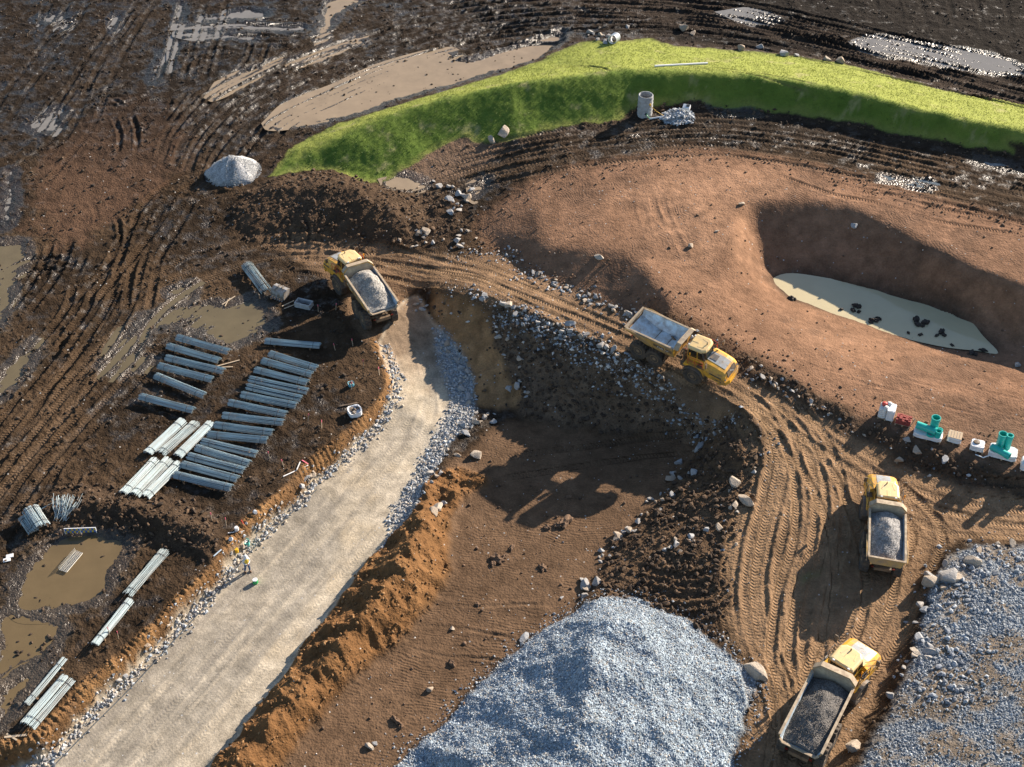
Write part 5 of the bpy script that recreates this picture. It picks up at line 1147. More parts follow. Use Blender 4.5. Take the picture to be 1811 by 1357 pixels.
    for y in (-.9, .9):
        m = MB(); m.box(((X1 + X2) / 2, y * .98, 1.0), (1.9, .14, .24)); m.build('bogie_beam', BLACK, root)
        m = MB(); m.tube([(-1.1, y * .75, 1.1), (KX(-2.3), y * .8, 1.75)], [.11, .08], 8); m.build('hoist_ram', BLACK, root)
        m = MB(); m.box((X1 + 1.0, y * 1.25, 1.25), (.05, .62, .75), (0, R(12), 0)); m.build('mud_flap', BLACK, root)
    for y in (-1.0, 1.0):
        m = MB(); m.box((KX(-5.85), y * .8, 1.35), (.06, .18, .10)); m.build('tail_lamp', REDL, root)
    for x in (X1, X2):
        for y in (-1.24, 1.24): wheel(root, x, y)
    # --- tractor
    for y in (-1.24, 1.24): wheel(root, 1.25, y, rot=art)
    m = MB()
    for y in (-.42, .42): m.box((1.9, y, 1.0), (3.7, .18, .34))
    m.box((.1, 0, 1.0), (.6, .5, .5)); m.tube([(1.25, -1.0, .66), (1.25, 1.0, .66)], .16, 10); m.lathe([(.22, -.35), (.22, .35)], 12, 'z', (0, 0, 1.0)); T(m.build('front_frame', BLACK, root))
    # hood: lofted nose
    m = MB(); hs = []
    for (x, wb, wt, zb, zt) in ((2.02, 1.30, .86, 1.30, 2.42), (2.6, 1.30, .90, 1.12, 2.34), (3.3, 1.28, .92, .98, 2.20), (3.85, 1.24, .88, .92, 2.02), (4.10, 1.16, .78, .95, 1.78)):
        zm = zb + (zt - zb) * .55
        hs.append([(x, wb, zb), (x, wb, zm), (x, wb * .90, zm + (zt - zm) * .55), (x, wt, zt - .05), (x, wt * .6, zt), (x, -wt * .6, zt), (x, -wt, zt - .05), (x, -wb * .90, zm + (zt - zm) * .55), (x, -wb, zm), (x, -wb, zb)])
    m.rings(hs); hood = T(m.build('hood', YEL, root, bevel=.02))
    m = MB()
    m.rings([[(x, w, z + .012), (x, 0, z + .022), (x, -w, z + .012), (x, -w, z - .02), (x, w, z - .02)] for (x, w, z) in ((2.06, .50, 2.425), (2.6, .54, 2.345), (3.3, .56, 2.205), (3.80, .54, 2.045))]); m.build('hood_panel', HOOD, hood)
    m = MB(); m.box((2.55, 0, 2.385), (.62, .62, .03), (0, R(8), 0)); m.build('air_vent', DGREY, hood)
    # grille, headlights, bumper
    m = MB(); m.rings([[(3.98, .66, 1.90), (4.16, .70, 1.40), (4.16, -.70, 1.40), (3.98, -.66, 1.90)], [(4.06, .66, 1.94), (4.23, .70, 1.40), (4.23, -.70, 1.40), (4.06, -.66, 1.94)]]); gr = m.build('grille', DGREY, hood)
    m = MB(); m.box((4.155, 0, 1.67), (.02, .05, .62), (R(52), R(-18), 0)); m.build('grille_bar', STEEL, gr)
    m = MB()
    for b_ in range(4): m.box((4.07 + .045 * b_ + .03, 0, 1.82 - .11 * b_), (.03, 1.25, .02))
    m.build('louvre', BLACK, gr)
    m = MB(); m.rings([[(3.55, 1.33, .78), (4.20, 1.14, .82), (4.42, .70, .84), (4.42, -.70, .84), (4.20, -1.14, .82), (3.55, -1.33, .78)], [(3.55, 1.33, 1.18), (4.18, 1.16, 1.20), (4.38, .72, 1.22), (4.38, -.72, 1.22), (4.18, -1.16, 1.20), (3.55, -1.33, 1.18)]]); T(m.build('bumper', YEL, root, bevel=.02))
    for s in (-1, 1):
        m = MB(); m.box((4.06, s * .95, 1.40), (.12, .34, .15), (0, 0, -s * .5)); hl_ = m.build('headlight', DGREY, hood)
        m = MB(); m.box((4.11, s * .97, 1.41), (.06, .26, .10), (0, 0, -s * .5)); m.build('lens', LAMP, hl_)
        # side intake slots
        m = MB(); m.rings([[(2.75, s * 1.315, 1.66), (2.75, s * 1.315, 1.80), (2.75, s * 1.25, 1.80), (2.75, s * 1.25, 1.66)], [(3.82, s * 1.265, 1.44), (3.82, s * 1.265, 1.60), (3.82, s * 1.20, 1.60), (3.82, s * 1.20, 1.44)]]); m.build('side_slot', BLACK, hood)
        m = MB(); m.box((3.55, s * 1.255, 1.18), (.62, .05, .17), (0, R(10), 0)); m.build('side_slot', BLACK, hood)
        # wide fender over the front wheel, inner engine cover
        m = MB(); arc = [(1.25 + 1.04 * math.cos(t), .70 + 1.04 * math.sin(t)) for t in [R(a) for a in range(12, 170, 14)]]; inn = [(1.25 + .96 * math.cos(t), .70 + .96 * math.sin(t)) for t in [R(a) for a in range(12, 170, 14)]][::-1]
        m.prism(arc + inn, s * .86, s * 1.58); fd = T(m.build('fender', DGREY, root))
        m = MB(); m.prism([(.30, 1.62), (.42, 1.86), (2.05, 1.86), (2.22, 1.45), (2.30, 1.05), (2.22, 1.05), (2.0, 1.55), (1.6, 1.80), (.9, 1.80), (.5, 1.55)], s * .84, s * 1.38); T(m.build('side_deck', YEL, root, bevel=.015))
        m = MB(); m.box((1.9, s * 1.12, 1.885), (.75, .44, .04)); T(m.build('step_plate', BLACK, root))
        # ladder
        m = MB()
        for z in (.55, .85, 1.15): m.box((2.42, s * 1.24, z), (.30, .26, .04))
        m.box((2.29, s * 1.35, .85), (.04, .04, .75)); m.box((2.55, s * 1.35, .85), (.04, .04, .75)); T(m.build('ladder', BLACK, root))
        # hand rails
        rm = RED if rails == 'red' else RAILB
        m = MB(); m.tube([(2.1, s * 1.33, 1.86), (2.1, s * 1.34, 2.62), (1.75, s * 1.34, 2.75), (1.0, s * 1.32, 2.75), (.75, s * 1.30, 2.6), (.70, s * 1.28, 1.86)], .026, 6); m.tube([(1.4, s * 1.33, 2.75), (1.4, s * 1.33, 1.86)], .022, 6); m.tube([(2.1, s * 1.34, 2.3), (.72, s * 1.29, 2.3)], .02, 6); T(m.build('hand_rail', rm, root))
        # mirrors
        m = MB(); m.tube([(2.05, s * .9, 2.75), (2.5, s * 1.35, 2.95), (2.55, s * 1.55, 2.9)], .022, 6); m.tube([(2.05, s * .9, 2.35), (2.55, s * 1.52, 2.5)], .02, 6); mr_ = T(m.build('mirror_arm', BLACK, root))
        m = MB(); m.box((2.55, s * 1.56, 2.72), (.10, .26, .48)); m.build('mirror', BLACK, mr_, bevel=.02)
    # cab
    cab = MB(); cab.rings([[(.40, .80, z), (.40, -.80, z), (2.02, -.80, z), (2.16, -.55, z), (2.16, .55, z), (2.02, .80, z)] for z in (1.42, 2.28)]); cb = T(cab.build('cab', YEL, root, bevel=.02))
    top = [(.50, .78), (.50, -.78), (1.78, -.78), (1.95, -.5), (1.95, .5), (1.78, .78)]; bot = [(.42, .80), (.42, -.80), (2.00, -.80), (2.15, -.55), (2.15, .55), (2.00, .80)]
    def pane(i, j, name='window', ins=.05):
        a0, b0 = Vector((*bot[i], 2.30)), Vector((*bot[j], 2.30)); a1, b1 = Vector((*top[i], 3.16)), Vector((*top[j], 3.16)); e = (b0 - a0).normalized() * ins
        nn = (b0 - a0).cross(a1 - a0).normalized() * .012
        P = [a0 + e, b0 - e, b1 - e, a1 + e]; m = MB(); m.rings([[p - nn for p in P], [p + nn for p in P]]); m.build(name, GLASS, cb)
    pane(0, 1, 'rear_window'); pane(1, 2); pane(2, 3); pane(3, 4, 'windscreen'); pane(4, 5); pane(5, 0)
    for b_ in range(6):
        m = MB(); m.tube([(*bot[b_], 2.26), (*top[b_], 3.20)], .055, 4); m.build('pillar', YEL if b_ in (0, 1) else DGREY, cb)
    m = MB()
    for y in (-.795, .795): m.box((1.32, y, 2.72), (.07, .035, .86))
    m.build('door_frame', YEL, cb)
    m = MB(); ro = [(.38, .70), (.46, .86), (1.70, .88), (2.05, .60), (2.10, .3), (2.10, -.3), (2.05, -.60), (1.70, -.88), (.46, -.86), (.38, -.70)]
    m.rings([[(x, y, 3.17) for x, y in ro], [(x, y, 3.30) for x, y in ro], [((x - 1.2) * .93 + 1.2, y * .92, 3.38) for x, y in ro], [((x - 1.2) * .84 + 1.2, y * .80, 3.41) for x, y in ro]]); rf = T(m.build('cab_roof', YELP, root))
    m = MB(); m.box((.78, 0, 3.415), (.62, .26, .022)); m.box((1.45, .42, 3.412), (.62, .10, .018), (0, 0, -.25)); m.box((1.45, -.42, 3.412), (.62, .10, .018), (0, 0, .25)); m.build('roof_rib', YELP, rf, bevel=.01)
    m = MB(); m.lathe([(.03, 0), (.05, .02), (.05, .14), (.02, .17)], 10, 'z', (1.75, .1, 3.41)); m.tube([(1.75, .1, 3.5), (1.75, .1, 3.72)], .012, 5); m.build('antenna', BLACK, rf)
    for y in (-.55, .55):
        m = MB(); m.box((.42, y, 3.36), (.10, .16, .10)); m.build('work_lamp', LAMP, rf)
    m = MB(); m.tube([(.9, -1.30, 2.7), (.9, -1.30, 3.05)], .02, 5); m.lathe([(.06, 0), (.07, .05), (.06, .18), (.02, .21)], 10, 'z', (.9, -1.30, 3.05)); T(m.build('beacon', AMBER, root)) 
    # seat and driver's console seen through the glass
    m = MB(); m.box((.95, 0, 1.95), (.5, .52, .16)); m.box((.70, 0, 2.35), (.14, .50, .75), (0, R(-8), 0)); m.box((.68, 0, 2.80), (.10, .28, .20)); m.build('seat', SEATM, cb, bevel=.03)
    m = MB(); m.lathe([(.17, -.015), (.20, 0), (.17, .015)], 16, 'z', (1.55, 0, 2.35)); m.tube([(1.55, 0, 2.35), (1.75, 0, 2.0)], .03, 6); m.build('steering_wheel', BLACK, cb)
    # exhaust, air filter and tank behind the cab
    m = MB(); m.tube([(.18, -.95, 1.5), (.18, -.95, 2.85), (.05, -.95, 3.0)], .075, 10); T(m.build('exhaust_stack', BLACK, root))
    m = MB(); m.lathe([(.05, 0), (.19, .03), (.19, .5), (.14, .56), (.02, .58)], 16, 'z', (.15, .98, 1.9)); T(m.build('air_filter', DGREY, root))
    m = MB(); m.box((.30, .95, 1.52), (.62, .62, .55)); T(m.build('side_tank', BLACK, root, bevel=.03)); m = MB(); m.box((.30, -.95, 1.45), (.62, .62, .45)); T(m.build('side_tank', BLACK, root, bevel=.03))
    m = MB(); m.tube([(.0, .62, 2.0), (.15, .85, 2.3), (.35, 1.05, 2.2), (.38, 1.12, 1.7)], .03, 6); m.tube([(.05, .3, 1.4), (-.3, .35, 1.6), (-.6, .3, 1.4)], .03, 6); T(m.build('hose', RED if rails == 'red' else BLACK, root))
    # --- load of stone: a thing of its own resting in the body
    if load:
        mat, lab, hgt, px_, py_, rear = load
        nx_, ny_ = 46, 26; V = []; F = []; rs = random.Random(int(rim_px[0]))
        sx, sy = rs.uniform(0, 9), rs.uniform(0, 9)
        for i in range(nx_ + 1):
            x = KX(-.70 - (5.28 if rear else 5.32) * i / nx_)
            for j in range(ny_ + 1):
                v = -1 + 2 * j / ny_; y = v * (W - .13)
                u = i / nx_
                d = math.hypot((u - px_) / .52, (v - py_) / .95)
                z = 2.56 + hgt * max(0, 1 - d * .86) ** .9 * 1.0 - .16 * v * v - (.22 if rear else .05) * max(0, u - .6) ** 1.0 * 2 + .05 * math.sin(5 * x + sx) * math.sin(4 * y + sy)
                zr = np.interp(x, [s[0] for s in secs][::-1], [s[1] for s in secs][::-1])
                edge_y = abs(v) > .97
                V.append((x, y, min(z, zr - .10) if abs(v) > .9 else z))
        # sides stay inside the sloping walls by construction of the rim width
        for i in range(nx_):
            for j in range(ny_): a = i * (ny_ + 1) + j; F.append((a, a + 1, a + ny_ + 2, a + ny_ + 1))
        bi = len(V)
        ringi = [i * (ny_ + 1) for i in range(nx_ + 1)] + [nx_ * (ny_ + 1) + j for j in range(1, ny_ + 1)] + [i * (ny_ + 1) + ny_ for i in range(nx_ - 1, -1, -1)] + [j for j in range(ny_ - 1, 0, -1)]
        for i in ringi: x, y, z = V[i]; V.append((max(x, KX(-5.9)), y * .86, z - .22))
        nR = len(ringi)
        for q_ in range(nR): k2 = (q_ + 1) % nR; F.append((ringi[q_], bi + q_, bi + k2, ringi[k2]))
        m = MB(); m.add(V, F); ld = m.build('gravel_load', mat, None, smooth=True)
        ld.matrix_world = Matrix.Translation(root.location) @ root.rotation_euler.to_matrix().to_4x4() @ Matrix.Scale(sc, 4)
        tag(ld, lab, 'gravel load', 'loads of crushed stone in the trucks')
        # stones lying on the load
        nn_ = 1100; xs = RNG.uniform(-5.7, -.85, nn_); ys = RNG.uniform(-W + .2, W - .2, nn_); ii = np.clip(((-.70 - xs) / 5.3 * nx_).astype(int), 0, nx_); jj = np.clip(((ys / (W - .13) + 1) * .5 * ny_).astype(int), 0, ny_)
        zz = np.array([V[a * (ny_ + 1) + b][2] for a, b in zip(ii, jj)])
        so = stones('stone', np.stack([-.62 + (xs + .62) * k, ys, zz], -1), sizes(nn_, .05, .13), tones(nn_, [mat['tone'], tuple(c * .75 for c in mat['tone'])], .25), parent=ld)
    return root
def loadmat(name, col):
    m, nt, b = nodes_of(name); o = OBJ(nt); v = VORO(nt, o, 11, out='Color'); s = N(nt, 'ShaderNodeSeparateColor'); nt.links.new(v, s.inputs[0])
    k = MATH(nt, 'MULTIPLY_ADD', s.outputs[0], .7, MATH(nt, 'MULTIPLY_ADD', NOISE(nt, o, 1.5, 5, .6), .8, .25)); kc = N(nt, 'ShaderNodeCombineXYZ'); [nt.links.new(k, kc.inputs[i]) for i in range(3)]
    nt.links.new(MIX(nt, 1.0, (*col, 1), kc.outputs[0], 'MULTIPLY'), b.inputs['Base Color']); b.inputs['Roughness'].default_value = .95; b.inputs['Specular IOR Level'].default_value = .2
    nt.links.new(BUMP(nt, MATH(nt, 'ADD', VORO(nt, o, 12), NOISE(nt, o, 6, 5, .6)), .8, .07), b.inputs['Normal']); m['tone'] = col; return m
blur_h = blur(HF, 4)
L1 = loadmat('pale_crushed_stone', (.34, .32, .29)); L3 = loadmat('grey_crushed_stone', (.29, .28, .27)); L4 = loadmat('dark_crushed_stone', (.135, .125, .115))
dump_truck((656.4, 509), 117, 9, 'yellow dump truck loaded with pale stone, cab pointing up left, by the gravel road mouth', 'none', 'red', (L1, 'pale grey crushed stone in the truck at the gravel road mouth', .85, .38, -.25, True), 3.05)
dump_truck((1167.8, 574), -38, 4, 'empty yellow dump truck with bluish bare steel tray, facing down right on the embankment', 'plain', 'red', None, 3.05, .86, .95)
dump_truck((1567, 941), 79, 3, 'loaded dump truck seen from behind with closed tailgate, above the stone platform', 'gate', 'black', (L3, 'grey crushed stone in the truck with the closed tailgate', .80, .38, .0, False), 3.05, .84, .92)
dump_truck((1444, 1258), 59, -11, 'lowest dump truck with dark stone load, turning right beside the stone platform', 'none', 'black', (L4, 'dark crushed stone in the lowest truck', .62, .40, -.1, True), 3.05)
# ------------------------------------------------------------------ bundles of galvanised wire
GALV = simple('galvanised_wire', (.38, .475, .50), .7, metal=.0, var=.25, scale=5, dirt=(.30, .30, .29), dirt_amt=.25, dscale=3)
TIE = simple('tie_wire', (.05, .05, .055), .6)
def wire_mesh(seed, n=50, w=.33, h=.36, r=.020, mess=1.0):
    rs = random.Random(seed); m = MB()
    for k in range(n):
        t = rs.random(); lay = rs.choice([1, 1, 1, .8, .55])
        a = math.pi * rs.uniform(.02, .98); y = w * math.cos(a) * lay; z = .06 + h * (math.sin(a) ** .75) * lay
        x0 = -.5 + rs.uniform(-.004, .022) * mess; x1 = .5 - rs.uniform(-.004, .022) * mess
        dy = rs.uniform(-.03, .03) * mess; dz = rs.uniform(-.01, .012)
        P = [(x0, y + dy, z + dz), (0, y + rs.uniform(-.01, .01), z - .01), (x1, y - dy, z + rs.uniform(-.012, .012))]
        R_ = []
        for (px, py, pz) in P: R_.append([(px, py + r, pz), (px, py, pz + r), (px, py - r, pz), (px, py, pz - r)])
        m.rings(R_)
    o = m.build('wire_rods', GALV, None); me = o.data; bpy.data.objects.remove(o); return me
WIRES = [wire_mesh(k) for k in range(5)]; THIN = wire_mesh(21, 20, .20, .22); WIDE = wire_mesh(31, 64, .62, .46); LOOSE = wire_mesh(41, 52, .55, .34, .017, 2.2)
def tie_mesh(w=.35, h=.38):
    m = MB(); m.tube([(0, w * math.cos(a) * 1.03, .06 + h * math.sin(a) ** .75 * 1.05) for a in np.linspace(0, math.pi, 12)], .017, 5); o = m.build('tie_band', TIE, None); me = o.data; bpy.data.objects.remove(o); return me
TIES = {id(THIN): tie_mesh(.22, .24), id(WIDE): tie_mesh(.64, .48), id(LOOSE): tie_mesh(.58, .36)}; TIE0 = tie_mesh()
BLOCK = simple('timber_block', (.20, .13, .075), .85, bump=.01)
blk_me = None
def bundle(a, b, label, group, me=None, lift=.10, zs=1.0, wscale=1.0):
    global blk_me
    A, B = gpt(*a), gpt(*b); me = me or random.choice(WIRES)
    for _ in range(3):   # the pixel marks the bundle's middle height
        A = Vector((*at(a[0], a[1], gz(A.x, A.y) + .25), 0)); B = Vector((*at(b[0], b[1], gz(B.x, B.y) + .25), 0))
    c = (A + B) / 2; d = B - A; L = d.length; yaw = math.atan2(d.y, d.x)
    za = np.mean([gz(A.x + d.x * t, A.y + d.y * t) for t in (.05, .25)]); zb = np.mean([gz(A.x + d.x * t, A.y + d.y * t) for t in (.75, .95)])
    zc = max((za + zb) / 2, gz(c.x, c.y) - .05)
    root = empty('wire_bundle', (c.x, c.y, zc + lift), (0, -math.atan2(zb - za, L * .7), yaw)); tag(root, label, 'wire bundle', group)
    w = bpy.data.objects.new('wire_rods', me); COL.objects.link(w); w.parent = root; w.scale = (L, wscale, zs)
    for t in (-.36, .36):
        q = bpy.data.objects.new('tie_band', TIES.get(id(me), TIE0)); COL.objects.link(q); q.parent = root; q.location = (t * L + random.uniform(-.15, .15), 0, 0); q.scale = (1, wscale, zs)
        if blk_me is None:
            m = MB(); m.box((0, 0, -.03), (.12, .78, .16)); o = m.build('bearer', BLOCK, None); blk_me = o.data; bpy.data.objects.remove(o)
        k = bpy.data.objects.new('bearer', blk_me); COL.objects.link(k); k.parent = root; k.location = (t * L * .9, 0, 0); k.scale = (1, wscale, 1)
    return root
ORD = ['topmost', 'second', 'third', 'fourth', 'fifth', 'sixth', 'seventh', 'eighth', 'ninth', 'tenth', 'eleventh', 'twelfth', 'thirteenth', 'fourteenth', 'fifteenth', 'lowest']
LEFTC = [((313,598),(406,625)), ((297,614),(389,639)), ((294,634),(397,659)), ((281,648),(377,673)), ((276,666),(363,701)), ((248,703),(344,728))]
for k, (a, b) in enumerate(LEFTC): bundle(a, b, '%s wire bundle in the short left row of six, counted from the top' % (ORD[k] if k < 5 else 'lowest'), 'bundles in the left row', lift=.16)
RIGHTC = [((469,604),(567,612)), ((477,626),(562,653)), ((464,638),(553,664)), ((451,654),(545,677)), ((441,671),(545,693)), ((437,684),(534,706)), ((427,699),(525,718)), ((405,713),(507,733)), ((394,735),(502,748)), ((380,752),(483,765)), ((368,768),(474,780)), ((357,780),(455,804)), ((347,793),(442,820)), ((333,807),(433,833)), ((322,822),(422,848)), ((309,840),(411,865))]
for k, (a, b) in enumerate(RIGHTC): bundle(a, b, '%s wire bundle in the long right row, counted from the top' % ORD[k], 'bundles in the right row')
for k, (a, b) in enumerate([((324,744),(260,802)), ((348,748),(284,805)), ((374,748),(313,807))]): bundle(a, b, '%s slanted wire bundle of the upper trio' % ['left', 'middle', 'right'][k], 'slanted bundles', me=LOOSE if k == 1 else None, wscale=.8 if k == 1 else 1.2)
for k, (a, b) in enumerate([((275,812),(217,872)), ((298,813),(236,874)), ((317,820),(256,879))]): bundle(a, b, '%s slanted wire bundle of the lower trio' % ['left', 'middle', 'right'][k], 'slanted bundles', me=WIDE if k == 1 else None, wscale=.7 if k == 1 else 1.1)
bundle((436,470), (474,519), 'single splayed wire bundle above the rows beside the grey bucket', None, LOOSE, .15, 1.5, .95)
bundle((293,974), (225,1054), 'splayed wire bundle beside the brown puddle', 'bundles by the puddle', LOOSE, wscale=.72)
bundle((231,1062), (167,1142), 'wire bundle lying just below the splayed one by the cut bank', 'bundles by the puddle', None, wscale=.85)
bundle((115,1164), (46,1245), 'thin wire bundle at the lower left', 'bundles by the puddle', THIN)
bundle((121,1200), (48,1286), 'wide wire bundle at the lower left next to the thin one', 'bundles by the puddle', WIDE, wscale=.95)
bundle((55,905), (76,938), 'short heap of wire sheets left of the clod berm', 'tangled wire', WIDE, .12, 1.0, 1.0)
bundle((41,916), (62,945), 'second short heap of wire sheets at the left', 'tangled wire', LOOSE, .12, .8, .7)
def wire_fan():
    p = gpt(106, 918); root = empty('wire_fan', p); tag(root, 'fan of loose upright wires beside the clod berm', 'wire', 'tangled wire')
    m = MB(); rs = random.Random(4)
    for k in range(46):
        g = k % 3; bx = rs.uniform(-.55, .75); tx = bx * 1.0 + [-.35, .05, .75][g] + rs.uniform(-.15, .15); ty = 1.5 + rs.uniform(-.3, .3)
        m.tube([(bx * .7, rs.uniform(-.3, .2), .05), (tx * .8, ty * .5, .4 + rs.uniform(0, .2)), (tx, ty, .75 + rs.uniform(-.1, .25))], .016, 4)
    for k in range(6): m.tube([(-.4, 1.4, .5), (-1.0, .9, .55), (-1.7, .55, .2 + .03 * k), (-2.2, .45 - .06 * k, .12)], .014, 4)
    o = m.build('wire_rods', GALV, root); o['kind'] = 'stuff'
wire_fan()
# lattice panel in the puddle
def lattice():
    A = gpt(113, 1014); B = gpt(141, 980); d = B - A; c = (A + B) / 2; zc = max(gz(c.x, c.y), [z for l, P, z, k in PUDDLES if 'wire panel' in l][0]) + .05
    root = empty('wire_lattice', (c.x, c.y, zc), (0, 0, math.atan2(d.y, d.x))); tag(root, 'pale lattice wire panel lying in the brown puddle', 'wire lattice')
    L = d.length; m = MB()
    for y in np.linspace(-.30, .30, 5): m.tube([(-L / 2, y, .06), (L / 2, y, .06)], .024, 4)
    m.build('long_wires', CREAMW, root)['kind'] = 'stuff'; m = MB()
    for x in np.linspace(-L / 2, L / 2, 19): m.tube([(x, -.30, .08), (x, .32, .08), (x, .34, .35)], .022, 4)
    m.build('cross_wires', CREAMW, root)['kind'] = 'stuff'
CREAMW = simple('pale_wire', (.60, .57, .50), .5, var=.1)
lattice()
# ------------------------------------------------------------------ manhole riser on the bank
CONC = simple('concrete', (.42, .43, .44), .85, var=.22, scale=3, dirt=(.28, .27, .25), dirt_amt=.3, bump=.008)
def tube_wall(m, r, t, z0, z1, seg=40, bands=0):
    prof = [(r - t, z0), (r, z0)]
    for k in range(bands):
        z = z0 + (z1 - z0) * (k + 1) / (bands + 1); prof += [(r, z - .02), (r + .025, z - .012), (r + .025, z + .012), (r, z + .02)]
    prof += [(r, z1), (r - t, z1)]
    R_ = [[(q * math.cos(2 * math.pi * k / seg), q * math.sin(2 * math.pi * k / seg), z) for k in range(seg)] for q, z in prof + prof[:1]]
    n = seg; F = []
    for i in range(len(R_) - 1):
        for j in range(n): F.append((i * n + j, i * n + (j + 1) % n, (i + 1) * n + (j + 1) % n, (i + 1) * n + j))
    m.add([p for r_ in R_ for p in r_], F)
PVC = simple('white_pipe', (.70, .71, .72), .4, var=.08); BLUEP = simple('dark_opening', (.03, .04, .05), .7)
YCORD = simple('yellow_cord', (.72, .42, .02), .5); GREENH = simple('green_hose', (.05, .35, .14), .5)
def manhole():
    p = gpt(1140, 202); root = empty('manhole_riser', p); tag(root, 'tall grey concrete manhole riser standing at the foot of the grass bank', 'manhole riser')
    m = MB(); tube_wall(m, .76, .12, -.2, 2.15, 48, 5); m.build('shell', CONC, root)
    m = MB(); tube_wall(m, .71, .05, 2.15, 2.21, 48); m.build('rim', CONC, root)
    m = MB(); m.lathe([(.62, 1.62), (.02, 1.62), (.02, 1.56), (.62, 1.56)], 32, 'z'); m.build('inner_floor', BLUEP, root)
    m = MB(); m.lathe([(.12, 0), (.12, .05), (.02, .06)], 14, 'y', (.05, -.79, .42)); m.build('pipe_opening', BLUEP, root)
    m = MB(); m.tube([(.10, -.80, .42), (.18, -1.0, .34), (.30, -1.06, .22), (.45, -1.05, .14)], .05, 8); m.build('green_hose', GREENH, root)
    m = MB(); m.lathe([(.02, 0), (.11, .03), (.11, .10), (.02, .12)], 14, 'y', (.42, -.74, 1.45)); m.build('yellow_cap', YCORD, root)
    return p
MH = manhole()
def worldpipe(name, pts, r, mat, lab, cat, seg=10):
    m = MB(); m.tube(pts, r, seg); o = m.build(name, mat, None, smooth=False); tag(o, lab, cat); return o
e = gpt(1206, 205)
worldpipe('drain_pipe', [(MH.x + .35, MH.y - 1.05, gz(MH.x + .4, MH.y - 1.0) + .14), ((MH.x + e.x) / 2, (MH.y + e.y) / 2 - .5, gz((MH.x + e.x) / 2, (MH.y + e.y) / 2 - .5) + .16), (e.x, e.y, e.z + .45)], .09, PVC, 'white drain pipe from the manhole riser to the small stone heap', 'pipe')
worldpipe('power_cord', [(MH.x + .45, MH.y - .85, MH.z + 1.40), (MH.x + 1.1, MH.y - .75, MH.z + .75), (MH.x + 1.9, MH.y - .7, MH.z + .18), (MH.x + 2.4, MH.y - .9, gz(MH.x + 2.4, MH.y - .9) + .04), (e.x - .3, e.y - .05, e.z + .3)], .028, YCORD, 'yellow cord hanging from the manhole riser', 'cord', 6)
def heap(px, py, rad, hgt, n, name, lab, cat, cols, lo, hi, matt):
    p = gpt(px, py); m = MB(); R_ = []
    for r in (1.0, .8, .55, .3, .1):
        R_.append([(p.x + rad * r * (1 + .10 * math.sin(3 * t + px)) * math.cos(t), p.y + rad * r * (1 + .08 * math.sin(4 * t + py)) * math.sin(t), None, r) for t in np.linspace(0, 2 * math.pi, 40, endpoint=False)])
    R3 = [[(x, y, gz(x, y) * (1 if r == 1.0 else 0) + (p.z * 0 if r == 1.0 else gz(x, y)) + (-.06 if r == 1 else hgt * (1 - r) ** .9)) for (x, y, _, r) in ring] for ring in R_]
    m.rings(R3, True, True); o = m.build(name, matt, None, smooth=True); tag(o, lab, cat)
    a = RNG.uniform(0, 2 * np.pi, n); q = np.sqrt(RNG.uniform(0, 1, n)) * 1.03; x = p.x + rad * q * np.cos(a); y = p.y + rad * q * np.sin(a)
    z = samp(HF, x, y) + hgt * np.maximum(0, 1 - q) ** .9
    stones('stone', np.stack([x, y, z], -1), sizes(n, lo, hi), tones(n, cols, .3), parent=o, base='ico' if hi > .3 else 'oct'); return o
heap(1199, 210, 1.7, .7, 330, 'stone_heap', 'small heap of blue grey stones beside the manhole riser', 'stone heap', GREY + [(.48, .5, .52)], .16, .46, L3)
heap(413, 306, 2.75, 2.0, 5200, 'gravel_cone', 'pale cone of fine gravel at the left end of the grass bank', 'gravel pile', [(.40, .41, .42), (.33, .35, .36), (.45, .45, .44)], .05, .15, loadmat('pale_fine_gravel', (.42, .42, .42)))
def ctrl_box():
    p = gpt(1213, 203); m = MB(); m.box((0, 0, 0), (.75, .55, .35), (R(20), 0, R(-20))); o = m.build('pump_box', PVC, None, bevel=.03); o.location = (p.x, p.y, p.z + .85)
    m = MB(); m.box((.12, -.05, .19), (.32, .30, .05), (R(20), 0, R(-20))); m.build('hatch', BLUEP, o); tag(o, 'white pump box lying on the small stone heap', 'box')
ctrl_box()
a, b = gpt(1158, 119), gpt(1251, 114); worldpipe('long_pipe', [(a.x, a.y, a.z + .12), (b.x, b.y, b.z + .12)], .12, PVC, 'long white pipe lying on the grass bank top', 'pipe', 12)
def culvert():
    p = gpt(1086, 74); m = MB(); tube_wall(m, .50, .06, -.8, .8, 28, 8); o = m.build('culvert_pipe', simple('zinc_pipe', (.62, .65, .68), .4, metal=.2), None); o.location = (p.x, p.y, p.z + .42); o.rotation_euler = (R(75), 0, R(-20)); tag(o, 'short shiny ribbed pipe end sticking out of the bank top', 'pipe')
culvert()
# ------------------------------------------------------------------ pallets on the plateau edge
TEAL = simple('teal_pipe', (.025, .44, .38), .35, var=.12, scale=2); TEALD = simple('teal_pipe_inside', (.01, .17, .15), .6)
WRAP = simple('white_wrap', (.72, .73, .74), .35, var=.12, scale=3, bump=.03); WOODP = simple('pallet_wood', (.42, .31, .20), .8, var=.3); BAGW = simple('white_sack', (.66, .65, .62), .7, var=.12, bump=.02); REDBAG = simple('red_sack', (.60, .07, .05), .6); BRICK = simple('red_brick', (.28, .055, .045), .85, var=.3)
PYAW = R(-22)
def pallet(root, w, d):
    for k in range(5): m = MB(); m.box((0, -d / 2 + d * (k + .5) / 5, .13), (w, d / 5 * .72, .025)); m.build('slat', WOODP, root)
    for x in (-w / 2 + .06, 0, w / 2 - .06): m = MB(); m.box((x, 0, .06), (.10, d, .11)); m.build('bearer', WOODP, root)
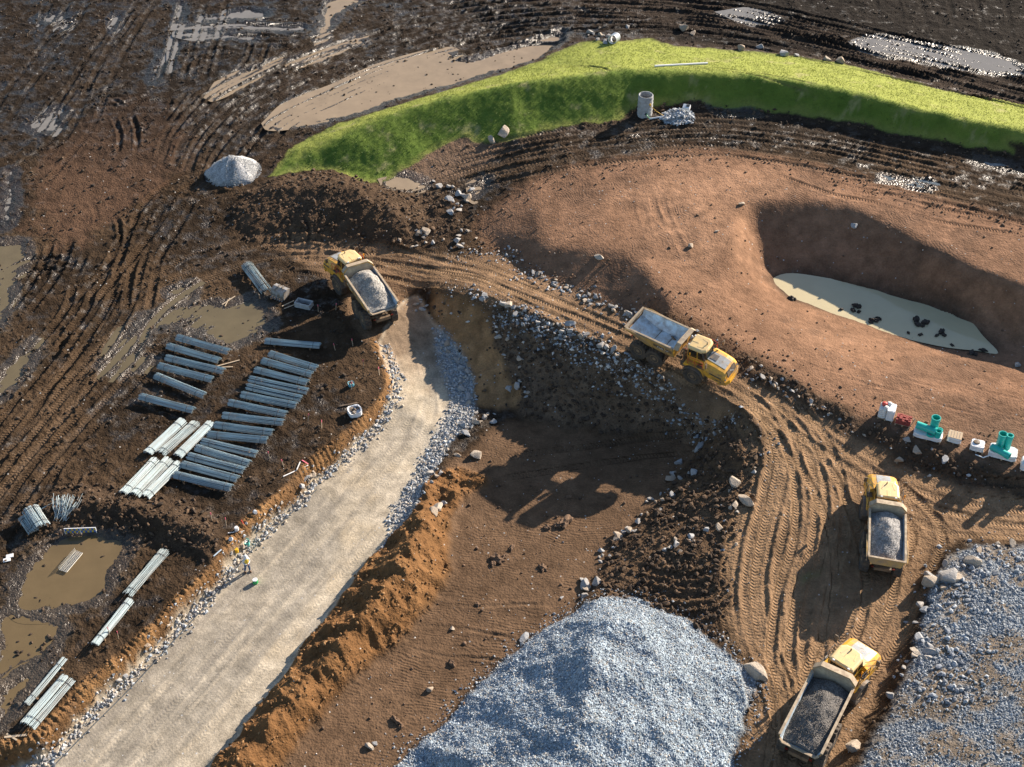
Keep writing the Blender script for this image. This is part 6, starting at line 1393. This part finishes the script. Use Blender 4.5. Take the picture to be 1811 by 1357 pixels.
def pipe_up(root, x, y, z, r, h, tilt=0.0, yawt=0.0, name='pipe', collar=True):
    m = MB(); tube_wall(m, r, .035, 0, h, 28, 0)
    o = m.build(name, TEAL, root); o.location = (x, y, z); o.rotation_euler = Euler((tilt, 0, yawt))
    m = MB(); m.lathe([(r - .04, h * .45), (.01, h * .45), (.01, h * .43), (r - .04, h * .43)], 24, 'z'); m.build('pipe_inside', TEALD, o)
    if collar:
        m = MB(); tube_wall(m, r + .035, .05, h * .80, h, 28); m.build('collar', TEAL, o)
    return o
def pallet_thing(px, py, name, lab, cat, grp=None, yaw=PYAW):
    p = gpt(px, py); root = empty(name, (p.x, p.y, p.z), (0, 0, yaw)); tag(root, lab, cat, grp); return root
def wrapped(root, w, d, z0, h, name='wrapped_base', mat=None, seed=1):
    rs = random.Random(seed); m = MB(); rings = []
    for k, z in enumerate((z0, z0 + h * .35, z0 + h * .75, z0 + h)):
        s = 1.0 - (.03 if k in (1,) else 0) - (.05 if k == 3 else 0)
        ring = []
        for i in range(20):
            t = 2 * math.pi * i / 20; q = max(abs(math.cos(t)), abs(math.sin(t))); x = w / 2 * math.cos(t) / q * s + rs.uniform(-.02, .02); y = d / 2 * math.sin(t) / q * s + rs.uniform(-.02, .02); ring.append((x, y, z + (rs.uniform(-.02, .03) if k else 0)))
        rings.append(ring)
    m.rings(rings); return m.build(name, mat or WRAP, root)
def sack(root, x, y, z, dx, dy, dz, mat, rz=0, name='sack'):
    m = MB(); rings = []
    for k, t in enumerate(np.linspace(-1, 1, 7)):
        s = math.sqrt(max(0, 1 - t * t * .92)); rings.append([(dx / 2 * math.copysign(abs(math.cos(a)) ** .6, math.cos(a)) * (.35 + .65 * s), dy / 2 * math.copysign(abs(math.sin(a)) ** .6, math.sin(a)) * (.35 + .65 * s), t * dz / 2) for a in np.linspace(0, 2 * math.pi, 14, endpoint=False)])
    m.rings(rings); o = m.build(name, mat, root, smooth=True); o.location = (x, y, z + dz / 2); o.rotation_euler.z = rz; return o
r_ = pallet_thing(1566, 738, 'sack_pallet', 'stack of white sacks with a red sack on top at the plateau edge', 'pallet'); pallet(r_, 1.2, 1.0)
for k in range(5):
    for x in (-.3, .3):
        for y in (-.25, .25): sack(r_, x, y, .15 + k * .19, .62, .50, .21, BAGW, random.uniform(-.05, .05))
wrapped(r_, .62, 1.06, .15, .98, 'wrap_sheet', None, 3).location = (.32, 0, 0)
sack(r_, -.30, .1, 1.10, .42, .36, .26, REDBAG, .4, 'red_sack'); sack(r_, .05, .28, 1.10, .40, .34, .24, BAGW, .1); sack(r_, -.1, -.22, 1.10, .36, .3, .18, BAGW, 1.1)
r_ = pallet_thing(1597, 748, 'brick_pallet', 'heap of dark red bricks on a broken pallet between sacks and teal pipes', 'bricks'); pallet(r_, 1.2, 1.0)
bm_ = MB(); bm_.box((0, 0, 0), (.215, .10, .065)); bo_ = bm_.build('brick', BRICK, None); bme = bo_.data; bpy.data.objects.remove(bo_)
rs = random.Random(8)
for lay in range(7):
    for i in range(5):
        for j in range(7 - (1 if lay > 4 else 0)):
            if lay > 4 and rs.random() < .35 + .2 * (lay - 4): continue
            o = bpy.data.objects.new('brick', bme); COL.objects.link(o); o.parent = r_; o.location = (-.46 + i * .23 + rs.uniform(-.01, .01), -.40 + j * .125, .18 + lay * .075 + rs.uniform(0, .004)); o.rotation_euler = (rs.uniform(-.03, .03) if lay > 4 else 0, 0, rs.uniform(-.06, .06) * (1 if lay < 5 else 3))
m = MB(); m.box((.62, -.45, .38), (.06, 1.1, .03), (R(35), 0, R(-25))); m.build('loose_slat', WOODP, r_)
r_ = pallet_thing(1640, 772, 'pipe_pallet', 'white wrapped pallet with a lying and a standing teal pipe beside the bricks', 'pipe pallet', 'teal pipe pallets'); pallet(r_, 2.1, 1.1); wrapped(r_, 2.15, 1.15, .14, .34, seed=5)
pipe_up(r_, .28, .32, .46, .32, 1.35); o = pipe_up(r_, -.98, .10, .82, .29, 1.55, R(90), R(82), collar=True); o.rotation_euler = Euler((R(90), 0, R(80))); 
pipe_up(r_, .72, -.28, .46, .23, .62); m = MB(); tube_wall(m, .30, .08, 0, .16, 28); q = m.build('pipe_ring', TEAL, r_); q.location = (.18, -.32, .48)
m = MB(); tube_wall(m, .26, .05, 0, .22, 24); q = m.build('pipe_ring', TEAL, r_); q.location = (.75, .35, .47)
m = MB(); m.box((.30, .004, 1.15), (.004, .16, .22)); q = m.build('sticker', PVC, r_); q.location = (-.02, -.004, 0); q.rotation_euler = (0, 0, 0)
r_ = pallet_thing(1687, 779, 'crate_pallet', 'low white wrapped pallet with wooden boards on top', 'pallet', 'small wrapped pallets'); pallet(r_, 1.05, .95); wrapped(r_, 1.05, .95, .14, .42, seed=7)
for k in range(5): m = MB(); m.box((-.42 + .21 * k, 0, .60), (.18, .88, .03)); m.build('board', WOODP, r_)
r_ = pallet_thing(1727, 794, 'drum_pallet', 'low white wrapped pallet with a black round lid on top', 'pallet', 'small wrapped pallets'); pallet(r_, 1.05, .95); wrapped(r_, 1.0, .92, .14, .44, seed=9)
m = MB(); m.lathe([(.05, 0), (.24, .0), (.26, .04), (.22, .10), (.03, .12)], 20, 'z', (-.12, .08, .58)); m.build('lid', BLACK, r_)
r_ = pallet_thing(1772, 806, 'pipe_pallet', 'white wrapped pallet with two upright and one leaning teal pipe near the right edge', 'pipe pallet', 'teal pipe pallets'); pallet(r_, 2.0, 1.15); wrapped(r_, 2.05, 1.2, .14, .45, seed=11)
pipe_up(r_, -.35, .38, .58, .31, 1.25); o = pipe_up(r_, .18, .30, .56, .24, 1.30, R(-4), R(20)); o = pipe_up(r_, -.95, -.22, .84, .25, 1.55); o.rotation_euler = Euler((R(90), 0, R(66)))
m = MB(); m.tube([(-.9, -.66, .3), (-1.3, -.9, .12), (-1.9, -.7, .06)], .05, 6); m.build('loose_wrap', WRAP, r_)
r_ = pallet_thing(1824, 830, 'pipe_pallet', 'white wrapped pallet with a teal pipe cut off by the right edge', 'pipe pallet', 'teal pipe pallets'); pallet(r_, 1.6, 1.15); wrapped(r_, 1.7, 1.2, .14, .55, seed=13); pipe_up(r_, -.25, .25, .68, .30, 1.2); pipe_up(r_, .4, 0, .68, .24, .8)
# ------------------------------------------------------------------ survey stakes, boards, small items
LATH = simple('stake_wood', (.46, .36, .25), .8); PINK = simple('pink_paint', (.75, .16, .22), .6); WHITEP = simple('white_paint', (.72, .70, .68), .6)
st_me = None
def stake(px, py, lab, lean=(0, 0)):
    p = gpt(px, py); root = empty('survey_stake', p, (lean[0], lean[1], random.uniform(0, 3))); tag(root, lab, 'stake', 'survey stakes')
    m = MB(); m.box((0, 0, .32), (.06, .025, .68)); m.build('lath', LATH, root); m = MB(); m.box((0, 0, .73), (.064, .029, .22)); m.build('painted_tip', PINK, root)
for (x, y, lab) in [(594,549,'pink tipped stake beside the rear wheels of the loaded truck'),(563,552,'pink tipped stake right of the grey concrete box'),(593,620,'pink tipped stake right of the topmost long bundle'),(624,612,'pink tipped stake below the loaded truck at the road mouth'),(643,651,'pink tipped stake on the bank above the blue bag'),(671,664,'pink tipped stake on the tip of the cut bank'),(545,745,'left of two pink stakes right of the long bundle row'),(569,758,'right of two pink stakes right of the long bundle row'),(477,812,'pink stake right of the lower long bundles'),(502,826,'pink stake above the crossed white boards'),(375,921,'pink stake at the end of the clod berm'),(400,930,'pink stake on the cut bank above the worker'),(194,1124,'left stake between wire bundle and cut bank'),(210,1130,'right stake between wire bundle and cut bank'),(622,690,'pink stake near the blue bag')]:
    stake(x, y, lab, (random.uniform(-.12, .12), random.uniform(-.12, .12)))
def board(a, b, w, lab, mat=LATH, grp=None, t=.05, lift=.04):
    A, B = gpt(*a), gpt(*b); d = B - A; m = MB(); m.box((0, 0, 0), (d.length, w, t)); o = m.build('board', mat, None, bevel=.006); o.location = ((A.x + B.x) / 2, (A.y + B.y) / 2, (A.z + B.z) / 2 + lift + t / 2)
    o.rotation_euler = (0, -math.asin(max(-.9, min(.9, d.z / max(d.length, .01)))), math.atan2(d.y, d.x)); tag(o, lab, 'board', grp)
board((384,649), (424,638), .10, 'long board lying at the end of the third left bundle'); board((388,651), (412,650), .09, 'short board crossing the long one by the third left bundle')
board((393,540), (416,525), .10, 'upper of two boards in the wet mud above the bundles'); board((398,543), (404,531), .08, 'small board under the upper one in the wet mud')
board((499,543), (520,533), .09, 'upper of two sticks beside the grey concrete box'); board((503,547), (521,540), .08, 'lower of two sticks beside the grey concrete box')
board((501,844), (545,824), .09, 'long white board on the cut bank below the bundles', WHITEP); board((525,832), (531,818), .07, 'short white stick across the long white board', WHITEP); board((534,815), (545,822), .08, 'pink painted stick beside the long white board', PINK)
board((8,1305), (48,1301), .16, 'pale board on the ground at the lower left'); board((12,1299), (30,1310), .12, 'second pale board under the first at the lower left')
board((378,985), (392,973), .09, 'light metal bar on the cut bank left of the worker', STEEL); board((403,944), (432,940), .06, 'thin white lath on the bank beside the white cans', WHITEP)
# excavator bucket and concrete box
def bucket():
    p = gpt(497, 524); root = empty('excavator_bucket', (p.x, p.y, p.z + .05), (0, 0, R(-32))); tag(root, 'grey toothed excavator bucket lying beside the splayed wire bundle', 'bucket')
    GB = simple('bucket_steel', (.33, .34, .35), .5, var=.2, dirt=(.17, .13, .09), dirt_amt=.5)
    sec = [(-.45, .05), (-.5, .35), (-.35, .72), (.05, .88), (.45, .82)]; inn = [(.45, .76), (.07, .81), (-.29, .67), (-.43, .34), (-.39, .05)]
    m = MB(); m.prism([(y, z) for y, z in sec + inn], -.72, .72, 'x'); m.build('shell', GB, root, bevel=.01)
    for x in (-.74, .74): m = MB(); m.prism([(y, z) for y, z in sec] + [(.2, .2)], x - .025, x + .025, 'x'); m.build('side_plate', GB, root)
    for k in range(6): m = MB(); m.prism([(-.40, .09), (-.36, -.02), (-.72, -.02), (-.74, .02)], -.63 + k * .25 - .05, -.63 + k * .25 + .05, 'x'); m.build('tooth', GB, root)
    for x in (-.2, .2): m = MB(); m.prism([(.0, .85), (.35, .84), (.3, 1.05), (.05, 1.05)], x - .03, x + .03, 'x'); m.build('ear', GB, root)
bucket()
def cbox():
    p = gpt(538, 542); root = empty('concrete_box', (p.x, p.y, p.z), (0, 0, R(-20))); tag(root, 'open rectangular concrete box on the dark ground right of the bucket', 'box')
    for (c, d) in (((0, .36, .25), (1.5, .09, .55)), ((0, -.36, .25), (1.5, .09, .55)), ((.705, 0, .25), (.09, .63, .55)), ((-.705, 0, .25), (.09, .63, .55))): m = MB(); m.box(c, d); m.build('side', CONC, root, bevel=.01)
    m = MB(); m.box((0, 0, .10), (1.32, .63, .1)); m.build('floor', CONC, root); m = MB(); m.add([(-.5, -.1, .16), (.5, -.15, .16), (.55, .2, .16), (-.45, .22, .16), (0, .05, .34)], [(0, 1, 4), (1, 2, 4), (2, 3, 4), (3, 0, 4)]); m.build('soil', simple('box_soil', (.06, .04, .03), .95), root)
cbox()
def bag_open(px, py, w, h, lab, name='bulk_bag', mat=None, fill=BLACK, yaw=0.4):
    p = gpt(px, py); root = empty(name, p, (0, 0, yaw)); tag(root, lab, 'bag'); rs = random.Random(int(px))
    prof = [(1.0, 0), (1.08, .35), (1.05, .75), (1.12, 1.0), (.95, .96), (.9, .6)]; m = MB(); R_ = []
    for s, z in prof: R_.append([(w / 2 * s * math.copysign(abs(math.cos(t)) ** .6, math.cos(t)) + rs.uniform(-.03, .03) * w, w / 2 * s * math.copysign(abs(math.sin(t)) ** .6, math.sin(t)) + rs.uniform(-.03, .03) * w, z * h + (rs.uniform(-.06, .06) * h if z > .5 else 0)) for t in np.linspace(0, 2 * math.pi, 18, endpoint=False)])
    m.rings(R_, True, True); m.build('cloth', mat or WRAP, root)
    m = MB()
    for k in range(7): m.box((rs.uniform(-.3, .3) * w, rs.uniform(-.3, .3) * w, h * .75 + rs.uniform(0, .2) * h), (.25 * w, .2 * w, .25 * h), (rs.random(), rs.random(), rs.random()))
    m.build('contents', fill, root)['kind'] = 'stuff'
bag_open(628, 733, 1.0, .55, 'open white bag with dark contents on the cut bank'); bag_open(621, 682, .45, .3, 'small light blue bag on the bank', mat=simple('blue_bag', (.16, .45, .55), .5)); bag_open(436, 964, .45, .42, 'teal bag at the foot of the cut bank above the worker', mat=simple('teal_bag', (.12, .52, .46), .5), fill=BAGW)
board((601,720), (632,714), .16, 'black plank left of the open white bag', BLACK, t=.08)
def can(px, py, r, h, lab, mat, name='can', lidm=None, cat='can', tilt=0.0):
    p = gpt(px, py); root = empty(name, p, (tilt, 0, random.uniform(0, 3))); tag(root, lab, cat); m = MB(); m.lathe([(r * .85, 0), (r, .03), (r, h * .92), (r * .93, h)], 20, 'z'); m.build('body', mat, root)
    m = MB(); m.lathe([(r * .97, h), (r * .97, h + .03), (.02, h + .035)], 20, 'z'); m.build('lid', lidm or mat, root); m = MB(); m.tube([(r, 0, h * .8), (r * .8, 0, h + .12), (0, 0, h + .2), (-r * .8, 0, h + .12), (-r, 0, h * .8)], .012, 5); m.build('handle', BLACK, root)
GRN = simple('green_plastic', (.03, .42, .12), .4)
can(452, 1031, .20, .34, 'white lidded green bucket on the road right of the worker', GRN, 'bucket', WRAP, 'bucket'); can(419, 938, .16, .3, 'white can on the cut bank above the worker', PVC, lidm=PVC); can(409, 954, .15, .28, 'white can left of the teal bag', PVC, tilt=.7); can(419, 977, .14, .34, 'yellow jug at the foot of the cut bank beside the worker', YCORD, 'jug', None, 'jug'); can(450, 905, .15, .22, 'white can higher up the cut bank', PVC, tilt=1.1)
board((427,921), (433,932), .07, 'red strip leaning on the bank above the teal bag', RED)
# striped barrier
def barrier():
    A, B = gpt(116, 944), gpt(171, 942); d = B - A; root = empty('striped_barrier', ((A.x + B.x) / 2, (A.y + B.y) / 2, (A.z + B.z) / 2), (0, 0, math.atan2(d.y, d.x))); tag(root, 'low barrier panel striped blue and yellow at the edge of the brown puddle', 'barrier')
    L = d.length; BL_ = simple('barrier_blue', (.05, .14, .42), .5); YL_ = simple('barrier_yellow', (.55, .40, .06), .5); n = 14
    for k in range(n):
        for row in range(2): m = MB(); m.box((-L / 2 + L * (k + .5) / n, .0, .17 + .22 * row), (L / n * .99, .04, .215)); m.build('stripe', BL_ if (k + row) % 2 else YL_, root)
    for x in (-L / 2, 0, L / 2): m = MB(); m.box((x, 0, .26), (.05, .07, .54)); m.build('post', PVC, root)
    m = MB(); m.box((0, 0, .53), (L + .05, .06, .035)); m.build('top_rail', PVC, root)
barrier()
for (x, y, lab) in ((17,985,'white broken tile in the mud at the left edge'), (12,992,'second pale tile fragment at the left edge')):
    board((x - 6, y + 1), (x + 7, y - 2), .35, lab, PVC, t=.05)
# a geogrid edge line along the road: folded wire baskets
def basket_edge():
    L = ground_at(smooth_line([(95,1357),(160,1290),(235,1215),(320,1122),(382,1052),(446,975),(520,905),(560,868)], 8), HF)
    m = MB(); m.tube([(x, y, z + .10) for x, y, z in L], .035, 5); o = m.build('geogrid_edge', simple('dark_wire', (.06, .075, .09), .5), None); tag(o, 'dark wire edge of the mesh baskets along the left of the gravel road', 'wire edge')
basket_edge()
# ------------------------------------------------------------------ the worker
def worker():
    p = gpt(439, 1012); root = empty('person', p, (0, 0, R(-60))); tag(root, 'worker in white helmet, yellow vest and jeans standing on the gravel road', 'person')
    SKIN = simple('skin', (.42, .24, .16), .6, var=.05); VEST = simple('hi_vis_vest', (.80, .55, .05), .6, var=.1); SHIRT = simple('white_shirt', (.62, .63, .64), .8); JEAN = simple('denim', (.05, .10, .20), .85); BOOT = simple('boot', (.16, .09, .05), .8); HELM = simple('white_helmet', (.78, .78, .76), .3, var=.03)
    def skin_obj(name, verts, edges, radii, mat, par, sub=2):
        me = bpy.data.meshes.new(name); me.from_pydata(verts, edges, []); o = bpy.data.objects.new(name, me); COL.objects.link(o); o.parent = par
        md = o.modifiers.new('s', 'SKIN'); md.use_smooth_shade = True
        for i, r in enumerate(radii): me.skin_vertices[0].data[i].radius = (r, r) if not isinstance(r, tuple) else r
        me.skin_vertices[0].data[0].use_root = True
        o.modifiers.new('d', 'SUBSURF').levels = sub; o.modifiers['d'].render_levels = sub; me.materials.append(mat); return o
    # facing +x; body: pelvis, spine, neck, head, legs, arms folded in front
    V = [(0, 0, .95), (0, 0, 1.15), (.01, 0, 1.38), (.02, 0, 1.50), (.05, 0, 1.60), (.07, 0, 1.70), (0, .10, .90), (.02, .13, .50), (-.02, .15, .09), (.10, .16, .04), (0, -.10, .90), (-.05, -.15, .50), (-.13, -.18, .09), (-.02, -.20, .04), (0, .20, 1.42), (.02, .26, 1.15), (.22, .12, 1.12), (.30, .0, 1.14), (0, -.20, 1.42), (.02, -.26, 1.15), (.22, -.12, 1.08), (.30, .02, 1.08)]
    E_ = [(0, 1), (1, 2), (2, 3), (3, 4), (4, 5), (0, 6), (6, 7), (7, 8), (8, 9), (0, 10), (10, 11), (11, 12), (12, 13), (2, 14), (14, 15), (15, 16), (16, 17), (2, 18), (18, 19), (19, 20), (20, 21)]
    Rr = [(.15, .12), (.15, .12), (.17, .13), .065, .10, .095, .09, .065, .05, .045, .09, .065, .05, .045, .065, .05, .04, .035, .065, .05, .04, .035]
    body = skin_obj('body', V, E_, Rr, SHIRT, root)
    vest = skin_obj('vest', [(0, 0, .98), (0, 0, 1.15), (.01, 0, 1.40), (0, .12, 1.44), (0, -.12, 1.44)], [(0, 1), (1, 2), (2, 3), (2, 4)], [(.205, .17), (.20, .165), (.215, .17), .095, .095], VEST, root)
    jeans = skin_obj('jeans', [(0, 0, .98), (0, .10, .90), (.02, .13, .50), (-.02, .15, .12), (0, -.10, .90), (-.05, -.15, .50), (-.13, -.18, .12)], [(0, 1), (1, 2), (2, 3), (0, 4), (4, 5), (5, 6)], [(.165, .135), .105, .08, .07, .105, .08, .07], JEAN, root)
    head = skin_obj('head', [(.05, 0, 1.58), (.07, 0, 1.68), (.07, 0, 1.75)], [(0, 1), (1, 2)], [.085, (.10, .088), .08], SKIN, root)
    m = MB(); m.lathe([(.02, -.035), (.022, 0), (.012, .03)], 8, 'x', (.175, 0, 1.66)); m.build('nose', SKIN, head)
    for s in (1, -1): m = MB(); m.box((.07, s * .098, 1.66), (.04, .02, .06)); m.build('ear', SKIN, head)
    m = MB(); m.lathe([(.135, 1.70), (.13, 1.76), (.10, 1.84), (.03, 1.87)], 20, 'z', (.06, 0, 0)); m.lathe([(.155, 1.695), (.155, 1.715), (.12, 1.72)], 20, 'z', (.075, 0, 0)); m.build('helmet', HELM, root, smooth=True)
    for (x, y) in ((.05, .16), (-.06, -.19)): m = MB(); m.box((x, y, .06), (.29, .11, .12), None, .82); m.build('boot', BOOT, root, bevel=.02)
    for s in (1, -1):
        h = skin_obj('hand', [(.30, s * .02, 1.11), (.35, s * -.03, 1.11), (.38, s * -.06, 1.12), (.37, s * -.08, 1.09), (.36, s * -.08, 1.07), (.33, s * .01, 1.15), (.35, s * -.07, 1.05)], [(0, 1), (1, 2), (1, 3), (1, 4), (0, 5), (1, 6)], [.034, .03, .013, .013, .013, .013, .012], SKIN, root, 1)
    m = MB(); m.box((0, 0, 1.10), (.40, .33, .05)); m.build('reflective_band', WHITEP, vest, bevel=.08) if False else None
worker()
